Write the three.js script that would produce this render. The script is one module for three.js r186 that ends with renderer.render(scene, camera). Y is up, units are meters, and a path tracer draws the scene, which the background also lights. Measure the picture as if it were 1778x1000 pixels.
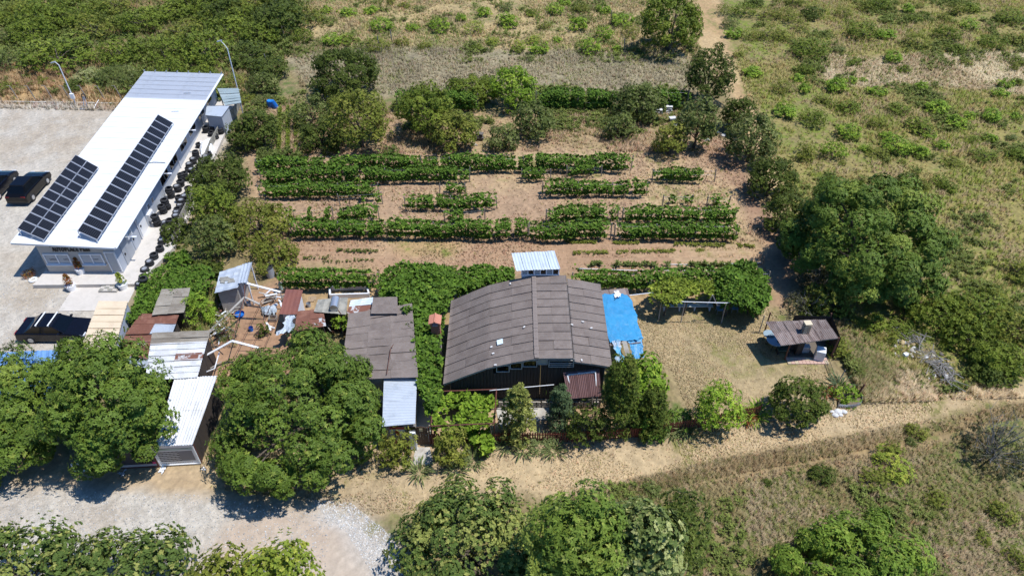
import * as THREE from 'three';
import { Sky } from 'three/addons/objects/Sky.js';
import { TextGeometry } from 'three/addons/geometries/TextGeometry.js';
import { RoundedBoxGeometry } from 'three/addons/geometries/RoundedBoxGeometry.js';
import { FontLoader } from 'three/addons/loaders/FontLoader.js';
import { mergeGeometries } from 'three/addons/utils/BufferGeometryUtils.js';

// ------------------------------------------------------------------ camera, sky, sun, exposure
const scene = new THREE.Scene();
const CAM_H = 36, PITCH = 41 * Math.PI / 180, VFOV = 43.4;
const camera = new THREE.PerspectiveCamera(VFOV, 1778 / 1000, 0.5, 1500);
camera.position.set(0, CAM_H, 0);
camera.rotation.set(-PITCH, 0, 0);
const SUN = new THREE.Vector3(0.40, 1, 0.03).normalize();
const sky = new Sky();
sky.scale.setScalar(1000); sky.name = 'sky';
sky.material.uniforms.sunPosition.value.copy(SUN);
sky.material.uniforms.turbidity.value = 5;
sky.material.uniforms.rayleigh.value = 0.8;
sky.material.uniforms.mieCoefficient.value = 0.004;
sky.material.uniforms.cloudCoverage.value = 0;
scene.add(sky);
scene.environmentIntensity = 0.15;
const sun = new THREE.DirectionalLight(new THREE.Color(1, 0.965, 0.905), 4.0);
sun.position.set(SUN.x * 120, SUN.y * 120, SUN.z * 120 - 50);
sun.target.position.set(0, 0, -50);
sun.castShadow = true; sun.shadow.radius = 1;
Object.assign(sun.shadow.camera, { left: -80, right: 80, top: 70, bottom: -70, near: 1, far: 260 });
sun.shadow.mapSize.set(4096, 4096);
scene.add(sun, sun.target);
const renderer = new THREE.WebGLRenderer({ antialias: true });
renderer.toneMapping = THREE.LinearToneMapping;
renderer.toneMappingExposure = 1.25;
renderer.shadowMap.enabled = true;


// ------------------------------------------------------------------ small helpers
function rng(seed) { let s = seed >>> 0; return () => { s = (s + 0x6d2b79f5) | 0; let t = Math.imul(s ^ (s >>> 15), 1 | s); t = (t + Math.imul(t ^ (t >>> 7), 61 | t)) ^ t; return ((t ^ (t >>> 14)) >>> 0) / 4294967296; }; }
const V = (x, y, z) => new THREE.Vector3(x, y, z);
const FOC = 500 / Math.tan(VFOV * Math.PI / 360), CP = Math.cos(PITCH), SP = Math.sin(PITCH);
function ray(px, py) { const x = (px - 889) / FOC, y = (500 - py) / FOC; return [x, y * CP - SP, -(CP + y * SP)]; }
// the place at height h, or in the vertical plane z, that stands at a measured point of the survey picture
function G(px, py, h = 0) { const r = ray(px, py), t = (h - CAM_H) / r[1]; return V(r[0] * t, h, r[2] * t); }
function GZ(px, py, z) { const r = ray(px, py), t = z / r[2]; return V(r[0] * t, CAM_H + r[1] * t, z); }
const clamp = (x, a, b) => Math.max(a, Math.min(b, x)), mix = (a, b, t) => a + (b - a) * t;
const sstep = (a, b, x) => { const t = clamp((x - a) / (b - a), 0, 1); return t * t * (3 - 2 * t); };
const toLin = (c) => (c <= 0.04045 ? c / 12.92 : Math.pow((c + 0.055) / 1.055, 2.4));
const toS = (c) => (c <= 0.0031308 ? c * 12.92 : 1.055 * Math.pow(c, 1 / 2.4) - 0.055);
// base colour of a thing that looks r, g, b in full sun
const A = (r, g, b, k = 0.74) => [toLin(r / 255) * k, toLin(g / 255) * k, toLin(b / 255) * k];
const col = (a) => new THREE.Color().setRGB(a[0], a[1], a[2]);
const used = new Map();
function numbered(n) { const k = used.get(n) ?? 0; used.set(n, k + 1); return k ? n + '_' + String(k).padStart(3, '0') : n; }
function tag(o, label, category, group, kind) { if (label) o.userData.label = label; if (category) o.userData.category = category; if (group) o.userData.group = group; if (kind) o.userData.kind = kind; return o; }
function thing(name, label, category, at = [0, 0, 0], group) {
  const o = new THREE.Group(); o.name = numbered(name); o.position.set(...(at.isVector3 ? at.toArray() : at)); scene.add(o);
  return tag(o, label, category, group);
}
function copy(root, at, turn, scale, label, group) {
  const r = root.clone(); r.name = numbered(root.name.replace(/_\d{3}$/, '')); scene.add(r);
  r.position.set(...(at.isVector3 ? at.toArray() : at)); r.rotation.y = turn;
  if (Array.isArray(scale)) r.scale.set(...scale); else r.scale.setScalar(scale);
  r.userData = { ...root.userData };
  if (label) r.userData.label = label; if (group) r.userData.group = group;
  return r;
}
function add(mesh, name, parent) { mesh.name = parent && parent !== scene ? name : numbered(name); mesh.castShadow = mesh.receiveShadow = true; (parent ?? scene).add(mesh); return mesh; }

// ------------------------------------------------------------------ mesh builder (world coordinates, made relative to the parent's place)
class MB {
  constructor() { this.p = []; this.n = []; this.u = []; this.i = []; }
  vert(p, n, u = 0, v = 0) { this.p.push(p.x, p.y, p.z); this.n.push(n.x, n.y, n.z); this.u.push(u, v); return this.p.length / 3 - 1; }
  quad(a, b, c, d, uv) { // counter-clockwise seen from outside
    const n = V().subVectors(b, a).cross(V().subVectors(d, a)).normalize(), w = a.distanceTo(b), h = a.distanceTo(d);
    uv = uv ?? [[0, 0], [w, 0], [w, h], [0, h]];
    const k = [a, b, c, d].map((q, j) => this.vert(q, n, uv[j][0], uv[j][1]));
    this.i.push(k[0], k[1], k[2], k[0], k[2], k[3]); return this;
  }
  tri(a, b, c) { const n = V().subVectors(b, a).cross(V().subVectors(c, a)).normalize(), k = [a, b, c].map((q) => this.vert(q, n, q.x + q.z, q.y)); this.i.push(...k); return this; }
  box(cx, cy, cz, sx, sy, sz, ry = 0, rx = 0, rz = 0) {
    const m = new THREE.Matrix4().makeRotationFromEuler(new THREE.Euler(rx, ry, rz, 'YXZ')).setPosition(cx, cy, cz);
    const q = (x, y, z) => V(x * sx / 2, y * sy / 2, z * sz / 2).applyMatrix4(m), c = (a, b, d, e) => this.quad(q(...a), q(...b), q(...d), q(...e));
    c([-1, -1, 1], [1, -1, 1], [1, 1, 1], [-1, 1, 1]); c([1, -1, -1], [-1, -1, -1], [-1, 1, -1], [1, 1, -1]);
    c([1, -1, 1], [1, -1, -1], [1, 1, -1], [1, 1, 1]); c([-1, -1, -1], [-1, -1, 1], [-1, 1, 1], [-1, 1, -1]);
    c([-1, 1, 1], [1, 1, 1], [1, 1, -1], [-1, 1, -1]); c([-1, -1, -1], [1, -1, -1], [1, -1, 1], [-1, -1, 1]);
    return this;
  }
  bar(a, b, w, h) { // beam from a to b
    const d = V().subVectors(b, a), L = d.length(), m = V().addVectors(a, b).multiplyScalar(0.5);
    return this.box(m.x, m.y, m.z, w, h ?? w, L, Math.atan2(d.x, d.z), -Math.asin(clamp(d.y / L, -1, 1)));
  }
  tube(pts, r, seg = 6, cap = true) {
    const R = Array.isArray(r) ? r : pts.map(() => r); let prev = null; const rings = [];
    for (let k = 0; k < pts.length; k++) {
      const t = V().subVectors(pts[Math.min(k + 1, pts.length - 1)], pts[Math.max(k - 1, 0)]).normalize();
      const up = Math.abs(t.y) > 0.9 ? V(1, 0, 0) : V(0, 1, 0), s = V().crossVectors(t, up).normalize(), w = V().crossVectors(s, t);
      const ring = [];
      for (let j = 0; j <= seg; j++) { const f = j / seg * 6.28318, n = V().addScaledVector(s, Math.cos(f)).addScaledVector(w, Math.sin(f)); ring.push(this.vert(V().copy(pts[k]).addScaledVector(n, R[k]), n, j / seg, k)); }
      rings.push(ring);
      if (prev) for (let j = 0; j < seg; j++) this.i.push(prev[j], ring[j], ring[j + 1], prev[j], ring[j + 1], prev[j + 1]);
      prev = ring;
    }
    if (cap) for (const e of [0, pts.length - 1]) {
      const t = V().subVectors(pts[e ? e : 0], pts[e ? e - 1 : 1]).normalize(), c = this.vert(pts[e], t), g = rings[e].map((k) => this.vert(V(this.p[k * 3], this.p[k * 3 + 1], this.p[k * 3 + 2]), t));
      for (let j = 0; j < seg; j++) e ? this.i.push(c, g[j + 1], g[j]) : this.i.push(c, g[j], g[j + 1]);
    }
    return this;
  }
  prism(pts, y0, y1) { // pts: [x, z] polygon, vertical walls and a flat top
    const area = pts.reduce((s, p, k) => { const q = pts[(k + 1) % pts.length]; return s + p[0] * q[1] - q[0] * p[1]; }, 0);
    const P = area > 0 ? [...pts].reverse() : pts, N = P.length;
    for (let k = 0; k < N; k++) { const a = P[k], b = P[(k + 1) % N]; this.quad(V(a[0], y0, a[1]), V(b[0], y0, b[1]), V(b[0], y1, b[1]), V(a[0], y1, a[1])); }
    const up = V(0, 1, 0), k0 = P.map((p) => this.vert(V(p[0], y1, p[1]), up, p[0], -p[1]));
    for (const f of THREE.ShapeUtils.triangulateShape(P.map((p) => new THREE.Vector2(p[0], -p[1])), [])) this.i.push(k0[f[0]], k0[f[1]], k0[f[2]]);
    return this;
  }
  // corrugated sheet over the corners a (far left) b (far right) c (near right) d (near left); along = 'u' when the waves follow one another from left to right
  sheet(a, b, c, d, waves, amp, along = 'u', sag = 0, rnd = null) {
    const nu = along === 'u' ? waves * 4 : 3, nv = along === 'u' ? 3 : waves * 4, base = this.p.length / 3;
    const at = (u, v) => V().copy(a).multiplyScalar((1 - u) * (1 - v)).addScaledVector(b, u * (1 - v)).addScaledVector(c, u * v).addScaledVector(d, (1 - u) * v);
    const N = V().subVectors(d, a).cross(V().subVectors(b, a)).normalize(); if (N.y < 0) N.negate();
    const ph = rnd ? rnd() * 6 : 0, w1 = a.distanceTo(b), h1 = a.distanceTo(d), H = (u, v) => amp * Math.cos((along === 'u' ? u : v) * waves * 6.28318) - sag * Math.sin(3.14159 * u) * Math.sin(3.14159 * v) + (rnd ? 0.012 * Math.sin(ph + u * 5 + v * 4) : 0);
    for (let j = 0; j <= nv; j++) for (let i = 0; i <= nu; i++) {
      const u = i / nu, v = j / nv, e = 0.004, p = at(u, v).addScaledVector(N, H(u, v));
      const du = at(u + e, v).addScaledVector(N, H(u + e, v)).sub(p), dv = at(u, v + e).addScaledVector(N, H(u, v + e)).sub(p);
      const n = dv.cross(du).normalize(); if (n.dot(N) < 0) n.negate();
      this.vert(p, n, u * w1 + ph, v * h1 + ph * 1.7);
    }
    const W = nu + 1, flip = V().subVectors(d, a).cross(V().subVectors(b, a)).dot(N) < 0;
    for (let j = 0; j < nv; j++) for (let i = 0; i < nu; i++) {
      const k = base + j * W + i, q = [k, k + W, k + W + 1, k, k + W + 1, k + 1];
      if (flip) this.i.push(q[0], q[2], q[1], q[3], q[5], q[4]); else this.i.push(...q);
    }
    return this;
  }
  geo(off) {
    const g = new THREE.BufferGeometry(), p = Float32Array.from(this.p);
    if (off) for (let k = 0; k < p.length; k += 3) { p[k] -= off.x; p[k + 1] -= off.y; p[k + 2] -= off.z; }
    g.setAttribute('position', new THREE.BufferAttribute(p, 3)); g.setAttribute('normal', new THREE.BufferAttribute(Float32Array.from(this.n), 3)); g.setAttribute('uv', new THREE.BufferAttribute(Float32Array.from(this.u), 2));
    g.setIndex(this.i); return g;
  }
  build(name, material, parent = scene) {
    let off = V(); for (let o = parent; o && o !== scene; o = o.parent) off.add(o.position);
    return add(new THREE.Mesh(this.geo(off), material), name, parent);
  }
}

// ------------------------------------------------------------------ noise
const NT = 512, tileNoise = (() => {
  const r = rng(77), out = new Float32Array(NT * NT);
  for (const [cells, amp] of [[8, 0.5], [16, 0.27], [32, 0.15], [64, 0.08]]) {
    const g = Float32Array.from({ length: cells * cells }, () => r()), st = NT / cells;
    for (let y = 0; y < NT; y++) for (let x = 0; x < NT; x++) {
      const fx = x / st, fy = y / st, ix = fx | 0, iy = fy | 0; let u = fx - ix, v = fy - iy; u = u * u * (3 - 2 * u); v = v * v * (3 - 2 * v);
      const i1 = (ix + 1) % cells, j1 = (iy + 1) % cells;
      out[y * NT + x] += amp * mix(mix(g[iy * cells + ix], g[iy * cells + i1], u), mix(g[j1 * cells + ix], g[j1 * cells + i1], u), v);
    }
  }
  return out;
})();
// value about 0..1, features about 1 unit of x across
function fb(x, y) {
  x = x * 64; y = y * 64; const ix = Math.floor(x), iy = Math.floor(y), u = x - ix, v = y - iy, x0 = ix & 511, y0 = (iy & 511) * NT, x1 = (ix + 1) & 511, y1 = ((iy + 1) & 511) * NT;
  return mix(mix(tileNoise[y0 + x0], tileNoise[y0 + x1], u), mix(tileNoise[y1 + x0], tileNoise[y1 + x1], u), v);
}
const hash = (x, y) => { let h = Math.imul(x | 0, 374761393) + Math.imul(y | 0, 668265263) | 0; h = Math.imul(h ^ (h >>> 13), 1274126177); return ((h ^ (h >>> 16)) >>> 0) / 4294967296; };

// ------------------------------------------------------------------ textures and materials
function dataTex(w, h, fn, srgb = true) {
  const d = new Uint8Array(w * h * 4);
  for (let y = 0; y < h; y++) for (let x = 0; x < w; x++) { const c = fn(x, y), o = (y * w + x) * 4; for (let k = 0; k < 3; k++) d[o + k] = clamp(255 * (srgb ? toS(c[k]) : c[k]), 0, 255); d[o + 3] = 255; }
  const t = new THREE.DataTexture(d, w, h); t.colorSpace = srgb ? THREE.SRGBColorSpace : THREE.NoColorSpace;
  t.magFilter = THREE.LinearFilter; t.minFilter = THREE.LinearMipmapLinearFilter; t.generateMipmaps = true; t.wrapS = t.wrapT = THREE.RepeatWrapping; t.needsUpdate = true; return t;
}
const scaled = (t, sx, sy = sx) => { const c = t.clone(); c.repeat.set(sx, sy); c.needsUpdate = true; return c; };
const mix3 = (a, b, t) => [mix(a[0], b[0], t), mix(a[1], b[1], t), mix(a[2], b[2], t)];
const mul3 = (a, k) => [a[0] * k, a[1] * k, a[2] * k];
const std = (c, rough = 0.8, extra = {}) => new THREE.MeshStandardMaterial({ color: Array.isArray(c) ? col(c) : c, roughness: rough, side: THREE.DoubleSide, ...extra });
// patchy surface: two colours with stains, 4 m to a tile
function patchy(c1, c2, { cover = 0.45, soft = 0.12, grain = 0.12, streak = 1, size = 256, c3 = null, cover3 = 0.2 } = {}) {
  return dataTex(size, size, (x, y) => {
    const u = x / size * 8, v = y / size * 8, n = fb(u * streak, v), m = fb(u * 3 * streak + 3, v * 3 + 5);
    let c = mix3(c1, c2, sstep(1 - cover - soft, 1 - cover + soft, n * 0.75 + m * 0.3));
    if (c3) c = mix3(c, c3, sstep(1 - cover3 - 0.06, 1 - cover3 + 0.06, fb(u * 2 * streak + 7, v * 2 + 1)));
    return mul3(c, 1 + grain * (hash(x, y) - 0.5) + grain * 1.5 * (m - 0.5));
  });
}
const tiles = (t, m = 0.25) => scaled(t, m);
const M = {};
M.white = std([0.8, 0.8, 0.8], 0.45); M.frameWhite = std([0.72, 0.73, 0.75], 0.5);
M.dark = std([0.02, 0.02, 0.022], 0.7); M.rubber = std([0.022, 0.022, 0.024], 0.85);
M.steel = std([0.55, 0.57, 0.6], 0.4, { metalness: 0.7 }); M.alloy = std([0.52, 0.53, 0.55], 0.4, { metalness: 0.6 });
M.greyPaint = std([0.35, 0.37, 0.4], 0.6); M.rustBar = std([0.13, 0.055, 0.035], 0.85);
M.brownPaint = std([0.11, 0.035, 0.024], 0.75); M.black = std([0.008, 0.008, 0.009], 0.5);
M.glass = new THREE.MeshPhysicalMaterial({ color: 0x0a0e12, roughness: 0.06, metalness: 0, side: THREE.DoubleSide });
M.paleGlass = new THREE.MeshPhysicalMaterial({ color: col([0.26, 0.3, 0.33]), roughness: 0.1, side: THREE.DoubleSide });
M.whitePanel = std(0xffffff, 0.42, { map: tiles(patchy([0.74, 0.75, 0.76], [0.68, 0.69, 0.7], { cover: 0.3, grain: 0.04 })) });
M.greyPanel = std(0xffffff, 0.5, { map: tiles(patchy([0.36, 0.385, 0.43], [0.32, 0.345, 0.39], { cover: 0.4, grain: 0.05 })) });
M.stucco = std(0xffffff, 0.9, { map: tiles(patchy([0.44, 0.41, 0.37], [0.40, 0.375, 0.34], { grain: 0.08 })) });
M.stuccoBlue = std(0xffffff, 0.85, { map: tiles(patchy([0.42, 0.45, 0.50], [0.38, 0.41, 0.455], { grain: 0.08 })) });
M.concrete = std(0xffffff, 0.92, { map: tiles(patchy([0.46, 0.43, 0.38], [0.36, 0.33, 0.29], { cover: 0.4, grain: 0.18, c3: [0.26, 0.22, 0.17], cover3: 0.16 })) });
M.paving = std(0xffffff, 0.92, { map: tiles(patchy([0.56, 0.51, 0.45], [0.48, 0.44, 0.38], { cover: 0.35, grain: 0.12 })) });
M.oldSlab = std(0xffffff, 0.95, { map: tiles(patchy([0.34, 0.32, 0.27], [0.22, 0.21, 0.18], { cover: 0.5, grain: 0.3 })) });
const onduline = [0, 1, 2].map((k) => std(0xffffff, 0.88, { map: tiles(patchy(mul3([0.205, 0.166, 0.143], 1 + 0.07 * (k - 1)), mul3([0.17, 0.135, 0.116], 1 + 0.07 * (k - 1)), { cover: 0.45, grain: 0.22, c3: [0.15, 0.09, 0.075], cover3: 0.1 })) }));
const whiteSheet = [0, 1].map((k) => std(0xffffff, 0.5, { map: tiles(patchy([0.66, 0.66, 0.66], [0.55, 0.55, 0.55], { cover: 0.4 + 0.15 * k, grain: 0.08, c3: [0.4, 0.36, 0.32], cover3: 0.14 })) }));
const greySheet = [0, 1].map((k) => std(0xffffff, 0.5, { metalness: 0.15, map: tiles(patchy([0.46, 0.50, 0.55], [0.38, 0.42, 0.47], { cover: 0.4 + 0.1 * k, grain: 0.08, c3: [0.30, 0.27, 0.25], cover3: 0.1 })) }));
const silverSheet = [0, 1].map((k) => std(0xffffff, 0.5, { metalness: 0.1, map: tiles(patchy([0.55, 0.61, 0.65], [0.49, 0.54, 0.58], { cover: 0.4, grain: 0.06 })) }));
const rustSheet = [0, 1, 2].map((k) => std(0xffffff, 0.85, { map: tiles(patchy([0.185, 0.075, 0.048], [0.24, 0.11, 0.072], { cover: 0.4, grain: 0.2, c3: k === 2 ? [0.5, 0.5, 0.5] : [0.30, 0.2, 0.16], cover3: k === 2 ? 0.42 : 0.12 })) }));
const redSheet = std(0xffffff, 0.7, { map: tiles(patchy([0.21, 0.075, 0.052], [0.18, 0.066, 0.05], { grain: 0.12 })) });
const porchSheet = std(0xffffff, 0.6, { map: tiles(patchy([0.17, 0.09, 0.085], [0.15, 0.075, 0.07], { grain: 0.1 })) });
const woodSheet = [0, 1].map((k) => std(0xffffff, 0.95, { map: tiles(patchy([0.30, 0.265, 0.215], [0.2, 0.17, 0.135], { cover: 0.5, grain: 0.3, streak: 0.4 })) }));
const creamSheet = std(0xffffff, 0.6, { map: tiles(patchy([0.68, 0.55, 0.385], [0.62, 0.49, 0.34], { cover: 0.35, grain: 0.06, c3: [0.30, 0.2, 0.14], cover3: 0.07 })) });
const blueSheet = std(0xffffff, 0.5, { map: tiles(patchy([0.13, 0.27, 0.52], [0.16, 0.31, 0.56], { grain: 0.08 })) });
const shelterSheet = [0, 1, 2].map((k) => std(0xffffff, 0.9, { map: tiles(patchy(mul3([0.235, 0.185, 0.165], 0.85 + 0.15 * k), mul3([0.15, 0.105, 0.092], 0.85 + 0.15 * k), { cover: 0.45, grain: 0.3, streak: 2.5, c3: [0.24, 0.2, 0.18], cover3: 0.2 })) }));
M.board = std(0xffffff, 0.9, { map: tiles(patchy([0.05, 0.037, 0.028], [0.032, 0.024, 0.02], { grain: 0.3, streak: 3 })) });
M.greyWood = std(0xffffff, 0.95, { map: tiles(patchy([0.36, 0.33, 0.29], [0.25, 0.22, 0.19], { grain: 0.25, streak: 0.4 })) });
M.brick = std(0xffffff, 0.9, { map: tiles(patchy([0.33, 0.13, 0.08], [0.25, 0.10, 0.065], { grain: 0.3 })) });
M.paleBrick = std(0xffffff, 0.9, { map: tiles(patchy([0.52, 0.42, 0.29], [0.42, 0.33, 0.23], { grain: 0.25 })) });
M.tileRed = std(0xffffff, 0.8, { map: tiles(patchy([0.50, 0.20, 0.13], [0.42, 0.17, 0.11], { grain: 0.15 })) });
M.bark = std(0xffffff, 0.95, { map: scaled(patchy([0.12, 0.095, 0.07], [0.075, 0.058, 0.043], { grain: 0.3 }), 1) });
M.greyBark = std([0.25, 0.23, 0.205], 0.95);
M.post = std(0xffffff, 0.95, { map: tiles(patchy([0.27, 0.24, 0.2], [0.19, 0.16, 0.13], { grain: 0.25 })) });
M.picket = std(0xffffff, 0.8, { map: tiles(patchy([0.17, 0.042, 0.026], [0.13, 0.033, 0.021], { grain: 0.2 })) });
M.blueTarp = std(0xffffff, 0.5, { map: tiles(patchy([0.035, 0.25, 0.47], [0.03, 0.215, 0.42], { grain: 0.06 })) });
M.paleTarp = std(0xffffff, 0.55, { map: tiles(patchy([0.08, 0.33, 0.52], [0.40, 0.44, 0.50], { cover: 0.4, grain: 0.08 })) });
M.silverTarp = std(0xffffff, 0.5, { map: tiles(patchy([0.46, 0.51, 0.56], [0.30, 0.35, 0.40], { cover: 0.5, grain: 0.15 })) });
M.barrelBlue = std([0.01, 0.14, 0.5], 0.45);
M.stone = std(0xffffff, 0.95, { map: tiles(patchy([0.42, 0.38, 0.32], [0.32, 0.28, 0.23], { grain: 0.25 })) });
M.paleStone = std([0.6, 0.58, 0.55], 0.95); M.darkStone = std([0.14, 0.12, 0.10], 0.95); M.sandStone = std([0.46, 0.34, 0.17], 0.95);
M.carPaint = new THREE.MeshPhysicalMaterial({ color: col([0.005, 0.005, 0.006]), roughness: 0.18, specularIntensity: 0.6, clearcoat: 0.15, clearcoatRoughness: 0.03 });
M.carBlue = new THREE.MeshPhysicalMaterial({ color: col([0.005, 0.006, 0.011]), roughness: 0.18, specularIntensity: 0.6, clearcoat: 0.15, clearcoatRoughness: 0.03 });
M.redLamp = new THREE.MeshPhysicalMaterial({ color: col([0.25, 0.008, 0.008]), roughness: 0.15 });
M.clearLamp = new THREE.MeshPhysicalMaterial({ color: col([0.6, 0.62, 0.65]), roughness: 0.1 });
// leaves: two triangles each, tinted leaf by leaf; light comes through them
const leafMat = (rough, through) => new THREE.MeshPhysicalMaterial({ color: 0xffffff, vertexColors: true, roughness: rough, transmission: through, thickness: 0, ior: 1.4, specularIntensity: 0.45, side: THREE.DoubleSide });
M.leaf = leafMat(0.78, 0.3); M.needle = leafMat(0.9, 0.12); M.gloss = leafMat(0.6, 0.2);

// ------------------------------------------------------------------ ground: what grows and lies where (outlines as picture points, turned into places on the ground)
const ST = A(196, 166, 116), SOIL = A(186, 150, 118);
const zones = [ // outline, main colour, second colour, share of green, green colour, grain, kind: 0 grass, 1 soil, 2 gravel
  [[[-600, -200], [2400, -200], [2400, 1300], [-600, 1300]], A(150, 132, 90), A(165, 145, 105), 0.4, A(98, 112, 52), 0.5, 0],
  [[[-500, -200], [510, -200], [520, 60], [480, 130], [400, 180], [200, 165], [-500, 165]], A(165, 142, 92), A(140, 125, 80), 0.55, A(88, 108, 44), 0.5, 0],
  [[[-500, 130], [60, 110], [230, 150], [200, 192], [-500, 184]], A(190, 155, 105), A(160, 128, 88), 0.2, A(110, 115, 60), 0.5, 0],
  [[[500, -200], [1230, -200], [1215, 80], [1190, 100], [640, 90], [520, 60]], A(192, 168, 118), A(164, 146, 104), 0.36, A(122, 134, 62), 0.5, 0],
  [[[490, 100], [640, 80], [1190, 92], [1205, 170], [700, 165], [560, 175]], A(170, 156, 122), A(150, 138, 108), 0.22, A(128, 132, 74), 0.55, 0],
  [[[1235, -200], [2400, -200], [2400, 720], [1650, 690], [1560, 640], [1480, 560], [1400, 420], [1330, 240], [1270, 100]], A(160, 146, 84), A(160, 140, 98), 0.5, A(126, 136, 52), 0.5, 0],
  [[[1420, 95], [1500, 100], [1700, 90], [1900, 85], [1900, 175], [1600, 150], [1440, 150]], A(176, 154, 116), A(204, 184, 146), 0.25, A(126, 130, 66), 0.5, 0],
  [[[1650, 105], [1900, 98], [1900, 155], [1690, 140]], A(208, 190, 150), A(190, 170, 130), 0.1, A(140, 140, 80), 0.4, 0],
  [[[1205, -200], [1225, -80], [1245, -60], [1262, 60], [1292, 150], [1325, 230], [1370, 330], [1345, 330], [1300, 240], [1262, 160], [1215, 80], [1200, -60]], A(212, 182, 134), A(196, 162, 116), 0.1, A(150, 140, 84), 0.35, 1],
  [[[425, 180], [520, 180], [700, 195], [1190, 195], [1290, 262], [430, 268]], A(178, 148, 112), A(186, 158, 116), 0.28, A(124, 124, 66), 0.5, 0],
  [[[425, 258], [1250, 258], [1300, 300], [1330, 425], [1285, 415], [440, 412]], A(182, 150, 118), A(202, 172, 130), 0.16, A(132, 128, 68), 0.42, 1],
  [[[470, 405], [1285, 412], [1330, 440], [1330, 478], [900, 480], [470, 490]], A(184, 148, 115), A(200, 168, 130), 0.08, A(140, 132, 72), 0.28, 1],
  [[[500, 462], [650, 462], [650, 478], [500, 480]], A(178, 150, 108), A(150, 140, 90), 0.4, A(126, 130, 70), 0.4, 0],
  [[[680, 412], [800, 415], [790, 445], [690, 440]], A(190, 158, 112), A(170, 150, 96), 0.5, A(128, 132, 62), 0.5, 0],
  [[[1200, 225], [1290, 250], [1310, 330], [1395, 440], [1365, 545], [1325, 535], [1322, 430], [1270, 330]], A(168, 132, 104), A(184, 150, 118), 0.06, A(130, 120, 70), 0.3, 1],
  [[[470, 490], [660, 495], [1330, 480], [1340, 560], [1110, 560], [600, 570], [470, 560]], A(190, 158, 116), A(168, 142, 100), 0.25, A(122, 128, 62), 0.45, 0],
  [[[1105, 540], [1180, 528], [1330, 530], [1440, 640], [1490, 690], [1440, 715], [1290, 705], [1200, 725], [1165, 640], [1115, 610]], A(190, 166, 124), A(176, 156, 114), 0.25, A(140, 134, 76), 0.42, 0],
  [[[560, 750], [860, 765], [1320, 722], [1500, 695], [1560, 630], [1660, 670], [1900, 670], [1900, 720], [1250, 805], [960, 865], [640, 895], [540, 870], [360, 850], [340, 790]], A(198, 174, 136), A(184, 160, 122), 0.28, A(132, 130, 72), 0.46, 0],
  [[[950, 862], [1250, 815], [1500, 775], [2300, 620], [2300, 1300], [850, 1300]], A(146, 130, 84), A(162, 142, 106), 0.42, A(108, 116, 54), 0.5, 0],
  [[[1000, 855], [1250, 800], [1420, 768], [1620, 728], [1900, 680], [1900, 702], [1640, 752], [1440, 795], [1260, 828], [1100, 858]], A(152, 130, 84), A(138, 118, 72), 0.35, A(96, 100, 46), 0.5, 0],
  [[[640, 868], [760, 824], [900, 790], [1060, 788], [1250, 742], [1420, 720], [1600, 688], [1900, 642], [1900, 680], [1620, 728], [1430, 766], [1250, 796], [1080, 838], [950, 868], [780, 858]], A(206, 180, 138), A(198, 172, 130), 0.12, A(140, 132, 76), 0.35, 1],
  [[[1130, 842], [1230, 820], [1450, 780], [1900, 695], [1900, 712], [1440, 800], [1240, 836]], A(188, 158, 114), A(172, 144, 100), 0.15, A(126, 124, 66), 0.4, 1],
  [[[715, 640], [1060, 690], [1060, 765], [735, 775]], A(196, 166, 132), A(182, 150, 116), 0.1, A(130, 124, 66), 0.3, 1],
  [[[-500, 780], [345, 795], [365, 855], [200, 846], [-500, 846]], A(198, 172, 136), A(182, 154, 118), 0.1, A(130, 124, 66), 0.35, 1],
  [[[-500, 176], [120, 182], [200, 190], [330, 235], [395, 240], [310, 400], [250, 490], [150, 625], [-700, 640]], A(206, 196, 180), A(192, 177, 156), 0.0, A(160, 150, 110), 0.5, 2],
  [[[-600, 855], [60, 838], [200, 842], [330, 852], [480, 872], [590, 880], [650, 930], [680, 1000], [720, 1300], [-600, 1300]], A(207, 198, 184), A(194, 181, 164), 0.0, A(150, 140, 100), 0.55, 2],
  [[[400, 905], [470, 885], [560, 888], [615, 935], [640, 1000], [650, 1300], [300, 1300], [340, 960]], A(200, 178, 156), A(206, 188, 168), 0.0, A(150, 140, 100), 0.22, 1],
  [[[540, 868], [610, 874], [680, 930], [715, 1000], [715, 1050], [670, 1050], [640, 985], [600, 925], [560, 892]], A(216, 210, 202), A(204, 194, 182), 0.0, A(150, 140, 100), 0.6, 2],
  [[[370, 520], [480, 490], [570, 570], [500, 660], [350, 660]], A(182, 144, 112), A(166, 130, 100), 0.12, A(110, 120, 50), 0.3, 1],
  [[[316, 500], [378, 500], [372, 570], [335, 610], [310, 590]], A(140, 132, 70), A(160, 135, 90), 0.6, A(96, 118, 44), 0.5, 0],
];
const GX0 = -82, GX1 = 82, GZ0 = -114, GZ1 = -12, GS = 0.25, GW = Math.round((GX1 - GX0) / GS), GH = Math.round((GZ1 - GZ0) / GS);
const polyWorld = (poly) => poly.map(([x, y]) => { const p = G(x, Math.max(y, -330)); return [p.x, p.z]; });
const inside = (poly, x, z) => { let k = false; for (let i = 0, j = poly.length - 1; i < poly.length; j = i++) { const a = poly[i], b = poly[j]; if ((a[1] > z) !== (b[1] > z) && x < (b[0] - a[0]) * (z - a[1]) / (b[1] - a[1]) + a[0]) k = !k; } return k; };
const CH = 12, grid = new Float32Array(GW * GH * CH);
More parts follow.
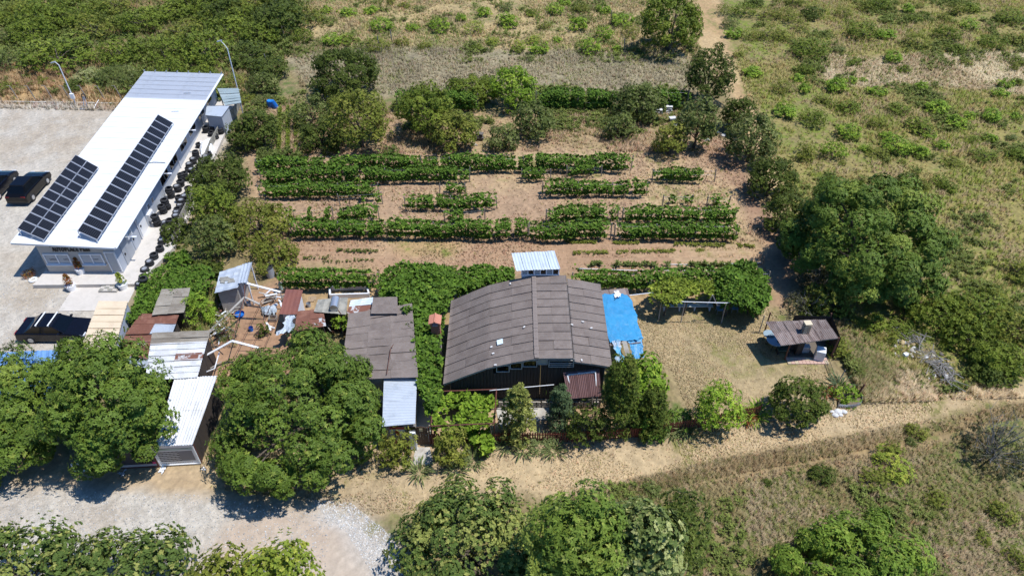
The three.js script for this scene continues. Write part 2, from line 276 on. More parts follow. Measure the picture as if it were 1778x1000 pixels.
{
  const polys = zones.map((z) => polyWorld(z[0])), boxes = polys.map((p) => [Math.min(...p.map((q) => q[0])), Math.max(...p.map((q) => q[0])), Math.min(...p.map((q) => q[1])), Math.max(...p.map((q) => q[1]))]);
  const rows = zones.map((z) => [...z[1], ...z[2], z[3], ...z[4], z[5], z[6] === 2 ? 1 : 0]);
  const raw = new Float32Array(GW * GH * CH);
  for (let j = 0; j < GH; j++) for (let i = 0; i < GW; i++) {
    const x = GX0 + (i + 0.5) * GS, z = GZ0 + (j + 0.5) * GS; let w = 0;
    for (let k = zones.length - 1; k > 0; k--) { const b = boxes[k]; if (x > b[0] && x < b[1] && z > b[2] && z < b[3] && inside(polys[k], x, z)) { w = k; break; } }
    for (let c = 0; c < CH; c++) raw[(j * GW + i) * CH + c] = rows[w][c];
  }
  const R = 2;
  for (let j = 0; j < GH; j++) for (let i = 0; i < GW; i++) for (let c = 0; c < CH; c++) {
    let s = 0, n = 0;
    for (let b = -R; b <= R; b += 1) for (let a = -R; a <= R; a += 1) { const y = clamp(j + b, 0, GH - 1), x = clamp(i + a, 0, GW - 1); s += raw[(y * GW + x) * CH + c]; n++; }
    grid[(j * GW + i) * CH + c] = s / n;
  }
}
const gp = new Float32Array(CH);
function groundAt(x, z) {
  const wx = x + 1.5 * (fb(x / 5, z / 5) - 0.5) + 0.5 * (fb(x / 1.1 + 9, z / 1.1) - 0.5), wz = z + 1.5 * (fb(x / 5 + 4, z / 5 + 7) - 0.5) + 0.5 * (fb(x / 1.1, z / 1.1 + 3) - 0.5);
  const fx = clamp((wx - GX0) / GS - 0.5, 0, GW - 1.01), fz = clamp((wz - GZ0) / GS - 0.5, 0, GH - 1.01), i = fx | 0, j = fz | 0, u = fx - i, v = fz - j, o = (j * GW + i) * CH;
  for (let c = 0; c < CH; c++) gp[c] = mix(mix(grid[o + c], grid[o + CH + c], u), mix(grid[o + GW * CH + c], grid[o + GW * CH + CH + c], u), v);
  return gp;
}
const outc = [0, 0, 0];
function groundColour(x, z, ix, iy) {
  const p = groundAt(x, z), big = fb(x / 9 + 2, z / 9), mid = fb(x / 2.6, z / 2.6 + 5), fine = fb(x / 0.5, z / 0.5 + 1), t = sstep(0.38, 0.62, big * 0.55 + mid * 0.45);
  const gn = big * 0.35 + mid * 0.4 + fine * 0.25, g = p[6] > 0.01 ? sstep(0.62 - p[6] * 0.32 - 0.05, 0.62 - p[6] * 0.32 + 0.11, gn) * (0.55 + 0.45 * sstep(0.35, 0.6, fine)) : 0;
  const gravel = p[11], h = hash(ix, iy), blade = fb(x / 0.16 + 3, z / 0.3), blade2 = fb(x / 0.3 + 8, z / 0.16 + 2);
  let k = 1 + p[10] * (1 - gravel) * ((blade - 0.5) * 1.5 + (blade2 - 0.5) * 1.3 + (fine - 0.5) * 0.8 + (h - 0.5) * 0.35);
  if (gravel > 0.02) { const s = hash(ix * 3 + 1, iy * 5 + 2), st = fb(x / 0.22, z / 0.22); k += gravel * p[10] * ((h - 0.5) * 0.5 + (st - 0.5) * 1.2 + (fine - 0.5) * 0.5 + (s > 0.985 ? 0.5 : 0) - (s < 0.02 ? 0.45 : 0)); }
  for (let c = 0; c < 3; c++) outc[c] = mix(mix(p[c], p[3 + c], t), p[7 + c], g) * k;
  return outc;
}
const NEAR = { x0: -50, x1: 50, z0: -54, z1: -12, w: 2048, h: 1024 }, FAR = { x0: -82, x1: 82, z0: -114, z1: -54, w: 2048, h: 1024 };
const bumpTile = dataTex(512, 512, (x, y) => { const v = fb(x / 512 * 8 * 4, y / 512 * 8 * 2) * 0.5 + fb(x / 512 * 8, y / 512 * 8 * 3 + 2) * 0.35 + hash(x, y) * 0.15; return [v, v, v]; }, false);
function groundMat(R) {
  const t = dataTex(R.w, R.h, (x, y) => groundColour(mix(R.x0, R.x1, (x + 0.5) / R.w), mix(R.z1, R.z0, (y + 0.5) / R.h), x, y));
  t.wrapS = t.wrapT = THREE.ClampToEdgeWrapping;
  const b = bumpTile.clone(); b.repeat.set((R.x1 - R.x0) / 7.3, (R.z1 - R.z0) / 5.1); b.needsUpdate = true;
  return std(0xffffff, 0.97, { map: t, bumpMap: b, bumpScale: 0.02 });
}
const groundMats = [groundMat(NEAR), groundMat(FAR), std(0xffffff, 0.97, { map: scaled(patchy(A(150, 132, 90), A(105, 115, 55), { grain: 0.3 }), 1 / 14) })];
function groundSheet(name, poly, y) { // poly in [x, z]; near and far halves take their own map
  const clip = (P, keepNear) => { const s = (p) => (keepNear ? p[1] - NEAR.z0 : NEAR.z0 - p[1]), out = []; P.forEach((a, i) => { const b = P[(i + 1) % P.length], sa = s(a), sb = s(b); if (sa >= 0) out.push(a); if (sa * sb < 0) { const t = sa / (sa - sb); out.push([mix(a[0], b[0], t), mix(a[1], b[1], t)]); } }); return out; };
  const g = new THREE.BufferGeometry(), pos = [], nor = [], uv = [], idx = [];
  for (const [near, R, mi] of [[true, NEAR, 0], [false, FAR, 1]]) {
    const P = clip(poly, near); if (P.length < 3) continue;
    const v2 = P.map((p) => new THREE.Vector2(p[0], -p[1])); if (THREE.ShapeUtils.isClockWise(v2)) { v2.reverse(); }
    const base = pos.length / 3, start = idx.length;
    for (const q of v2) { pos.push(q.x, y, -q.y); nor.push(0, 1, 0); uv.push((q.x - R.x0) / (R.x1 - R.x0), (-q.y - R.z1) / (R.z0 - R.z1)); }
    for (const f of THREE.ShapeUtils.triangulateShape(v2, [])) idx.push(base + f[0], base + f[1], base + f[2]);
    g.addGroup(start, idx.length - start, mi);
  }
  g.setAttribute('position', new THREE.Float32BufferAttribute(pos, 3)); g.setAttribute('normal', new THREE.Float32BufferAttribute(nor, 3)); g.setAttribute('uv', new THREE.Float32BufferAttribute(uv, 2)); g.setIndex(idx);
  const m = add(new THREE.Mesh(g, groundMats), name); m.userData.kind = 'structure'; return m;
}
{ // the ground: the land in view and, around it, land to the horizon
  const g = new THREE.BufferGeometry(), pos = [], nor = [], uv = [], idx = [];
  const rect = (x0, x1, z0, z1, mi, R) => {
    const b = pos.length / 3, s = idx.length; for (const [x, z] of [[x0, z1], [x1, z1], [x1, z0], [x0, z0]]) { pos.push(x, 0, z); nor.push(0, 1, 0); if (R) uv.push((x - R.x0) / (R.x1 - R.x0), (z - R.z1) / (R.z0 - R.z1)); else uv.push(x, -z); }
    idx.push(b, b + 1, b + 2, b, b + 2, b + 3); g.addGroup(s, 6, mi);
  };
  rect(NEAR.x0, NEAR.x1, NEAR.z0, NEAR.z1, 0, NEAR); rect(FAR.x0, FAR.x1, FAR.z0, FAR.z1, 1, FAR);
  rect(-900, -50, -54, -12, 2); rect(50, 900, -54, -12, 2); rect(-900, -82, -114, -54, 2); rect(82, 900, -114, -54, 2); rect(-900, 900, -900, -114, 2); rect(-900, 900, -12, 500, 2);
  g.setAttribute('position', new THREE.Float32BufferAttribute(pos, 3)); g.setAttribute('normal', new THREE.Float32BufferAttribute(nor, 3)); g.setAttribute('uv', new THREE.Float32BufferAttribute(uv, 2)); g.setIndex(idx);
  add(new THREE.Mesh(g, groundMats), 'ground').userData.kind = 'structure';
}
function ragged(poly, amp = 0.25, step = 0.7, seed = 1) { // a denser, uneven outline
  const out = [], r = rng(seed);
  poly.forEach((a, i) => { const b = poly[(i + 1) % poly.length], L = Math.hypot(b[0] - a[0], b[1] - a[1]), n = Math.max(1, Math.min(60, Math.round(L / step))); for (let k = 0; k < n; k++) { const t = k / n; out.push([mix(a[0], b[0], t) + (r() - 0.5) * amp * 2, mix(a[1], b[1], t) + (r() - 0.5) * amp * 2]); } });
  return out;
}
const inView = (P) => P.map((p) => [clamp(p[0], -81, 81), clamp(p[1], -113, -12.5)]);
const zoneSheet = (name, k, y, amp = 0.2) => groundSheet(name, ragged(inView(polyWorld(zones[k][0])), amp, 0.8, k + 5), y);
zoneSheet('gravel_lot', 24, 0.004); zoneSheet('gravel_road', 25, 0.004); zoneSheet('dirt_track', 8, 0.004); zoneSheet('vegetable_garden', 11, 0.004, 0.1);
zoneSheet('dirt_road', 20, 0.004); zoneSheet('dry_lawn', 16, 0.004); zoneSheet('front_yard', 22, 0.004, 0.1); zoneSheet('garden_path', 14, 0.008);

// ------------------------------------------------------------------ foliage
class Leaves { // each leaf: four corners, two triangles folded along the midrib
  constructor() { this.p = []; this.n = []; this.c = []; this.k = 0; }
  leaf(x, y, z, dx, dy, dz, nx, ny, nz, L, W, r, g, b) {
    let sx = dy * nz - dz * ny, sy = dz * nx - dx * nz, sz = dx * ny - dy * nx; const s = Math.hypot(sx, sy, sz) || 1; sx *= W / 2 / s; sy *= W / 2 / s; sz *= W / 2 / s;
    const mx = x + dx * L * 0.45 + nx * W * 0.12, my = y + dy * L * 0.45 + ny * W * 0.12, mz = z + dz * L * 0.45 + nz * W * 0.12;
    this.p.push(x, y, z, mx + sx, my + sy, mz + sz, x + dx * L, y + dy * L, z + dz * L, mx - sx, my - sy, mz - sz);
    for (let k = 0; k < 4; k++) { this.n.push(nx, ny, nz); this.c.push(r, g, b); }
    this.k++;
  }
  build(name, mat, parent) {
    let ox = 0, oy = 0, oz = 0; for (let o = parent; o && o !== scene; o = o.parent) { ox += o.position.x; oy += o.position.y; oz += o.position.z; }
    const g = new THREE.BufferGeometry(), p = new Float32Array(this.p.length), idx = new Uint32Array(this.k * 6);
    for (let k = 0; k < p.length; k += 3) { p[k] = this.p[k] - ox; p[k + 1] = this.p[k + 1] - oy; p[k + 2] = this.p[k + 2] - oz; }
    for (let k = 0; k < this.k; k++) idx.set([k * 4, k * 4 + 1, k * 4 + 2, k * 4, k * 4 + 2, k * 4 + 3], k * 6);
    g.setAttribute('position', new THREE.BufferAttribute(p, 3)); g.setAttribute('normal', new THREE.BufferAttribute(Float32Array.from(this.n), 3)); g.setAttribute('color', new THREE.BufferAttribute(Float32Array.from(this.c), 3)); g.setIndex(new THREE.BufferAttribute(idx, 1));
    return add(new THREE.Mesh(g, mat), name, parent);
  }
}
// a sprig: leaves fanned about an axis
function sprig(B, r, x, y, z, ax, ay, az, o, c) {
  const m = o.per ?? 6;
  let ux = ay, uy = -ax, uz = 0; if (Math.abs(az) > 0.8) { ux = 0; uy = az; uz = -ay; }
  const ul = Math.hypot(ux, uy, uz) || 1; ux /= ul; uy /= ul; uz /= ul;
  const wx = ay * uz - az * uy, wy = az * ux - ax * uz, wz = ax * uy - ay * ux, ph = r() * 6.28;
  for (let k = 0; k < m; k++) {
    const f = ph + k / m * 6.28 + (r() - 0.5) * 0.8, sp = o.spread ?? 1.1, cf = Math.cos(f), sf = Math.sin(f), e = sp * (0.7 + 0.5 * r()), ce = Math.cos(e), se = Math.sin(e);
    let dx = ax * ce + (ux * cf + wx * sf) * se, dy = ay * ce + (uy * cf + wy * sf) * se - (o.droop ?? 0.25), dz = az * ce + (uz * cf + wz * sf) * se;
    const dl = Math.hypot(dx, dy, dz) || 1; dx /= dl; dy /= dl; dz /= dl;
    let nx = ax + (r() - 0.5) * 0.9, ny = ay + 0.35 + (r() - 0.5) * 0.9, nz = az + (r() - 0.5) * 0.9; const d = nx * dx + ny * dy + nz * dz; nx -= d * dx; ny -= d * dy; nz -= d * dz;
    const nl = Math.hypot(nx, ny, nz) || 1, L = o.L * (0.7 + 0.6 * r()), t = 0.78 + 0.44 * r();
    B.leaf(x, y, z, dx, dy, dz, nx / nl, ny / nl, nz / nl, L, L * (o.W ?? 0.42), c[0] * t, c[1] * t, c[2] * t);
  }
}
const pickCol = (r, cols) => { let t = r(); if (cols[2] && t < (cols[3] ?? 0.08)) return mix3(cols[1], cols[2], 0.4); t = r(); return mix3(cols[0], cols[1], 0.15 + 0.6 * t * t); };
// an uneven crown of clumps; shape(h) narrows it with height (0 foot .. 1 tip)
function crownLeaves(B, seed, o) {
  const r = rng(seed), { x, y, z } = o, R = o.R * 0.94, a = o.a * 0.95, area = 4 * Math.PI * R * (R + 2 * a) / 3 * 0.75;
  const clumpN = o.clumps ?? Math.round(clamp(area / (o.clumpArea ?? 3.2), 9, 150)), rc0 = Math.sqrt(area / clumpN / Math.PI) * (o.clumpSize ?? 1.02), sprigs = Math.round(area * (o.density ?? 24) / clumpN), tips = [];
  for (let k = 0; k < clumpN; k++) {
    const inner = k % 4 === 3, f = (k + 0.5) / clumpN; let dy = 1 - f * (o.low ?? 1.62); const q = Math.sqrt(Math.max(0, 1 - dy * dy)), th = k * 2.39996 + r() * 0.7; dy += (r() - 0.5) * 0.16;
    const lump = 1 + (o.lump ?? 0.2) * 2 * (fb(Math.cos(th) * q * 0.9 + seed * 1.7, dy * 0.9 + Math.sin(th) * q * 0.8 + seed) - 0.5);
    let rad = (inner ? 0.45 + 0.3 * r() : 0.74 + 0.2 * r()) * lump, prof = o.shape ? o.shape((dy + 1) / 2) : 1;
    const cx = x + Math.cos(th) * (o.shape ? Math.sqrt(r() * 0.6 + 0.4) * (inner ? 0.5 : 0.85) : q * rad) * R * prof, cy = y + dy * a * (o.shape ? 0.95 : rad), cz = z + Math.sin(th) * (o.shape ? Math.sqrt(r() * 0.6 + 0.4) * (inner ? 0.5 : 0.85) : q * rad) * R * prof;
    const rc = rc0 * (inner ? 1.5 : 0.7 + 0.6 * r()) * (o.shape ? clamp(prof + 0.25, 0.35, 1) : 1), base = pickCol(r, o.cols);
    tips.push(V(cx, cy, cz));
    const n = Math.round(sprigs * (0.75 + 0.5 * r()) * (inner ? 0.6 : 1));
    for (let s = 0; s < n; s++) {
      let ex = r() * 2 - 1, ey = r() * 2 - 0.82, ez = r() * 2 - 1, l = Math.hypot(ex, ey, ez); if (l < 0.05) continue; ex /= l; ey /= l; ez /= l;
      const rr = rc * (0.45 + 0.6 * Math.sqrt(r())); const px = cx + ex * rr, py = cy + ey * rr * (o.squash ?? 0.72), pz = cz + ez * rr;
      if (py < (o.floor ?? 0.06)) continue;
      let ax = ex + (px - x) / R * 0.5 + (r() - 0.5) * 0.6, ay = ey * 0.8 + (o.up ?? 0.45) + (r() - 0.5) * 0.5, az = ez + (pz - z) / R * 0.5 + (r() - 0.5) * 0.6; const al = Math.hypot(ax, ay, az); ax /= al; ay /= al; az /= al;
      const c = r() < (o.cols[3] ?? 0.08) * 1.2 && o.cols[2] ? mix3(base, o.cols[2], 0.7) : base;
      sprig(B, r, px, py, pz, ax, ay, az, o, c);
    }
  }
  return tips;
}
function trunkAndLimbs(b, seed, base, o, tips, R0) {
  const r = rng(seed + 3), c = V(o.x + (r() - 0.5) * 0.3, Math.max(0.5, o.y - o.a * 0.45), o.z + (r() - 0.5) * 0.3), mid = V().lerpVectors(base, c, 0.5).add(V((r() - 0.5) * 0.25, 0, (r() - 0.5) * 0.25));
  b.tube([V(base.x, -0.05, base.z), mid, c], [R0 * 1.25, R0, R0 * 0.8], 7);
  const n = Math.min(tips.length, o.limbs ?? 14);
  for (let k = 0; k < n; k++) {
    const t = tips[Math.floor((k + 0.3) / n * tips.length)], s = V().lerpVectors(mid, c, 0.4 + 0.6 * r()), m = V().lerpVectors(s, t, 0.5).add(V((r() - 0.5) * 0.4, 0.15 * o.a, (r() - 0.5) * 0.4));
    b.tube([s, m, t], [R0 * 0.5, R0 * 0.3, R0 * 0.08], 5, false);
  }
}
// a crown's place, width and height from its outline in the survey picture; clear = height of its underside
function crownFrom(x0, y0, x1, y1, clear, flat = 0.35) {
  const cx = (x0 + x1) / 2, cy = (y0 + y1) / 2; let a = 2, R = 2, c;
  for (let k = 0; k < 12; k++) {
    c = G(cx, cy, Math.max(0.1, clear + a)); const depth = (CAM_H - c.y) * SP - c.z * CP, s = FOC / depth; R = (x1 - x0) / 2 / s;
    const v = (y1 - y0) / 2 / s, down = Math.atan2(CAM_H - c.y, -c.z), q = (v * v - (R * Math.sin(down)) ** 2) / Math.cos(down) ** 2;
    a = mix(a, clamp(Math.sqrt(Math.max(0, q)), R * flat, R * 2.4), 0.6);
  }
  return { x: c.x, y: clear + a, z: c.z, R, a };
}
const GRN = { // leaf colours: usual, lighter, odd ones
  walnut: [[0.058, 0.098, 0.022], [0.105, 0.165, 0.036], [0.17, 0.21, 0.06], 0.06], walnutBright: [[0.085, 0.145, 0.028], [0.15, 0.23, 0.045], [0.2, 0.25, 0.07], 0.08],
  linden: [[0.06, 0.10, 0.034], [0.10, 0.15, 0.05], [0.27, 0.29, 0.13], 0.16], lindenBright: [[0.08, 0.135, 0.03], [0.15, 0.21, 0.05], [0.23, 0.28, 0.10], 0.12], whitish: [[0.07, 0.11, 0.045], [0.14, 0.18, 0.08], [0.33, 0.36, 0.24], 0.2],
  dark: [[0.046, 0.070, 0.016], [0.082, 0.115, 0.026], [0.09, 0.12, 0.04], 0.06], thicket: [[0.078, 0.115, 0.02], [0.14, 0.19, 0.034], [0.16, 0.2, 0.05], 0.08], olive: [[0.10, 0.125, 0.028], [0.165, 0.195, 0.045], [0.2, 0.2, 0.07], 0.08],
  grey: [[0.070, 0.098, 0.036], [0.115, 0.15, 0.056], [0.2, 0.22, 0.14], 0.1], yellow: [[0.11, 0.16, 0.03], [0.20, 0.255, 0.05], [0.28, 0.3, 0.08], 0.1], lime: [[0.10, 0.18, 0.025], [0.18, 0.28, 0.04], [0.26, 0.34, 0.07], 0.1],
  vine: [[0.058, 0.118, 0.02], [0.10, 0.185, 0.032], [0.16, 0.22, 0.05], 0.06], spruce: [[0.05, 0.085, 0.06], [0.085, 0.125, 0.09], [0.1, 0.14, 0.11], 0.05], cypress: [[0.046, 0.072, 0.018], [0.082, 0.112, 0.028], [0.12, 0.13, 0.04], 0.06],
  thuja: [[0.13, 0.16, 0.055], [0.22, 0.25, 0.10], [0.30, 0.31, 0.15], 0.12], iris: [[0.09, 0.125, 0.07], [0.16, 0.20, 0.12], [0.2, 0.22, 0.12], 0.1], silver: [[0.22, 0.24, 0.17], [0.33, 0.35, 0.27], [0.12, 0.16, 0.07], 0.3], red: [[0.16, 0.05, 0.03], [0.22, 0.08, 0.04], [0.1, 0.1, 0.03], 0.2],
};
for (const k of Object.keys(GRN)) for (let i = 0; i < 3; i++) if (GRN[k][i]) GRN[k][i] = [GRN[k][i][0] * 1.6, GRN[k][i][1] * 1.46, GRN[k][i][2] * 0.85];
let treeSeed = 11;
function tree(name, label, category, box, clear, cols, o = {}, group) {
  const c = { ...crownFrom(...box, clear, o.flat), cols: GRN[cols], ...o }, seed = (treeSeed += 7), base = V(c.x + (o.leanX ?? 0), 0, c.z + (o.leanZ ?? 0));
  const t = thing(name, label, category, base, group), B = new Leaves(), tips = crownLeaves(B, seed, { L: 0.27, W: 0.42, ...c });
  const b = new MB(); trunkAndLimbs(b, seed, base, c, tips, o.trunk ?? clamp(c.R * 0.06, 0.05, 0.34)); b.build(o.woody ?? 'trunk', o.bark ?? M.bark, t);
  B.build(o.leafName ?? 'crown', o.mat ?? M.leaf, t).userData.kind = 'stuff';
  return t;
}
const shrub = (name, label, box, cols, o = {}, group) => tree(name, label, o.category ?? 'shrub', box, o.clear ?? -0.3, cols, { L: 0.2, leafName: 'foliage', woody: 'stem', clumpArea: 0.9, density: 34, per: 5, limbs: 7, trunk: 0.05, ...o }, group);
// a row of vines on a trellis from foot a to foot b: foliage, trunks, posts, wires
function vineRow(label, a, b, h, w, o = {}) {
  const seed = (treeSeed += 5), r = rng(seed), L = a.distanceTo(b), dx = (b.x - a.x) / L, dz = (b.z - a.z) / L, low = o.low ?? 0.5, t = thing('trellised_vine_row', label, 'grapevine', V((a.x + b.x) / 2, 0, (a.z + b.z) / 2), o.group ?? 'rows of trellised vines in the garden'), B = new Leaves();
  const n = Math.round(L * (h - low + w) * 2 * (o.density ?? 40)), cols = GRN[o.cols ?? 'vine'];
  for (let k = 0; k < n; k++) {
    const s = r() * L, q = fb(s / 2.1 + seed, 0.3), fill = fb(s / 1.3 + seed * 3, 0.9); const end = Math.min(s, L - s); if (fill < (o.gap ?? 0.2) || (end < 1.5 && r() > end / 1.5 + 0.2)) continue;
    const hh = h * (0.62 + 0.9 * q) * (r() < 0.03 ? 1.25 : 1), ww = w * (0.5 + 0.85 * fb(s / 1.4 + seed, 4.2)), lo = low * (0.6 + 0.8 * fb(s / 1.1 + seed, 7.7)), f = r() * 6.283, cy = (hh + lo) / 2, ay = (hh - lo) / 2, m = 0.72 + 0.33 * r();
    let ex = Math.cos(f), ey = Math.sin(f); ex = Math.sign(ex) * Math.sqrt(Math.abs(ex)); ey = Math.sign(ey) * Math.sqrt(Math.abs(ey));
    const off = ex * ww / 2 * m + 0.3 * (fb(s / 2.7 + seed, 2.2) - 0.5) * 2, py = cy + ey * ay * m, px = a.x + dx * s - dz * off, pz = a.z + dz * s + dx * off; let ax = -dz * ex * 0.8 + (r() - 0.5) * 0.9, ay2 = ey * 0.5 + 0.5 + (r() - 0.5) * 0.5, az = dx * ex * 0.8 + (r() - 0.5) * 0.9; const al = Math.hypot(ax, ay2, az);
    const tone = pickCol(r, cols); sprig(B, r, px, py, pz, ax / al, ay2 / al, az / al, { L: 0.21, W: 0.8, per: 3, spread: 0.9, droop: 0.3 }, mul3(tone, 0.8 + 0.4 * fb(s / 0.8 + seed, py)));
  }
  B.build('foliage', M.leaf, t).userData.kind = 'stuff';
  for (let s = 0.5 + r() * 0.4; s < L; s += 1.3 + r() * 0.5) { const x = a.x + dx * s, z = a.z + dz * s, v = new MB(); v.tube([V(x, -0.02, z), V(x + (r() - 0.5) * 0.2, low * 0.6, z + (r() - 0.5) * 0.15), V(x + (r() - 0.5) * 0.4, low + 0.35, z)], [0.045, 0.035, 0.025], 5); v.build('trunk', M.bark, t); }
  const np = Math.max(2, Math.round(L / (o.postGap ?? 3.6)) + 1); for (let k = 0; k < np; k++) { const s = L * k / (np - 1), x = a.x + dx * s, z = a.z + dz * s, tilt = (r() - 0.5) * 0.14; new MB().box(x, (h + 0.15) / 2, z, 0.08, h + 0.2, 0.08, 0.3, 0, tilt).build('post', M.post, t); }
  const wv = new MB(); for (const y of [0.75, h * 0.95]) wv.tube([V(a.x, y, a.z), V(b.x, y, b.z)], 0.006, 4); wv.build('wire', M.steel, t);
  return t;
}
// a leafy sheet (vines over a pergola, a roof or a fence): points of a picture outline at height h
function leafCanopy(B, seed, poly, h, o) {
  const r = rng(seed), xs = poly.map((p) => p[0]), ys = poly.map((p) => p[1]), x0 = Math.min(...xs), x1 = Math.max(...xs), y0 = Math.min(...ys), y1 = Math.max(...ys), cols = GRN[o.cols];
  const pw = poly.map(([x, y]) => { const g = G(x, y, h); return [g.x, g.z]; }), area = Math.abs(pw.reduce((s, p, k) => { const q = pw[(k + 1) % pw.length]; return s + p[0] * q[1] - q[0] * p[1]; }, 0) / 2), n = Math.round(area * (o.density ?? 60)); let made = 0;
  for (let k = 0; k < n * 4 && made < n; k++) {
    const px = x0 + r() * (x1 - x0), py = y0 + r() * (y1 - y0), e = 9 * (fb(px / 40 + seed, py / 40) - 0.5) * 2; if (!inside(poly, px + e, py + e * 0.7)) continue;
    const g = G(px, py, h), hole = fb(g.x / 1.1 + seed, g.z / 1.1); if (hole < (o.holes ?? 0.3)) continue; made++;
    const y = h + (o.bump ?? 0.5) * (fb(g.x / 1.6 + seed, g.z / 1.6 + 3) - 0.5) * 2 - (o.thick ?? 0.4) * r() * r();
    let ax = (r() - 0.5) * 1.5, ay = 0.8, az = (r() - 0.5) * 1.5; const l = Math.hypot(ax, ay, az);
    sprig(B, r, g.x, Math.max(0.08, y), g.z, ax / l, ay / l, az / l, { L: 0.22, W: 0.8, per: 4, spread: 1, droop: 0.25, ...o }, mul3(pickCol(r, cols), 0.75 + 0.5 * fb(g.x / 0.9 + seed, g.z / 0.9)));
  }
}

// ------------------------------------------------------------------ big trees
const BIG = { L: 0.19, W: 0.42, per: 6, spread: 1.2, droop: 0.4, density: 72, clumpArea: 2.7, lump: 0.34, clumpSize: 0.94, mat: M.gloss };
tree('walnut_tree', 'big dark green walnut tree left of the house, hiding the front of the brown annexe', 'tree', [346, 562, 692, 858], -0.7, 'walnut', BIG);
tree('walnut_tree', 'walnut tree over the billboards, just left of the long white sheet roof', 'tree', [82, 586, 298, 832], -0.6, 'walnut', BIG);
tree('walnut_tree', 'walnut tree over the blue roof at the left edge of the photo', 'tree', [-120, 604, 132, 836], -0.6, 'walnut', { ...BIG, density: 60, lump: 0.3 });
tree('walnut_tree', 'huge walnut tree beside the barbecue shelter at the right-hand boundary', 'tree', [1352, 290, 1652, 540], -1.3, 'walnut', BIG);
tree('walnut_tree', 'bright green walnut tree standing alone in the dry field, cut by the bottom edge', 'tree', [1372, 878, 1642, 1110], 0.2, 'walnutBright', { ...BIG, mat: M.leaf });
const LIN = { L: 0.15, W: 0.7, per: 6, spread: 1.1, droop: 0.35, density: 70, clumpArea: 2.2, lump: 0.16, clumpSize: 1.12 };
tree('linden_tree', 'broad linden tree with pale seed bracts beside the white gravel rim of the road', 'tree', [674, 824, 958, 1075], 0.4, 'linden', LIN);
tree('linden_tree', 'bright green tree right of the broad linden at the bottom edge', 'tree', [918, 860, 1080, 1080], 0.3, 'lindenBright', { ...LIN, L: 0.2, W: 0.45, droop: 0.5 });
tree('poplar_tree', 'tree with whitish leaf undersides at the bottom edge, left of the thin dark one', 'tree', [1040, 858, 1165, 1080], 0.3, 'whitish', { ...LIN, L: 0.19 });
tree('acacia_tree', 'thin dark acacia tree at the edge of the dry field by the whitish tree', 'tree', [1115, 858, 1215, 1010], 0.5, 'dark', { L: 0.2, W: 0.4, per: 7, density: 20, lump: 0.4, droop: 0.1 });
tree('linden_tree', 'dense linden tree below the gravel road in the bottom left corner', 'tree', [-110, 922, 150, 1110], 1.2, 'linden', LIN);
tree('linden_tree', 'dense linden tree with a pointed right side below the gravel road', 'tree', [100, 914, 330, 1110], 1.2, 'linden', LIN);
tree('young_tree', 'small dull green tree at the bottom edge beside the yellowish one', 'tree', [338, 958, 450, 1080], 0.6, 'olive', { ...LIN, density: 50, clumpArea: 1.4 });
tree('young_tree', 'small yellow-green tree at the bottom edge on the gravel road', 'tree', [418, 942, 546, 1080], 0.6, 'yellow', { ...LIN, density: 50, clumpArea: 1.4 });

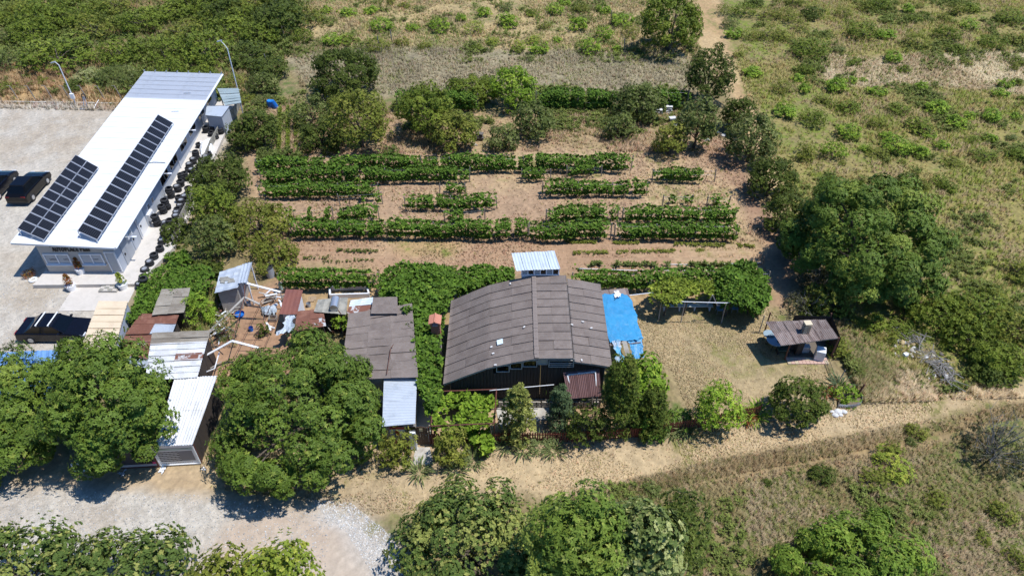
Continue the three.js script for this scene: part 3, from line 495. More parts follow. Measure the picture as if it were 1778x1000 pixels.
// ------------------------------------------------------------------ trees of the boundary and the orchard
const MID = { L: 0.19, W: 0.42, per: 6, density: 42, clumpArea: 1.5, limbs: 10 };
const orch = [ // name, label, box, clear, colours, extra
  ['hedge_tree', 'dark round tree at the turn of the straw-coloured track', [1188, 80, 1278, 188], 0.1, 'dark', { L: 0.18 }],
  ['field_tree', 'loose dark tree beside the track at the top edge of the photo', [1108, -8, 1226, 90], 0.6, 'thicket', { L: 0.26, lump: 0.35, density: 22 }],
  ['hedge_tree', 'topmost of the four trees lining the earth path below the track', [1252, 165, 1315, 238], 0, 'dark', {}],
  ['hedge_tree', 'grey-green tree in the line along the earth path, level with the gravelly orchard corner', [1262, 195, 1350, 298], -0.3, 'grey', {}],
  ['hedge_tree', 'tree in the line along the earth path, just above the huge walnut', [1298, 268, 1384, 356], 0, 'dark', {}],
  ['hedge_tree', 'narrow tree wedged between the earth path and the huge walnut', [1328, 335, 1402, 415], 0, 'dark', {}],
  ['wild_tree', 'olive-green bushy tree behind the barbecue shelter', [1398, 485, 1478, 566], -0.6, 'olive', {}],
  ['wild_shrub', 'bushy wild shrub right above the rubble heap', [1632, 545, 1722, 628], -0.5, 'thicket', { clumpArea: 0.9 }],
  ['wild_shrub', 'lowest wild shrub at the right edge, over the branches of the rubble heap', [1680, 588, 1772, 674], -0.5, 'thicket', { clumpArea: 0.9 }],
  ['wild_shrub', 'wild shrub at the right edge level with the barbecue shelter', [1700, 530, 1786, 612], -0.5, 'olive', { clumpArea: 0.9 }],
  ['wild_shrub', 'pale wild shrub below the right side of the huge walnut', [1616, 505, 1700, 572], -0.5, 'olive', { clumpArea: 0.9 }],
  ['wild_tree', 'dark wild tree between the huge walnut and the rubble heap', [1574, 500, 1682, 590], -0.3, 'thicket', { L: 0.2, W: 0.35, clumpArea: 1.1 }],
  ['fruit_tree', 'grey-green apple tree in the far right corner of the orchard', [1176, 168, 1248, 262], 0.5, 'grey', {}],
  ['fruit_tree', 'grey-green fruit tree behind the low shrub, near the far vine hedge', [1066, 142, 1154, 215], 0.2, 'grey', {}],
  ['fruit_tree', 'squat grey-green fruit tree in the middle of the orchard grass', [1048, 198, 1100, 248], 0.1, 'grey', {}],
  ['fruit_tree', 'yellow-tinged young fruit tree in the right half of the orchard', [1138, 215, 1190, 276], 0.2, 'olive', {}],
  ['fruit_tree', 'grey-green apple tree in the middle of the orchard, lower left of the hedge', [892, 178, 962, 245], 0.4, 'grey', {}],
  ['fruit_tree', 'small bluish fruit tree just above the vine rows, right of the hollow', [850, 215, 897, 268], 0.2, 'grey', {}],
  ['fruit_tree', 'bright yellow-green tree rising over the far vine hedge', [848, 113, 932, 195], 0.1, 'lime', {}],
  ['fruit_tree', 'green tree left of the bright yellow-green one at the far hedge', [772, 128, 858, 190], 0, 'thicket', {}],
  ['fruit_tree', 'green tree with a bare stem in the middle left of the orchard', [686, 142, 795, 240], 0.6, 'thicket', {}],
  ['fruit_tree', 'light green tree left of the bare orchard patch', [748, 190, 830, 268], 0.2, 'olive', {}],
  ['fruit_tree', 'large light green fluffy tree right of the blue barrels', [562, 152, 682, 266], 0.3, 'olive', { L: 0.18 }],
  ['fruit_tree', 'big dark tree behind the fluffy light green one', [530, 78, 668, 175], 0.4, 'dark', { lump: 0.3 }],
  ['fruit_tree', 'dark tree on the left of the orchard in front of the fluffy light green one', [520, 212, 592, 268], 0.2, 'dark', {}],
  ['fruit_tree', 'thin grey fruit tree right of the blue barrels', [500, 165, 575, 228], 0.2, 'grey', { density: 18 }],
  ['fruit_tree', 'dark tree left of the rows of young vegetables', [414, 186, 482, 262], 0.3, 'dark', { lump: 0.3 }],
  ['fruit_tree', 'grey-green tree behind the blue barrels', [428, 126, 484, 170], 0.2, 'grey', {}],
  ['garden_tree', 'dark green tree beside the tyre stacks, topmost of the group along the white building', [328, 264, 438, 350], 0.3, 'dark', {}],
  ['garden_tree', 'pale-flowering tree beside the tyre stacks, between the darker ones', [328, 318, 412, 408], 0.3, 'thicket', { lump: 0.3 }],
  ['garden_tree', 'large feathery tree beside the left end of the lower vine rows', [384, 344, 508, 432], 0.4, 'olive', { L: 0.17, W: 0.35, per: 8 }],
  ['garden_tree', 'grey-leaved tree below the pale-flowering one', [336, 375, 410, 452], 0.2, 'grey', {}],
  ['garden_tree', 'feathery low tree above the patched grey shed roof', [436, 415, 518, 478], 0.1, 'olive', { L: 0.17, W: 0.35, per: 8 }],
  ['garden_tree', 'small leafy tree against the tyre stacks near the concrete apron', [282, 380, 330, 430], 0, 'dark', {}],
  ['garden_tree', 'dark tree at the left end of the top vine row', [396, 205, 450, 270], 0, 'dark', {}],
];
for (const [name, label, box, clear, cols, o] of orch) tree(name, label, 'tree', box, clear - 0.55, cols, { ...MID, ...o });

// ------------------------------------------------------------------ front garden and yard
const cone = (p) => (h) => Math.pow(clamp(1.04 - h, 0, 1), p) * 0.9 + 0.1;
const CON = { L: 0.16, W: 0.4, per: 6, density: 60, clumpArea: 0.42, droop: 0.05, up: 0.3, leafName: 'crown', woody: 'trunk', category: 'tree', flat: 0.9, low: 1.9, clear: 0.05 };
shrub('thuja', 'yellowish cone-shaped thuja inside the red fence in front of the house', [862, 664, 938, 768], 'thuja', { ...CON, shape: cone(0.55), per: 7 });
shrub('blue_spruce', 'blue-green spruce inside the red fence beside the small porch roof', [944, 664, 1002, 748], 'spruce', { ...CON, shape: cone(0.7), mat: M.needle, W: 0.25, per: 8, spread: 1.3 });
shrub('evergreen_shrub', 'upright green shrub at the red fence right of the blue spruce', [986, 698, 1046, 780], 'dark', { L: 0.18, flat: 0.8 });
shrub('cypress', 'broad dark cypress at the right front corner of the house', [1032, 616, 1120, 764], 'cypress', { ...CON, shape: cone(0.4), mat: M.needle, L: 0.15, W: 0.3, per: 8, flat: 0.7 });
shrub('cypress', 'dark cypress behind the ivy-covered tree, next to the dry lawn', [1092, 668, 1176, 762], 'cypress', { ...CON, shape: cone(0.45), mat: M.needle, L: 0.15, W: 0.3, per: 8, flat: 0.7 });
shrub('climber_covered_tree', 'tree smothered in bright green climber below the blue tarpaulin', [1062, 616, 1160, 712], 'lime', { L: 0.18, W: 0.8, density: 44, category: 'tree', leafName: 'crown', woody: 'trunk', flat: 0.7 });
shrub('laurel_shrub', 'glossy green shrub growing through the red fence below the dark cypresses', [1108, 715, 1154, 768], 'vine', { W: 0.5 });
shrub('laurel_shrub', 'low leafy shrub on top of the red fence right of the cypresses', [1160, 716, 1212, 742], 'vine', { W: 0.5 });
shrub('young_tree', 'light green young tree leaning over the right part of the red fence', [1206, 660, 1290, 754], 'lime', { L: 0.2, W: 0.4, category: 'tree', leafName: 'crown', woody: 'trunk', clear: 0.1, density: 30, lump: 0.35 });
shrub('juniper', 'wide dark green juniper at the right end of the red fence', [1336, 650, 1440, 748], 'cypress', { L: 0.15, W: 0.35, per: 9, mat: M.needle, lump: 0.35, up: 0.7, density: 60, clear: 0 });
shrub('privet_shrub', 'dark leafy shrub left of the wooden garden gate', [660, 748, 715, 816], 'olive', { lump: 0.3 });
shrub('privet_shrub', 'dark leafy shrub right of the wooden garden gate', [756, 746, 806, 812], 'olive', { lump: 0.3 });
shrub('rose_shrub', 'small shrub on the bench terrace below the stone house base', [938, 676, 958, 702], 'vine', { density: 40 });
shrub('garden_shrub', 'leafy shrub in the white-edged raised bed by the bent wire fence', [1448, 668, 1492, 706], 'lime', {});
shrub('fig_shrub', 'dark leafy shrub between the cream roof and the rusty sheets', [186, 560, 220, 600], 'dark', { W: 0.7, clear: 0.5 });
shrub('walnut_sapling', 'leafy branch tip rising between cistern and brown annexe roof', [580, 546, 606, 572], 'lime', { clear: 0.8, density: 24 });
shrub('tomato_plant', 'small dark plant on the reddish floor of the ruined greenhouse', [448, 562, 466, 588], 'dark', {});
shrub('weed_clump', 'tall light green weeds between the wood-grey roof and the ruined greenhouse', [322, 510, 372, 578], 'lime', { density: 26, up: 0.9, L: 0.26, W: 0.25, clear: -0.8 });
shrub('weed_clump', 'greyish dry weeds along the left side of the ruined greenhouse', [372, 545, 410, 600], 'grey', { density: 16, up: 0.9, L: 0.24, W: 0.2, clear: -0.4 });
shrub('climbing_plant', 'leafy climber at the back left frame of the ruined greenhouse', [374, 496, 408, 530], 'dark', { density: 24 });
shrub('silver_shrub', 'silvery white shrub beside the left lamp post at the far lot fence', [124, 118, 182, 150], 'silver', { L: 0.22, W: 0.25, density: 40 });
shrub('silver_shrub', 'grey-green willow-like shrub left of the far end of the white roof', [166, 112, 242, 158], 'grey', { L: 0.26, W: 0.2, up: 0.9 });
shrub('fern_bush', 'small round bush at the bare patch above the top vine row', [664, 252, 690, 272], 'grey', {});
// strap-leaved clumps of irises along the fence, and other tufted plants
function tuftPlant(name, label, category, px, py, R, H, n, cols, group) {
  const c = G(px, py), r = rng(px * 31 + py), t = thing(name, label, category, c, group), B = new Leaves();
  for (let k = 0; k < n; k++) { const f = r() * 6.283, q = R * Math.sqrt(r()), e = 0.35 + r() * 0.75, x = c.x + Math.cos(f) * q * 0.6, z = c.z + Math.sin(f) * q * 0.6, L = H * (0.7 + 0.6 * r()), cc = pickCol(r, GRN[cols]), t2 = 0.8 + 0.4 * r(); let d = V(Math.cos(f) * Math.sin(e), Math.cos(e), Math.sin(f) * Math.sin(e)), nn = V(-Math.cos(f) * Math.cos(e), Math.sin(e), -Math.sin(f) * Math.cos(e)); B.leaf(x, 0.02, z, d.x, d.y, d.z, nn.x, nn.y, nn.z, L * 0.6, 0.07, cc[0] * t2, cc[1] * t2, cc[2] * t2); const p = V(x, 0.02, z).addScaledVector(d, L * 0.52); d.y -= 0.7; d.normalize(); B.leaf(p.x, p.y, p.z, d.x, d.y, d.z, nn.x * 0.5, 0.9, nn.z * 0.5, L * 0.55, 0.065, cc[0] * t2, cc[1] * t2, cc[2] * t2); }
  B.build('foliage', M.leaf, t).userData.kind = 'stuff'; return t;
}
const irises = [[728, 822, 'at the left shrub by the gate'], [792, 818, 'under the right-hand gate shrub'], [822, 802, 'left of the fallen pale branch'], [880, 776, 'below the left part of the red fence'], [912, 782, 'below the yellowish thuja'], [938, 776, 'right under the yellowish thuja'], [962, 784, 'below the blue spruce'], [1168, 752, 'below the low shrub on the fence'], [1190, 750, 'left of the leaning young tree'], [1318, 716, 'light green one at the last fence panels'], [1308, 728, 'at the foot of the last fence panels'], [1458, 672, 'spiky bluish one in the raised bed']];
irises.forEach(([x, y, where], k) => tuftPlant('iris_clump', 'clump of strap-like iris leaves ' + where, 'plant', x, y, 0.55, 0.75, 70, k === 11 ? 'spruce' : k > 8 ? 'lime' : 'iris', 'iris clumps along the garden fence'));
tuftPlant('red_leaved_plant', 'dark red-leaved plant at the right end of the red fence', 'plant', 1296, 728, 0.5, 0.6, 60, 'red'); tuftPlant('red_leaved_plant', 'purple-leaved plant left of the raised bed', 'plant', 1436, 684, 0.4, 0.5, 50, 'red');

// ------------------------------------------------------------------ vines: rows, hedges, canopies
const rowsV = [ // foot of the left end, foot of the right end, height, width, words, extra
  [448, 300, 802, 295, 1.35, 0.95, 'longest far vine row on the left, hindmost of all'],
  [782, 299, 1096, 296, 1.45, 1.1, 'dense hedge-like vine row at the back, right half'],
  [455, 320, 816, 316, 1.4, 0.95, 'second vine row from the back on the left, with trunks showing at its right end'],
  [452, 344, 658, 342, 1.3, 1.1, 'third vine row from the back, short one at the left'],
  [590, 358, 664, 354, 1.1, 0.9, 'short thin stretch of vine in front of the third row', { gap: 0.4 }],
  [704, 364, 862, 362, 1.2, 1.0, 'vine stretch with pale trunks in the middle left of the garden'],
  [906, 314, 956, 314, 1.1, 0.9, 'single spreading vine right of the dense back row', { gap: 0.25 }],
  [984, 306, 1044, 306, 1.0, 0.7, 'pair of small vines below the dense back row', { gap: 0.42 }],
  [1132, 316, 1240, 316, 1.2, 0.9, 'vine stretch at the far right with thick bare trunks', { gap: 0.36 }],
  [942, 340, 1122, 340, 1.25, 1.1, 'bushy vine stretch in the middle right of the garden'],
  [764, 336, 808, 336, 0.9, 0.6, 'thin young vine left of the middle of the garden', { gap: 0.45 }],
  [1150, 358, 1200, 358, 1.0, 0.7, 'small vine near the right path, left of the two', { gap: 0.36 }],
  [1226, 362, 1264, 362, 1.1, 0.9, 'small round vine beside the right earth path', { gap: 0.25 }],
  [500, 384, 658, 380, 1.1, 0.9, 'thin vine stretch right of the feathery tree', { gap: 0.36 }],
  [772, 386, 842, 382, 1.0, 0.8, 'short vine stretch behind the long front row, left of the middle', { gap: 0.38 }],
  [948, 388, 1072, 384, 1.3, 1.1, 'vine stretch second from the front, middle right'],
  [1080, 386, 1274, 386, 1.3, 1.1, 'vine stretch second from the front, at the right end'],
  [508, 412, 918, 414, 1.45, 1.1, 'long front vine row, left part'],
  [916, 416, 1060, 414, 1.4, 1.1, 'front vine row, middle part left of the gap'],
  [1066, 416, 1276, 416, 1.4, 1.05, 'front vine row, right part by the earth path'],
  [488, 502, 660, 500, 1.4, 1.1, 'vine hedge behind the sheds and the white cold frame', { gap: 0.1 }],
  [992, 500, 1330, 498, 1.35, 1.1, 'vine hedge behind the house and the arbour', { gap: 0.1 }],
  [690, 190, 830, 192, 1.8, 1.7, 'far vine hedge between orchard and meadow, left part'],
  [930, 188, 1075, 190, 1.8, 1.6, 'far vine hedge between orchard and meadow, middle part'],
  [1075, 190, 1192, 188, 1.9, 1.6, 'far vine hedge between orchard and meadow, right part'],
];
for (const [x0, y0, x1, y1, h, w, words, o] of rowsV) vineRow(words, G(x0, y0), G(x1, y1), h, w, o);
function canopy(name, label, poly, h, o, posts = [], beams = []) {
  const c = G(poly.reduce((s, p) => s + p[0], 0) / poly.length, poly.reduce((s, p) => s + p[1], 0) / poly.length, h), t = thing(name, label, 'climbing vine', V(c.x, 0, c.z)), B = new Leaves();
  leafCanopy(B, (treeSeed += 3), poly, h, o); B.build('foliage', M.leaf, t).userData.kind = 'stuff';
  for (const [x, y] of posts) { const g = G(x, y, h), b = new MB(); b.tube([V(g.x, -0.02, g.z), V(g.x + 0.08, h * 0.5, g.z), V(g.x, h - 0.05, g.z)], [0.06, 0.045, 0.03], 6); b.build('trunk', M.bark, t); }
  return t;
}
canopy('grape_vine', 'thick grape vine covering the passage between the brown annexe and the house', [[700, 470], [760, 455], [778, 500], [770, 545], [766, 600], [764, 668], [752, 704], [730, 688], [718, 600], [696, 520], [676, 500]], 2.7, { cols: 'vine', bump: 0.55, thick: 1.2, density: 78, holes: 0.36 }, [[735, 560], [745, 640], [730, 520]]);
canopy('grape_vine', 'grape vine heaped behind the left half of the house roof', [[655, 468], [700, 456], [760, 458], [890, 462], [895, 480], [840, 490], [790, 505], [775, 530], [740, 540], [690, 515], [662, 512]], 2.3, { cols: 'vine', bump: 0.6, thick: 1.1, density: 90, holes: 0.22 }, [[700, 490], [820, 480]]);
canopy('grape_vine', 'yellow-green grape vine over the small pergola behind the garden gate', [[742, 690], [770, 676], [850, 672], [860, 700], [852, 742], [746, 736], [738, 712]], 2.0, { cols: 'lime', bump: 0.35, thick: 0.5, density: 38, holes: 0.47 }, [[750, 730], [850, 735]]);
canopy('grape_vine', 'green vine on the dark front wall of the house', [[778, 672], [850, 670], [858, 690], [846, 706], [780, 706]], 1.3, { cols: 'vine', bump: 0.5, thick: 0.8, density: 60, holes: 0.45 });
canopy('grape_vine', 'vine tumbling over the red fence beside the gate', [[748, 738], [850, 742], [860, 770], [842, 790], [820, 760], [752, 764]], 1.1, { cols: 'lime', bump: 0.35, thick: 0.9, density: 60, holes: 0.4 });
canopy('ivy_mat', 'bright green creeper covering the old shed beside the concrete terrace', [[242, 478], [278, 460], [330, 456], [372, 468], [352, 498], [330, 515], [282, 520], [258, 536], [236, 560], [220, 556], [228, 512]], 2.0, { cols: 'vine', bump: 0.35, thick: 1.0, density: 100, holes: 0.16, L: 0.17 });
canopy('creeper_patch', 'low creeper between the tyres and the dark garden trees', [[282, 442], [318, 432], [334, 452], [300, 462]], 0.7, { cols: 'vine', bump: 0.3, thick: 0.6, density: 70 });
canopy('creeper_patch', 'leafy creeper below the dark garden trees left of the patched grey roof', [[330, 450], [385, 455], [380, 478], [340, 470]], 0.6, { cols: 'dark', bump: 0.3, thick: 0.5, density: 60 });
canopy('pumpkin_patch', 'leafy ground plants at the left end of the top vine rows', [[446, 262], [520, 256], [524, 272], [470, 282], [448, 286]], 0.6, { cols: 'grey', bump: 0.3, thick: 0.5, density: 50, L: 0.26 });

// ------------------------------------------------------------------ sheet-roofed sheds
const lerp4 = (C, u, v) => V().copy(C[0]).multiplyScalar((1 - u) * (1 - v)).addScaledVector(C[1], u * (1 - v)).addScaledVector(C[2], u * v).addScaledVector(C[3], (1 - u) * v);
const centre = (C) => V((C[0].x + C[1].x + C[2].x + C[3].x) / 4, 0, (C[0].z + C[1].z + C[2].z + C[3].z) / 4);
let sheetSeed = 100;
// C: corners far left, far right, near right, near left; rows x cols overlapping sheets, each a part
function roofSheets(t, C, o) {
  const r = rng((sheetSeed += 3)), rows = o.rows ?? 1, cols = o.cols ?? 1;
  for (let j = 0; j < rows; j++) for (let i = 0; i < cols; i++) {
    const ov = 0.012, lift = ((i * 7 + j * 3) % 5) * 0.006 + (r() - 0.5) * (o.uneven ?? 0.02), q = (u, v) => lerp4(C, u, v).add(V(0, lift, 0)), u0 = i / cols - ov, u1 = (i + 1) / cols + ov, v0 = j / rows - ov, v1 = (j + 1) / rows + ov;
    const m = o.pick ? o.pick(i, j, r) : o.mats[Math.floor(r() * o.mats.length)], b = new MB();
    b.sheet(q(u0, v0), q(u1, v0), q(u1, v1), q(u0, v1), o.waves ?? 6, o.amp ?? 0.025, o.along ?? 'v', o.sag ?? 0.02, r); b.build('roof_sheet', m, t);
  }
}
function shed(name, label, category, corners, o) {
  const C = corners.map((c) => (c.isVector3 ? c : G(...c))), c = centre(C), t = thing(name, label, category, c); roofSheets(t, C, o);
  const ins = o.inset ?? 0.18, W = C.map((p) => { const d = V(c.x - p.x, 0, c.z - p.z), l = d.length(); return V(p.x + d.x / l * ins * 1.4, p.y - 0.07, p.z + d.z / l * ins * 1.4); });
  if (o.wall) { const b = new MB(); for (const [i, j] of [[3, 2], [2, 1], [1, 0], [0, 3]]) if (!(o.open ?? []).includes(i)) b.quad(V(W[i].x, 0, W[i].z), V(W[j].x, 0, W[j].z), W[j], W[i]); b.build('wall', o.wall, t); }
  if (o.posts) for (const w of W) new MB().tube([V(w.x, -0.02, w.z), w], 0.05, 6).build('post', o.posts, t);
  const e = new MB(); for (const [i, j] of [[3, 2], [2, 1], [1, 0], [0, 3]]) e.bar(V(W[i].x, W[i].y - 0.03, W[i].z), V(W[j].x, W[j].y - 0.03, W[j].z), 0.07, 0.08); e.build('roof_frame', o.frame ?? M.greyWood, t);
  return t;
}
shed('storage_container', 'cream corrugated roof of a container beside the dark saloon car', 'container', [[170, 524, 2.4], [220, 524, 2.4], [197, 606, 2.4], [139, 606, 2.4]], { rows: 7, waves: 3, mats: [creamSheet], wall: M.stuccoBlue, inset: 0.05, uneven: 0 });
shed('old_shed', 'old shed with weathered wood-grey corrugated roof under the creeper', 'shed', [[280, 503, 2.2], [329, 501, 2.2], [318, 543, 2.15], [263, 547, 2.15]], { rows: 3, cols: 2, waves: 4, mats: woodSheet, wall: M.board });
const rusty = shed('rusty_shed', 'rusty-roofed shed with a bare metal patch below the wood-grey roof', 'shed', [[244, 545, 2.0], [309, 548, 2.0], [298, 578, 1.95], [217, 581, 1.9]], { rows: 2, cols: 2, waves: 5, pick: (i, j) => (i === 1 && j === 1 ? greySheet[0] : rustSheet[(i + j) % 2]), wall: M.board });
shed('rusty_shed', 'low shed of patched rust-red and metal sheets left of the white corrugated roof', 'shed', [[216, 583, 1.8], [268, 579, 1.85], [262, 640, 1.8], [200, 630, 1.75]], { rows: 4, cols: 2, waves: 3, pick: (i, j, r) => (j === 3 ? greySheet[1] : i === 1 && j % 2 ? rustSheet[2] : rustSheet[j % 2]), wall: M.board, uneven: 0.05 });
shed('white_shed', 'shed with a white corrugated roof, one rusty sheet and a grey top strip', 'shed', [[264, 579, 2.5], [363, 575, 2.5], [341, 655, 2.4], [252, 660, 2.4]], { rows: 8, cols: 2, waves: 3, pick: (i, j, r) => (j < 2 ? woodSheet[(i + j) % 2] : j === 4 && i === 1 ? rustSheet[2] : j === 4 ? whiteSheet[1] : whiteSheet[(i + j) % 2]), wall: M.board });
const LC = [G(303, 658, 2.35), G(376, 654, 2.35), G(334, 771, 2.0), G(268, 774, 2.0)];
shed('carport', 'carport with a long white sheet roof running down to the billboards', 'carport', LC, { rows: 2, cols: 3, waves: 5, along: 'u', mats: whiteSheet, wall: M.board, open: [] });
shed('blue_carport', 'blue corrugated carport roof showing through the left walnut tree', 'carport', [[-70, 616, 2.5], [109, 608, 2.5], [101, 690, 2.5], [-90, 695, 2.5]], { rows: 1, cols: 6, waves: 4, along: 'u', mats: [blueSheet], posts: M.greyPaint });
const patched = shed('patched_shed', 'light grey shed roof with dark torn patches below the feathery tree', 'shed', [[381, 473, 2.2], [424, 460, 2.25], [412, 500, 2.2], [372, 509, 2.2]], { rows: 1, cols: 3, waves: 4, along: 'v', mats: greySheet, wall: M.greyWood });
shed('lean_to', 'narrow raised grey roof strip on the right side of the patched shed roof', 'shed', [[420, 459, 2.42], [437, 455, 2.42], [428, 490, 2.38], [413, 492, 2.38]], { rows: 2, waves: 3, along: 'u', mats: greySheet, posts: M.frameWhite });
for (const [x, y, s] of [[391, 484, 0.26], [401, 487, 0.22], [386, 490, 0.15]]) { const p = G(x, y, 2.24), r = rng(x), pts = []; for (let k = 0; k < 9; k++) { const q = s * (0.5 + r()); pts.push([p.x + Math.cos(k * 0.7) * q * 1.4, p.z + Math.sin(k * 0.7) * q]); } new MB().prism(pts, 2.21, 2.262 + s * 0.03).build('torn_patch', M.oldSlab, patched).position.add(patched.position).sub(patched.position); }
shed('red_roof_shed', 'small shed with a smooth red-brown roof right of the ruined greenhouse', 'shed', [[496, 502, 2.0], [525, 504, 2.0], [515, 545, 1.95], [485, 545, 1.95]], { rows: 1, cols: 1, waves: 4, amp: 0.008, along: 'u', mats: [redSheet], wall: M.frameWhite });
shed('rusty_lean_to', 'rust-red sheet roof between the silver tarpaulin and the cistern slab', 'shed', [[516, 541, 1.8], [560, 537, 1.8], [565, 566, 1.75], [511, 576, 1.7]], { rows: 2, cols: 2, waves: 4, along: 'v', pick: (i, j) => (j && i ? rustSheet[2] : rustSheet[0]), wall: M.board });
const slab = shed('cistern', 'grey slab-topped cistern carrying a metal drum', 'cistern', [[552, 520, 1.9], [603, 517, 1.9], [600, 546, 1.9], [545, 541, 1.9]], { rows: 1, cols: 4, waves: 2, amp: 0.003, along: 'u', mats: [M.oldSlab], wall: M.dark });
shed('sheet_shed', 'little roof of one silver and one rusty white sheet beside the brown annexe', 'shed', [[609, 522, 2.3], [647, 517, 2.3], [645, 541, 2.25], [602, 545, 2.25]], { rows: 2, cols: 2, waves: 3, along: 'v', pick: (i, j) => (j ? rustSheet[2] : silverSheet[0]), wall: M.board });
const AN = [G(606, 546, 2.55), G(714, 529, 2.75), G(724, 654, 2.75), G(592, 658, 2.45)];
const annexe = shed('annexe', 'long annexe with a dark brown corrugated roof left of the house', 'outbuilding', AN, { rows: 9, cols: 3, waves: 5, amp: 0.018, along: 'v', mats: onduline, wall: M.stucco, sag: 0.04, uneven: 0.035 });
shed('annexe_end', 'small upper end of brown corrugated roof behind the long annexe', 'outbuilding', [[648, 517, 2.8], [689, 516, 2.8], [690, 545, 2.85], [644, 545, 2.8]], { rows: 2, cols: 1, waves: 5, amp: 0.018, along: 'v', mats: onduline, wall: M.stucco });
{ const b = new MB(), p0 = G(671, 650, 2.75), p1 = G(678, 605, 2.85), p2 = G(683, 598, 3.0); b.tube([p0, p1, p2], 0.025, 5); b.build('roof_pole', M.rustBar, annexe); }
const GP = [G(667, 652, 2.4), G(723, 660, 2.4), G(720, 735, 2.25), G(664, 740, 2.25)];
const gatehouse = shed('gate_house', 'porch with a plain pale grey sheet roof left of the garden gate', 'outbuilding', GP, { rows: 2, cols: 1, waves: 9, amp: 0.008, along: 'v', mats: [greySheet[0]], wall: M.stucco });
{ // painted front of the porch: white pillar, brick panel and coloured picture
  const zf = GP[3].z - 0.05, x0 = GP[3].x + 0.35, x1 = GP[2].x - 0.02, cv = document.createElement('canvas'); cv.width = 256; cv.height = 256; const g = cv.getContext('2d');
  g.fillStyle = '#cfc8c0'; g.fillRect(0, 0, 256, 256); g.fillStyle = '#a8402c'; g.fillRect(0, 0, 256, 26); g.fillStyle = '#c9512f'; g.beginPath(); g.ellipse(120, 70, 42, 34, 0.4, 0, 7); g.fill(); g.fillStyle = '#d9a04a'; g.beginPath(); g.ellipse(140, 82, 20, 16, 0, 0, 7); g.fill(); g.fillStyle = '#8d97ad'; g.fillRect(60, 55, 30, 60); g.fillStyle = '#9a4a36'; g.fillRect(0, 150, 256, 106); g.fillStyle = '#c7b7a8'; for (let y = 0; y < 7; y++) g.fillRect(0, 158 + y * 14, 256, 2);
  const tx = new THREE.CanvasTexture(cv); tx.colorSpace = THREE.SRGBColorSpace; const b = new MB(); b.quad(V(x0, 0, zf), V(x1 - 0.6, 0, zf), V(x1 - 0.6, 2.1, zf), V(x0, 2.1, zf), [[0, 0], [1, 0], [1, 1], [0, 1]]); b.build('painted_panel', std(0xffffff, 0.8, { map: tx }), gatehouse);
  new MB().box(x1 - 0.18, 0.85, zf, 0.36, 1.7, 0.3).build('pillar', M.whitePanel, gatehouse); new MB().box(x1 - 0.2, 1.9, zf - 0.02, 0.5, 0.36, 0.06).build('window', M.glass, gatehouse);
}
{ // drum on the cistern slab
  const c = G(580, 527, 2.2), t = thing('metal_drum', 'ribbed galvanised drum lying on the cistern slab', 'drum', V(c.x, 1.9, c.z)), b = new MB(), pts = [], R = [];
  for (let k = 0; k <= 12; k++) { pts.push(V(c.x + 0.06 * (k / 12), 2.2, c.z - 0.5 + k / 12)); R.push(k % 4 === 2 ? 0.315 : 0.29); } b.tube(pts, R, 16); b.build('body', M.steel, t); new MB().tube([V(c.x + 0.06, 2.2, c.z + 0.5), V(c.x + 0.06, 2.2, c.z + 0.53)], [0.31, 0.31], 16, false).build('rim', M.steel, t); new MB().tube([V(c.x + 0.3, 1.95, c.z + 0.4), V(c.x + 0.55, 1.92, c.z + 0.75)], 0.03, 5).build('pipe', M.rustBar, t);
}
// draped sheet: a net of points over picture corners, with folds
function drape(name, label, category, corners, mat, o = {}) {
  const C = corners.map((c) => G(...c)), t = thing(name, label, category, centre(C)), b = new MB(), n = o.n ?? 18, seed = (sheetSeed += 3), q = [];
  const at = (u, v) => { const p = lerp4(C, u, v); p.y += (o.fold ?? 0.08) * (fb(p.x / 0.6 + seed, p.z / 1.7) - 0.5) * 2 + (o.fold ?? 0.08) * (fb(p.x / 0.35 + seed, p.z / 0.35 + 4) - 0.5); const e = Math.max(Math.abs(u - 0.5), Math.abs(v - 0.5)) * 2; if (o.mound) p.y += o.mound * (1 - e * e); if (o.hang) p.y -= o.hang * sstep(0.86, 1, e); if (o.edge) { p.x += (fb(v * 3 + seed, 1.5) - 0.5) * o.edge * (u - 0.5) * 4; p.z += (fb(u * 3 + seed, 5.5) - 0.5) * o.edge * (v - 0.5) * 4; } return p; };
  for (let j = 0; j <= n; j++) for (let i = 0; i <= n; i++) { const u = i / n, v = j / n, p = at(u, v), N = at(u, v + 0.01).sub(p).cross(at(u + 0.01, v).sub(p)).normalize(); if (N.y < 0) N.negate(); q.push(b.vert(p, N, p.x, p.z)); }
  for (let j = 0; j < n; j++) for (let i = 0; i < n; i++) { const k = j * (n + 1) + i; b.i.push(q[k], q[k + n + 1], q[k + n + 2], q[k], q[k + n + 2], q[k + 1]); }
  b.build('cloth', mat, t); return t;
}
drape('tarpaulin', 'dirty silver tarpaulin sagging between the red-brown and the rusty roof', 'tarpaulin', [[494, 548, 1.9], [516, 541, 1.9], [513, 572, 1.6], [478, 584, 1.3]], M.silverTarp, { fold: 0.16, edge: 0.5 });
drape('sheet_pile', 'pile of crumpled pale sheets on the greenhouse floor', 'sheets', [[454, 533, 0.3], [478, 528, 0.3], [480, 545, 0.3], [455, 547, 0.3]], M.silverTarp, { fold: 0.2, mound: 0.3, edge: 0.4 });
drape('white_cover', 'white plastic cover over a heap beside the wall of the white building', 'cover', [[343, 245, 0.7], [368, 240, 0.7], [372, 262, 0.5], [344, 270, 0.5]], M.white, { fold: 0.25, mound: 0.4, hang: 0.4, edge: 0.5 });

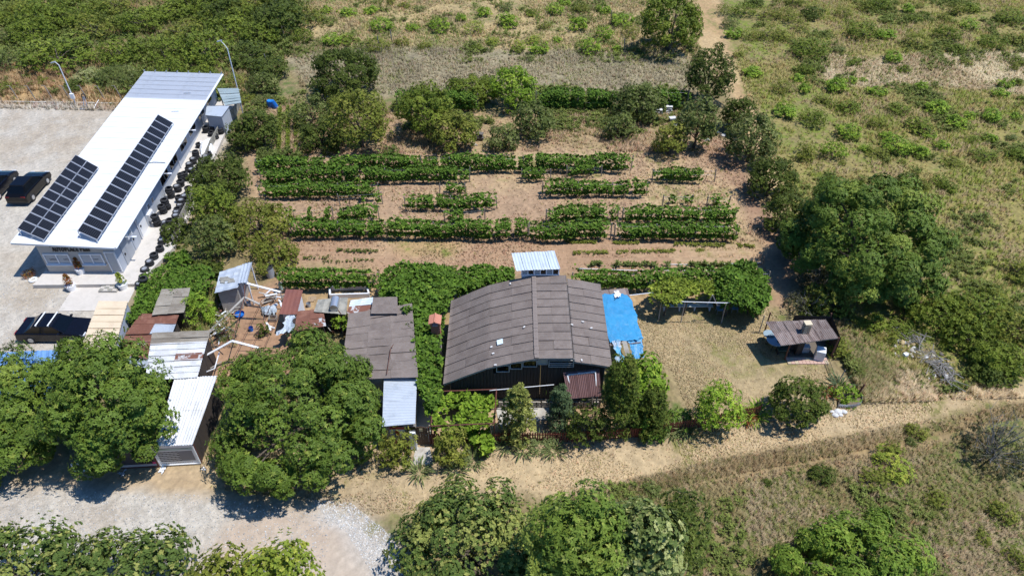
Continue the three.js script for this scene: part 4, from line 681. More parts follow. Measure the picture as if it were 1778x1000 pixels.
// ------------------------------------------------------------------ ruined greenhouse
{
  const t = thing('ruined_greenhouse', 'ruined greenhouse of white planks and rusty rods, without its glass', 'greenhouse', G(425, 560)), H = 2.1;
  const gable = (l, a, r, mat) => { const L = G(...l), T = G(...a), R = G(...r); new MB().bar(L, T, 0.16, 0.05).build('rafter', mat, t); new MB().bar(T, R, 0.16, 0.05).build('rafter', mat, t); for (const p of [L, R]) new MB().tube([V(p.x, -0.02, p.z), p], 0.04, 6).build('post', M.greyWood, t); return [L, T, R]; };
  const a = gable([357, 617, 1.5], [402, 592, H], [448, 604, 1.5], M.frameWhite), b = gable([361, 577, 1.5], [424, 516, H], [450, 528, 1.5], M.greyWood), c = gable([400, 497, 1.6], [424, 491, H + 0.1], [486, 507, 1.7], M.frameWhite);
  for (const [p, q] of [[a[1], b[1]], [b[1], c[1]], [a[0], b[0]]]) new MB().tube([p, q], 0.03, 5).build('rod', M.rustBar, t);
  for (let k = 0; k < 9; k++) { const f = k / 8, p = V().lerpVectors(a[1], b[1], f), w = 1.5 - 0.2 * f; new MB().tube([V(p.x - 0.1, 0.65, p.z), V(p.x + w, 0.6, p.z + 0.05)], 0.014, 4).build('rod', M.rustBar, t); }
  for (let k = 0; k < 3; k++) { const x = a[1].x - 0.2 + k * 0.85; new MB().tube([V(x, 0.66, a[1].z + 0.3), V(x + 0.35, 0.66, c[1].z)], 0.018, 4).build('rod', M.rustBar, t); }
  new MB().bar(G(352, 648, 0.9), G(372, 640, 1.0), 0.06).build('window_frame', M.frameWhite, t); new MB().bar(G(372, 640, 1.0), G(380, 612, 1.2), 0.06).build('window_frame', M.frameWhite, t); new MB().bar(G(345, 651, 0.5), G(384, 628, 0.6), 0.05).build('window_frame', M.greyWood, t);
  const r = rng(5); for (let k = 0; k < 16; k++) { const p = G(372 + r() * 30, 520 + r() * 90, 0.15 + r() * 0.5), q = p.clone().add(V((r() - 0.5) * 1.6, (r() - 0.3) * 0.8, (r() - 0.5) * 1.6)); q.y = Math.max(0.03, q.y); new MB().bar(p, q, 0.06, 0.03).build('loose_stick', k % 3 ? M.greyWood : M.rustBar, t); }
}
const planks = [[463, 565, 476, 570], [462, 560, 470, 574], [352, 570, 378, 540], [484, 520, 492, 540]];
planks.forEach(([x0, y0, x1, y1], k) => { const p = G(x0, y0, 0.06), q = G(x1, y1, 0.06), b = new MB(); b.bar(p, q, 0.14, 0.04); const c = V().lerpVectors(p, q, 0.5), t = thing('loose_plank', ['short white plank on the greenhouse floor, upper of two', 'short white plank on the greenhouse floor, lower of two', 'long grey plank leaning over the left side of the greenhouse', 'white plank beside the red-brown roof'][k], 'plank', V(c.x, 0, c.z)); b.build('board', k === 2 ? M.greyWood : M.frameWhite, t); });
{ const p = G(470, 480), t = thing('water_barrel', 'dark water barrel at the left end of the vine hedge', 'barrel', p), b = new MB(); b.tube([V(p.x, 0, p.z), V(p.x, 0.45, p.z), V(p.x, 0.9, p.z)], [0.3, 0.34, 0.3], 14); b.build('body', M.greyPaint, t); new MB().tube([V(p.x, 0.88, p.z), V(p.x, 0.93, p.z)], [0.31, 0.31], 14).build('lid', M.dark, t); }
{ const p = G(488, 502), t = thing('gas_bottle', 'pale green gas bottle beside the white greenhouse rafter', 'gas bottle', p), b = new MB(); b.tube([V(p.x, 0, p.z), V(p.x, 0.5, p.z), V(p.x, 0.62, p.z), V(p.x, 0.68, p.z)], [0.16, 0.16, 0.12, 0.05], 12); b.build('body', std([0.4, 0.55, 0.52], 0.5), t); }
{ // cold frame
  const C = [G(572, 497, 0.4), G(636, 495, 0.4), G(640, 509, 0.4), G(572, 511, 0.4)], t = thing('cold_frame', 'white-edged cold frame below the vine hedge', 'cold frame', centre(C)); for (const [i, j] of [[0, 1], [1, 2], [2, 3], [3, 0]]) { const b = new MB(); b.bar(V(C[i].x, 0.2, C[i].z), V(C[j].x, 0.2, C[j].z), 0.12, 0.4); b.build('board', M.frameWhite, t); }
}

// clutter between the sheds
{
  const r = rng(515), bits = [[432, 530, 'dark bucket at the back of the greenhouse floor', 'bucket'], [416, 548, 'dark basin in the middle of the greenhouse floor', 'basin'], [474, 556, 'small crate right of the sheet pile', 'crate'], [492, 556, 'flattened carton beside the silver tarpaulin', 'carton'], [436, 574, 'small bucket near the white gable of the greenhouse', 'bucket'], [470, 520, 'crate under the white rafter of the greenhouse', 'crate'], [540, 520, 'brown carton between red-brown roof and cistern', 'carton'], [536, 532, 'bucket left of the cistern slab', 'bucket'], [352, 545, 'crate in the weeds right of the wood-grey roof', 'crate'], [343, 560, 'heap-side bucket above the white shed roof', 'bucket'], [660, 508, 'crate at the vines behind the brown annexe', 'crate']];
  for (const [x, y, l, k] of bits) { const p = G(x, y), t = thing(k, l, k, p), f = r() * 3; if (k === 'bucket' || k === 'basin') { const R = k === 'basin' ? 0.36 : 0.17, h = k === 'basin' ? 0.2 : 0.32, m = [M.dark, M.greyPaint, M.barrelBlue][Math.floor(r() * 3)]; new MB().tube([V(p.x, 0, p.z), V(p.x, h, p.z)], [R * 0.8, R], 12, false).build('side', m, t); new MB().tube([V(p.x, 0.01, p.z), V(p.x, 0.03, p.z)], R * 0.8, 12).build('bottom', m, t); } else if (k === 'crate') { for (let j = 0; j < 3; j++) for (const s of [-1, 1]) { new MB().box(p.x, 0.06 + j * 0.11, p.z + s * 0.2, 0.55, 0.08, 0.02).build('slat', M.greyWood, t); new MB().box(p.x + s * 0.27, 0.06 + j * 0.11, p.z, 0.02, 0.08, 0.4).build('slat', M.greyWood, t); } } else { new MB().box(p.x, 0.04, p.z, 0.6, 0.06, 0.45, f).build('board', std([0.33, 0.23, 0.14], 0.9), t); new MB().box(p.x + 0.2, 0.12, p.z, 0.3, 0.02, 0.42, f, 0, 0.6).build('flap', std([0.36, 0.26, 0.16], 0.9), t); } }
  const heap = (label, px, py, w, d, n, mats) => { const c = G(px, py), t = thing('scrap_heap', label, 'scrap heap', c); for (let k = 0; k < n; k++) { const a = V(c.x + (r() - 0.5) * w, 0.05 + r() * 0.5, c.z + (r() - 0.5) * d), b = a.clone().add(V((r() - 0.5) * 1.5, (r() - 0.5) * 0.5, (r() - 0.5) * 1.5)); b.y = Math.max(0.04, b.y); new MB().bar(a, b, 0.05 + r() * 0.12, 0.03).build('scrap_piece', mats[Math.floor(r() * mats.length)], t); } };
  heap('heap of grey boards and branches right of the rusty shed', 316, 562, 1.8, 1.6, 40, [M.greyWood, M.greyBark, M.post]); heap('scrap timber along the left wall of the greenhouse', 385, 560, 1.2, 3.6, 36, [M.greyWood, M.frameWhite, M.rustBar, M.post]); heap('broken white frames at the back right of the greenhouse', 478, 516, 1.6, 1.4, 14, [M.frameWhite, M.greyWood, M.post]); heap('scrap in the dark gap between cistern and brown annexe', 586, 566, 1.3, 1.4, 26, [M.frameWhite, M.greyWood, M.rustBar]);
}
// ------------------------------------------------------------------ the house
{
  const zf = -29.7, zr = -37.3, prof = [[770, 667], [808, 652.5], [846, 639], [889, 630], [932, 622.5], [964, 622], [996, 622], [997.5, 628], [1028, 632], [1062, 637.5]].map(([x, y]) => GZ(x, y, zf));
  const hAt = (x) => { for (let k = 1; k < prof.length; k++) if (x <= prof[k].x || k === prof.length - 1) { const a = prof[k - 1], b = prof[k]; return mix(a.y, b.y, (x - a.x) / (b.x - a.x)); } };
  const t = thing('house', 'low house with a wide brown corrugated roof in the middle of the plot', 'house', [0.9, 0, -33.5]), x0 = prof[0].x, x1 = prof[prof.length - 1].x, edges = [0, 1, 2, 3, 4, 5, 6, 8, 9].map((k) => prof[k === 6 ? 6 : k].x), cols = edges.length - 1, rows = 10, r = rng(404);
  const roof = new THREE.Group(); roof.name = 'roof'; t.add(roof);
  for (let j = 0; j < rows; j++) for (let i = 0; i < cols; i++) {
    const xa = edges[i] + (i === 6 ? 0.06 : -0.03), xb = edges[i + 1] + (i === 5 ? 0.0 : 0.05), za = mix(zr, zf, j / rows) - 0.04, zb = mix(zr, zf, (j + 1) / rows) + 0.03, b = new MB(), nu = 6, nv = 20, base = 0, lift = ((i * 3 + j * 2) % 4) * 0.006 + (r() - 0.5) * 0.014, ph = r() * 9, tilt = (r() - 0.5) * 0.03;
    const at = (u, v) => { const x = mix(xa, xb, u), z = mix(za, zb, v); return V(x, hAt(clamp(x, x0, x1)) + lift + tilt * (u - 0.5) + 0.028 * Math.cos(v * 4 * 6.283) + 0.05 * (fb(x / 2.4, z / 2.4) - 0.5) - 0.016 * (1 - v), z); };
    for (let q = 0; q <= nv; q++) for (let p = 0; p <= nu; p++) { const u = p / nu, v = q / nv, o = at(u, v), N = at(u, v + 0.004).sub(o).cross(at(u + 0.004, v).sub(o)).normalize(); b.vert(o, N, o.x + ph, o.z + ph); }
    for (let q = 0; q < nv; q++) for (let p = 0; p < nu; p++) { const k = q * (nu + 1) + p; b.i.push(k, k + nu + 1, k + nu + 2, k, k + nu + 2, k + 1); }
    b.build('roof_sheet', onduline[Math.floor(r() * 3)], roof);
  }
  for (const i of [4]) { const x = edges[4], sm = new MB(); for (let k = 0; k < 24; k++) { const a = V(x, hAt(x) + 0.045 + 0.015 * r(), mix(zr, zf, k / 24)), b = V(x + (r() - 0.5) * 0.04, hAt(x) + 0.045 + 0.015 * r(), mix(zr, zf, (k + 0.96) / 24)); sm.bar(a, b, i === 4 ? 0.28 : 0.04, 0.012); } sm.build(i === 4 ? 'ridge_cap' : 'sheet_seam', i === 4 ? onduline[2] : std([0.2, 0.13, 0.115], 0.9), roof); }
  const pw = G(868, 592, 4.2); pw.y = hAt(pw.x); const sl = (hAt(pw.x + 0.3) - hAt(pw.x - 0.3)) / 0.6; new MB().box(pw.x, pw.y + 0.09, pw.z, 0.38, 0.03, 0.42, 0.1, 0, Math.atan(sl)).build('skylight', std([0.7, 0.8, 0.85], 0.2), roof);
  for (const [x, y] of [[993, 568], [1012, 560], [1027, 569], [856, 609], [853, 597], [860, 630], [910, 574], [886, 494], [1010, 628]]) { const p = G(x, y, 4.2), h = hAt(clamp(p.x, x0, x1)); new MB().box(p.x, h + 0.07, p.z, 0.09, 0.04, 0.16, r() * 3).build('cement_patch', M.paleStone, roof); }
  const b = new MB(); for (let k = 0; k < prof.length - 1; k++) b.bar(V(prof[k].x, prof[k].y - 0.1, zf - 0.06), V(prof[k + 1].x, prof[k + 1].y - 0.1, zf - 0.06), 0.05, 0.12); b.bar(V(x0 + 0.06, prof[0].y - 0.1, zf), V(x0 + 0.06, prof[0].y - 0.1, zr), 0.06, 0.12); b.build('edge_board', M.greyWood, roof);
  // walls
  const zw = zf - 0.22, wx0 = x0 + 0.4, wx1 = x1 - 0.35, w = new MB(); w.box((wx0 + wx1) / 2, 1, zr + 0.45, wx1 - wx0, 2.0, 0.2); w.box(wx0, 1.05, (zw + zr) / 2, 0.2, 2.1, zw - zr - 0.9); w.box(wx1, 1.75, (zw + zr) / 2, 0.2, 3.5, zw - zr - 0.9);
  for (let k = 0; k < 20; k++) { const xa = mix(wx0, wx1, k / 20), xb = mix(wx0, wx1, (k + 1) / 20); w.quad(V(xb, 2, zr + 0.4), V(xa, 2, zr + 0.4), V(xa, hAt(xa) - 0.15, zr + 0.4), V(xb, hAt(xb) - 0.15, zr + 0.4)); } w.build('wall', M.stucco, t);
  const nb = 46; for (let k = 0; k < nb; k++) { const x = mix(wx0, wx1, (k + 0.5) / nb), top = hAt(x) - 0.18 - (x > -1.2 && x < 3.7 ? 0.62 : 0); new MB().box(x, (0.75 + top) / 2, zw + (k % 2) * 0.02, (wx1 - wx0) / nb - 0.015, top - 0.75, 0.05).build('wall_board', M.board, t); }
  new MB().box((wx0 + wx1) / 2, 0.38, zw + 0.02, wx1 - wx0, 0.74, 0.2).build('house_base', M.darkStone, t);
  for (let k = 0; k < 42; k++) { const x = mix(wx0 + 3, wx1 - 0.2, ((k % 21) + 0.5 + (r() - 0.5) * 0.4) / 21), y = 0.2 + Math.floor(k / 21) * 0.3; new MB().box(x, y, zw + 0.14, 0.28, 0.22, 0.12, 0, 0, (r() - 0.5) * 0.3).build('base_stone', M.stone, t); }
  new MB().tube([GZ(850, 678, zw + 0.35), GZ(962, 668, zw + 0.35)], 0.03, 6).build('gutter', M.frameWhite, t);
  // row of windows under the gable
  const wins = [[862, 884, 0], [886, 906, 0], [908, 932, 0], [934, 950, 1], [953, 996, 2]];
  for (const [a, c, kind] of wins) {
    const xa = GZ(a, 632, zw).x, xb = GZ(c, 632, zw).x, xm = (xa + xb) / 2, top = Math.min(hAt(xa), hAt(xb)) - 0.12, bot = top - 0.55, win = new MB(); win.box(xm, (top + bot) / 2, zw + 0.03, xb - xa - 0.06, top - bot, 0.03); const wn = win.build('window', kind === 1 ? std([0.42, 0.38, 0.3], 0.8) : M.glass, t);
    const f = new MB(); for (const y of kind === 2 ? [bot, bot + 0.16, bot + 0.32, top] : [bot, top]) f.box(xm, y, zw + 0.07, xb - xa, 0.045, 0.05); for (const x of [xa, xb]) f.box(x, (top + bot) / 2, zw + 0.075, 0.05, top - bot, 0.055); f.build('window_frame', std([0.4, 0.38, 0.34], 0.8), wn);
  }
}
{ // small glazed attic at the back of the roof
  const C = [G(889, 440, 5.3), G(962, 436, 5.3), G(972, 467, 5.25), G(897, 470, 5.25)], t = thing('roof_lantern', 'little glazed roof room with pale blue-grey sheet roof behind the ridge of the house', 'roof room', [(C[0].x + C[1].x) / 2, 4, C[2].z - 1]);
  roofSheets(t, C, { rows: 1, cols: 5, waves: 3, along: 'u', mats: silverSheet, amp: 0.02 }); const x0 = C[3].x + 0.35, x1 = C[2].x - 0.05, zn = C[3].z - 0.25, zb = C[0].z + 0.3, w = new MB();
  w.box((x0 + x1) / 2, 3.1, (zn + zb) / 2, x1 - x0, 3.2, zn - zb - 0.1); w.build('wall', M.frameWhite, t);
  for (let k = 0; k < 6; k++) { const a = mix(x0, x1, k / 6), c = mix(x0, x1, (k + 1) / 6), pane = new MB(); pane.box((a + c) / 2, 4.98, zn + 0.0, c - a - 0.08, 0.42, 0.04); pane.build('window', k % 2 ? M.glass : M.paleGlass, t); } const f = new MB(); for (const y of [4.72, 5.22]) f.box((x0 + x1) / 2, y, zn + 0.02, x1 - x0 + 0.1, 0.07, 0.08); for (let k = 0; k <= 6; k++) f.box(mix(x0, x1, k / 6), 4.97, zn + 0.025, 0.07, 0.5, 0.085); f.build('window_frame', M.frameWhite, t);
}
{ // chimney in the vines
  const p = G(755, 553, 4.0), t = thing('chimney', 'brick chimney with a terracotta tile cap rising from the vines beside the house', 'chimney', [p.x, 0, p.z]), body = new MB(); body.box(p.x, 1.8, p.z, 0.5, 3.6, 0.5); const core = body.build('shaft', M.stucco, t), r = rng(9);
  for (let y = 0; y < 16; y++) for (let s = 0; s < 4; s++) for (let k = 0; k < 2; k++) { const o = (k - 0.5) * 0.26 + (y % 2 ? 0.04 : -0.04), h = 2.2 + y * 0.087; const b = new MB(); s % 2 ? b.box(p.x + (s > 1 ? -0.26 : 0.26), h, p.z + o, 0.06, 0.07, 0.24) : b.box(p.x + o, h, p.z + (s > 1 ? -0.26 : 0.26), 0.24, 0.07, 0.06); b.build('brick', M.brick, core); }
  for (let k = 0; k < 4; k++) new MB().box(p.x + (k % 2 ? 0.25 : -0.25), 3.72, p.z + (k > 1 ? 0.25 : -0.25), 0.14, 0.3, 0.14).build('cap_leg', M.brick, t); for (const s of [-1, 1]) new MB().box(p.x + s * 0.19, 3.95, p.z, 0.44, 0.05, 0.84, 0, 0, -s * 0.35).build('cap_tile', M.tileRed, t); new MB().tube([V(p.x, 4.05, p.z - 0.43), V(p.x, 4.05, p.z + 0.43)], 0.06, 8).build('ridge_tile', M.tileRed, t);
}
shed('porch', 'small porch with a ribbed red-brown roof at the right end of the dark front wall', 'porch', [GZ(979, 647, -29.86), GZ(1040, 641, -29.86), GZ(1044, 688, -28.75), GZ(987, 692, -28.75)], { rows: 1, cols: 3, waves: 7, along: 'u', mats: [porchSheet], posts: M.greyWood, frame: M.frameWhite });
// lean-to with the blue tarpaulin
const TARP = [[1036, 506, 2.75], [1090, 502, 2.4], [1113, 594, 2.2], [1060, 600, 2.5]];
shed('lean_to', 'lean-to along the right wall of the house, its dark sheets under a blue tarpaulin', 'lean-to', TARP, { rows: 4, cols: 2, waves: 5, along: 'v', mats: shelterSheet, posts: M.greyWood });
drape('blue_tarpaulin', 'bright blue tarpaulin over the lean-to on the right side of the house', 'tarpaulin', [[1038, 511, 2.86], [1093, 509, 2.5], [1116, 590, 2.34], [1060, 594, 2.68]], M.blueTarp, { n: 34, fold: 0.07, edge: 0.35 });
drape('hanging_sheet', 'blue sheet hanging below the large blue tarpaulin, nearer the lawn', 'tarpaulin', [[1089, 587, 2.5], [1116, 584, 2.34], [1121, 620, 1.7], [1098, 622, 1.8]], M.blueTarp, { fold: 0.1, edge: 0.3 });
drape('pale_tarpaulin', 'faded sky-blue sheet hanging below the large blue tarpaulin, nearer the house', 'tarpaulin', [[1061, 591, 2.74], [1079, 589, 2.62], [1085, 628, 1.8], [1071, 630, 1.9]], M.paleTarp, { fold: 0.1, edge: 0.3 });
drape('grey_board', 'narrow pale board between the two hanging blue sheets', 'board', [[1080, 592, 2.62], [1088, 592, 2.58], [1097, 624, 1.9], [1089, 626, 1.9]], M.greyWood, { fold: 0.01 });
drape('white_rag', 'white rag on the back edge of the blue tarpaulin', 'cloth', [[1064, 505, 2.85], [1078, 504, 2.8], [1081, 514, 2.8], [1066, 515, 2.85]], M.white, { fold: 0.12, edge: 0.5, n: 10 });
drape('pink_cloth', 'pink checked cloth at the seam of the brown roof and the blue tarpaulin', 'cloth', [[1031, 507, 3.2], [1037, 506, 3.2], [1041, 522, 3.1], [1034, 523, 3.1]], std([0.55, 0.22, 0.24], 0.9), { fold: 0.06, n: 8 });

// ------------------------------------------------------------------ red fence, gate, garden path
{
  const line = [[748, 771], [866, 770], [1000, 768], [1104, 760], [1160, 752], [1204, 745], [1262, 732], [1318, 722]].map(([x, y]) => G(x, y)), t = thing('picket_fence', 'long red-brown picket fence in front of the house garden', 'fence', line[3].clone()), pk = new MB(); pk.box(0, 0.5, 0, 0.085, 0.92, 0.022); pk.tri(V(-0.0425, 0.96, 0.011), V(0.0425, 0.96, 0.011), V(0, 1.02, 0.011)); pk.tri(V(0.0425, 0.96, -0.011), V(-0.0425, 0.96, -0.011), V(0, 1.02, -0.011)); const geo = pk.geo(), r = rng(61);
  for (let k = 0; k < line.length - 1; k++) {
    const a = line[k], b = line[k + 1], L = a.distanceTo(b), n = Math.round(L / 0.15), yaw = Math.atan2(-(b.z - a.z), b.x - a.x);
    for (let i = 0; i < n; i++) { const m = add(new THREE.Mesh(geo, M.picket), 'picket', t); m.position.lerpVectors(a, b, (i + 0.5) / n).sub(t.position); m.rotation.set(0, yaw, (r() - 0.5) * 0.05); m.position.y = (r() - 0.5) * 0.03; }
    for (const y of [0.3, 0.75]) { const m = new MB(); m.bar(V(a.x, y, a.z - 0.035), V(b.x, y, b.z - 0.035), 0.04, 0.06); m.build('rail', M.picket, t); } const p = new MB(); p.tube([V(b.x, -0.02, b.z - 0.08), V(b.x, 1.05, b.z - 0.08)], 0.035, 6); p.build('post', M.brownPaint, t);
  }
  const g0 = G(723, 772), g1 = G(745, 772), gt = thing('garden_gate', 'narrow wooden garden gate with a rounded top and a small plaque', 'gate', V().lerpVectors(g0, g1, 0.5)), n = 5, w = g1.x - g0.x;
  for (let k = 0; k < n; k++) { const u = (k + 0.5) / n, h = 1.45 + 0.22 * Math.sqrt(1 - (2 * u - 1) ** 2); new MB().box(g0.x + w * u, h / 2 + 0.05, g0.z, w / n - 0.012, h, 0.04).build('board', std([0.085, 0.05, 0.028], 0.8), gt); } for (const y of [0.4, 1.3]) new MB().box((g0.x + g1.x) / 2, y, g0.z - 0.035, w, 0.1, 0.03).build('crossbar', M.brownPaint, gt);
  new MB().box((g0.x + g1.x) / 2, 1.45, g0.z + 0.03, 0.2, 0.24, 0.02).build('plaque', std([0.45, 0.38, 0.22], 0.6), gt); for (const x of [g0.x - 0.08, g1.x + 0.08]) new MB().box(x, 0.85, g0.z, 0.08, 1.7, 0.08).build('gate_post', M.brownPaint, gt); new MB().tube([V(g1.x - 0.1, 1.0, g0.z + 0.02), V(g1.x - 0.1, 1.0, g0.z + 0.09)], 0.02, 6).build('handle', M.steel, gt);
  const pt = thing('pergola', 'rusty red bar pergola carrying the yellow-green vine behind the gate', 'pergola', G(800, 730)), pa = G(748, 740, 1.95), pb = G(858, 735, 1.95), pc = G(752, 680, 1.95), pd = G(862, 676, 1.95); for (const [a, b] of [[pa, pb], [pc, pd], [pa, pc], [pb, pd]]) new MB().tube([a, b], 0.045, 6).build('bar', M.brownPaint, pt); for (const p of [pa, pb, pc, pd]) new MB().tube([V(p.x, -0.02, p.z), p], 0.04, 6).build('post', M.brownPaint, pt);
  const path = new MB(), q = [G(721, 777), G(746, 777), G(752, 806), G(716, 808)]; path.prism([[q[0].x, q[0].z], [q[1].x, q[1].z], [q[2].x, q[2].z], [q[3].x, q[3].z]], -0.02, 0.03); path.build('pavement', M.concrete).userData.kind = 'structure';
  const yard = new MB(); yard.prism([[724, 660], [744, 656], [752, 700], [748, 768], [722, 768]].map(([x, y]) => { const p = G(x, y); return [p.x, p.z]; }), -0.02, 0.04); yard.build('pavement', M.paving).userData.kind = 'structure';
  const terr = new MB(); terr.prism([[860, 704], [950, 688], [956, 728], [868, 744]].map(([x, y]) => { const p = G(x, y); return [p.x, p.z]; }), -0.02, 0.06); terr.build('terrace', M.concrete).userData.kind = 'structure';
}

// ------------------------------------------------------------------ barbecue shelter
{
  const C = [G(1331, 559, 2.15), G(1433, 555, 2.15), G(1455, 587, 2.05), G(1357, 600, 2.0)], t = thing('barbecue_shelter', 'open barbecue shelter with a weathered brown sheet roof on the dry lawn', 'shelter', centre(C));
  roofSheets(t, C, { rows: 2, cols: 7, waves: 5, along: 'u', mats: shelterSheet, amp: 0.022, uneven: 0.05, sag: 0.03 });
  const P4 = [G(1327, 579), G(1430, 581), G(1443, 622), G(1363, 625)], top = [1.95, 1.98, 1.9, 1.85]; P4.forEach((p, k) => new MB().tube([V(p.x, -0.02, p.z), V(p.x, top[k] + 0.08, p.z)], 0.05, 6).build('post', M.rustBar, t));
  const fr = new MB(); fr.bar(V(C[3].x, 1.93, C[3].z - 0.08), V(C[2].x, 1.97, C[2].z - 0.08), 0.06, 0.1); fr.bar(V(C[0].x, 2.05, C[0].z + 0.1), V(C[1].x, 2.07, C[1].z + 0.1), 0.06, 0.1); fr.build('beam', M.greyWood, t);
  const back = new MB(); back.quad(V(P4[0].x + 1.6, 0, P4[0].z + 0.2), V(P4[1].x, 0, P4[1].z + 0.2), V(P4[1].x, 1.95, P4[1].z + 0.2), V(P4[0].x + 1.6, 1.95, P4[0].z + 0.2)); back.quad(V(P4[1].x, 0, P4[1].z + 0.2), V(P4[2].x + 0.15, 0, P4[2].z), V(P4[2].x + 0.15, 1.9, P4[2].z), V(P4[1].x, 1.95, P4[1].z + 0.2)); back.build('wall', M.board, t);
  const fl = new MB(); const fx0 = P4[3].x + 0.1, fx1 = P4[2].x - 0.3, r = rng(71); fl.prism([[fx0, P4[3].z + 0.15], [fx1, P4[3].z + 0.15], [P4[1].x, P4[1].z + 0.3], [P4[0].x + 1.6, P4[0].z + 0.3]], -0.02, 0.02); const floor = fl.build('floor', std([0.14, 0.115, 0.09], 0.95), t);
  for (let j = 0; j < 2; j++) for (let i = 0; i < 11; i++) new MB().box(mix(fx0, fx1, (i + 0.5) / 11), 0.045, P4[3].z + 0.28 - j * 0.32, (fx1 - fx0) / 11 - 0.02, 0.05, 0.3, (r() - 0.5) * 0.06).build('tile', r() < 0.3 ? M.paleBrick : std([0.5, 0.33, 0.26], 0.9), floor);
  const cp = G(1400, 572, 2.3), ch = thing('barbecue_chimney', 'pale brick chimney stack of the barbecue, standing through the shelter roof', 'chimney', [cp.x, 0, cp.z]); const sh = new MB(); sh.box(cp.x, 1.3, cp.z, 0.42, 2.6, 0.38); const core = sh.build('shaft', M.board, ch);  // shaft under the roof coloured dark, standing for the shade inside the shelter
  for (let y = 0; y < 9; y++) { const h = 2.14 + y * 0.085; for (const [dx, dz, sx, sz] of [[-0.11, 0.19, 0.21, 0.06], [0.11, 0.19, 0.21, 0.06], [0.21, 0, 0.06, 0.2], [-0.21, 0, 0.06, 0.2], [-0.11, -0.19, 0.21, 0.06], [0.11, -0.19, 0.21, 0.06]]) new MB().box(cp.x + dx + (y % 2 ? 0.02 : -0.02), h, cp.z + dz, sx, 0.066, sz, (r() - 0.5) * 0.08).build('brick', r() < 0.5 ? M.paleBrick : std([0.42, 0.3, 0.2], 0.9), core); } new MB().box(cp.x, 2.9, cp.z, 0.48, 0.05, 0.42, 0.1).build('cap_slab', std([0.62, 0.52, 0.36], 0.9), ch);
  const fp = G(1420, 622), fr2 = thing('fridge', 'old white fridge under the right end of the barbecue shelter', 'fridge', fp), g = new THREE.Mesh(new RoundedBoxGeometry(0.62, 0.9, 0.55, 2, 0.04), M.white); g.position.set(0.05, 0.45, 0); g.rotation.y = -0.35; add(g, 'body', fr2); const dr = new THREE.Mesh(new RoundedBoxGeometry(0.61, 0.86, 0.06, 2, 0.02), M.frameWhite); dr.position.set(-0.05, 0.46, 0.29); dr.rotation.y = -0.35; add(dr, 'door', fr2); const hd = new THREE.Mesh(new RoundedBoxGeometry(0.03, 0.25, 0.04, 2, 0.01), M.steel); hd.position.set(-0.3, 0.62, 0.25); add(hd, 'handle', fr2);
  const table = (label, px, py, R, h, mat) => { const p = G(px, py, h), tb = thing('round_table', label, 'table', [p.x, 0, p.z]), a = new MB(); a.tube([V(p.x, h - 0.03, p.z), V(p.x, h, p.z)], [R, R], 22); a.build('tabletop', mat, tb); for (let k = 0; k < 4; k++) { const f = k * 1.57 + 0.6; new MB().tube([V(p.x + Math.cos(f) * R * 0.8, 0, p.z + Math.sin(f) * R * 0.8), V(p.x + Math.cos(f) * R * 0.6, h - 0.03, p.z + Math.sin(f) * R * 0.6)], 0.025, 5).build('leg', M.dark, tb); } };
  table('round pale blue table at the left front post of the shelter', 1348, 590, 0.62, 0.75, std([0.28, 0.42, 0.52], 0.5)); table('second round table, nearer the back post of the shelter', 1337, 580, 0.42, 0.75, std([0.25, 0.33, 0.38], 0.5));
  const seat = G(1358, 612), st = thing('garden_sofa', 'dark green bench between the front posts of the shelter', 'bench', seat); new MB().box(seat.x, 0.4, seat.z, 0.8, 0.12, 0.5).build('seat', std([0.04, 0.07, 0.05], 0.8), st); new MB().box(seat.x, 0.62, seat.z - 0.24, 0.8, 0.45, 0.08).build('backrest', std([0.04, 0.07, 0.05], 0.8), st); for (const s of [-1, 1]) new MB().box(seat.x + s * 0.34, 0.17, seat.z, 0.07, 0.34, 0.45).build('leg', M.board, st);
  [[1383, 606, 'dark red box on the shelf at the back of the shelter', [0.16, 0.02, 0.015], 0.6], [1397, 610, 'pale box in the middle of the shelter', [0.5, 0.5, 0.48], 0.5], [1372, 606, 'dark crate beside the red box in the shelter', [0.06, 0.05, 0.05], 0.5]].forEach(([x, y, l, c, h]) => { const p = G(x, y), b = thing('storage_box', l, 'box', p); new MB().box(p.x, h / 2, p.z, 0.5, h, 0.35).build('body', std(c, 0.7), b); new MB().box(p.x, h + 0.02, p.z, 0.54, 0.04, 0.39).build('lid', std(mul3(c, 1.2), 0.6), b); });
}

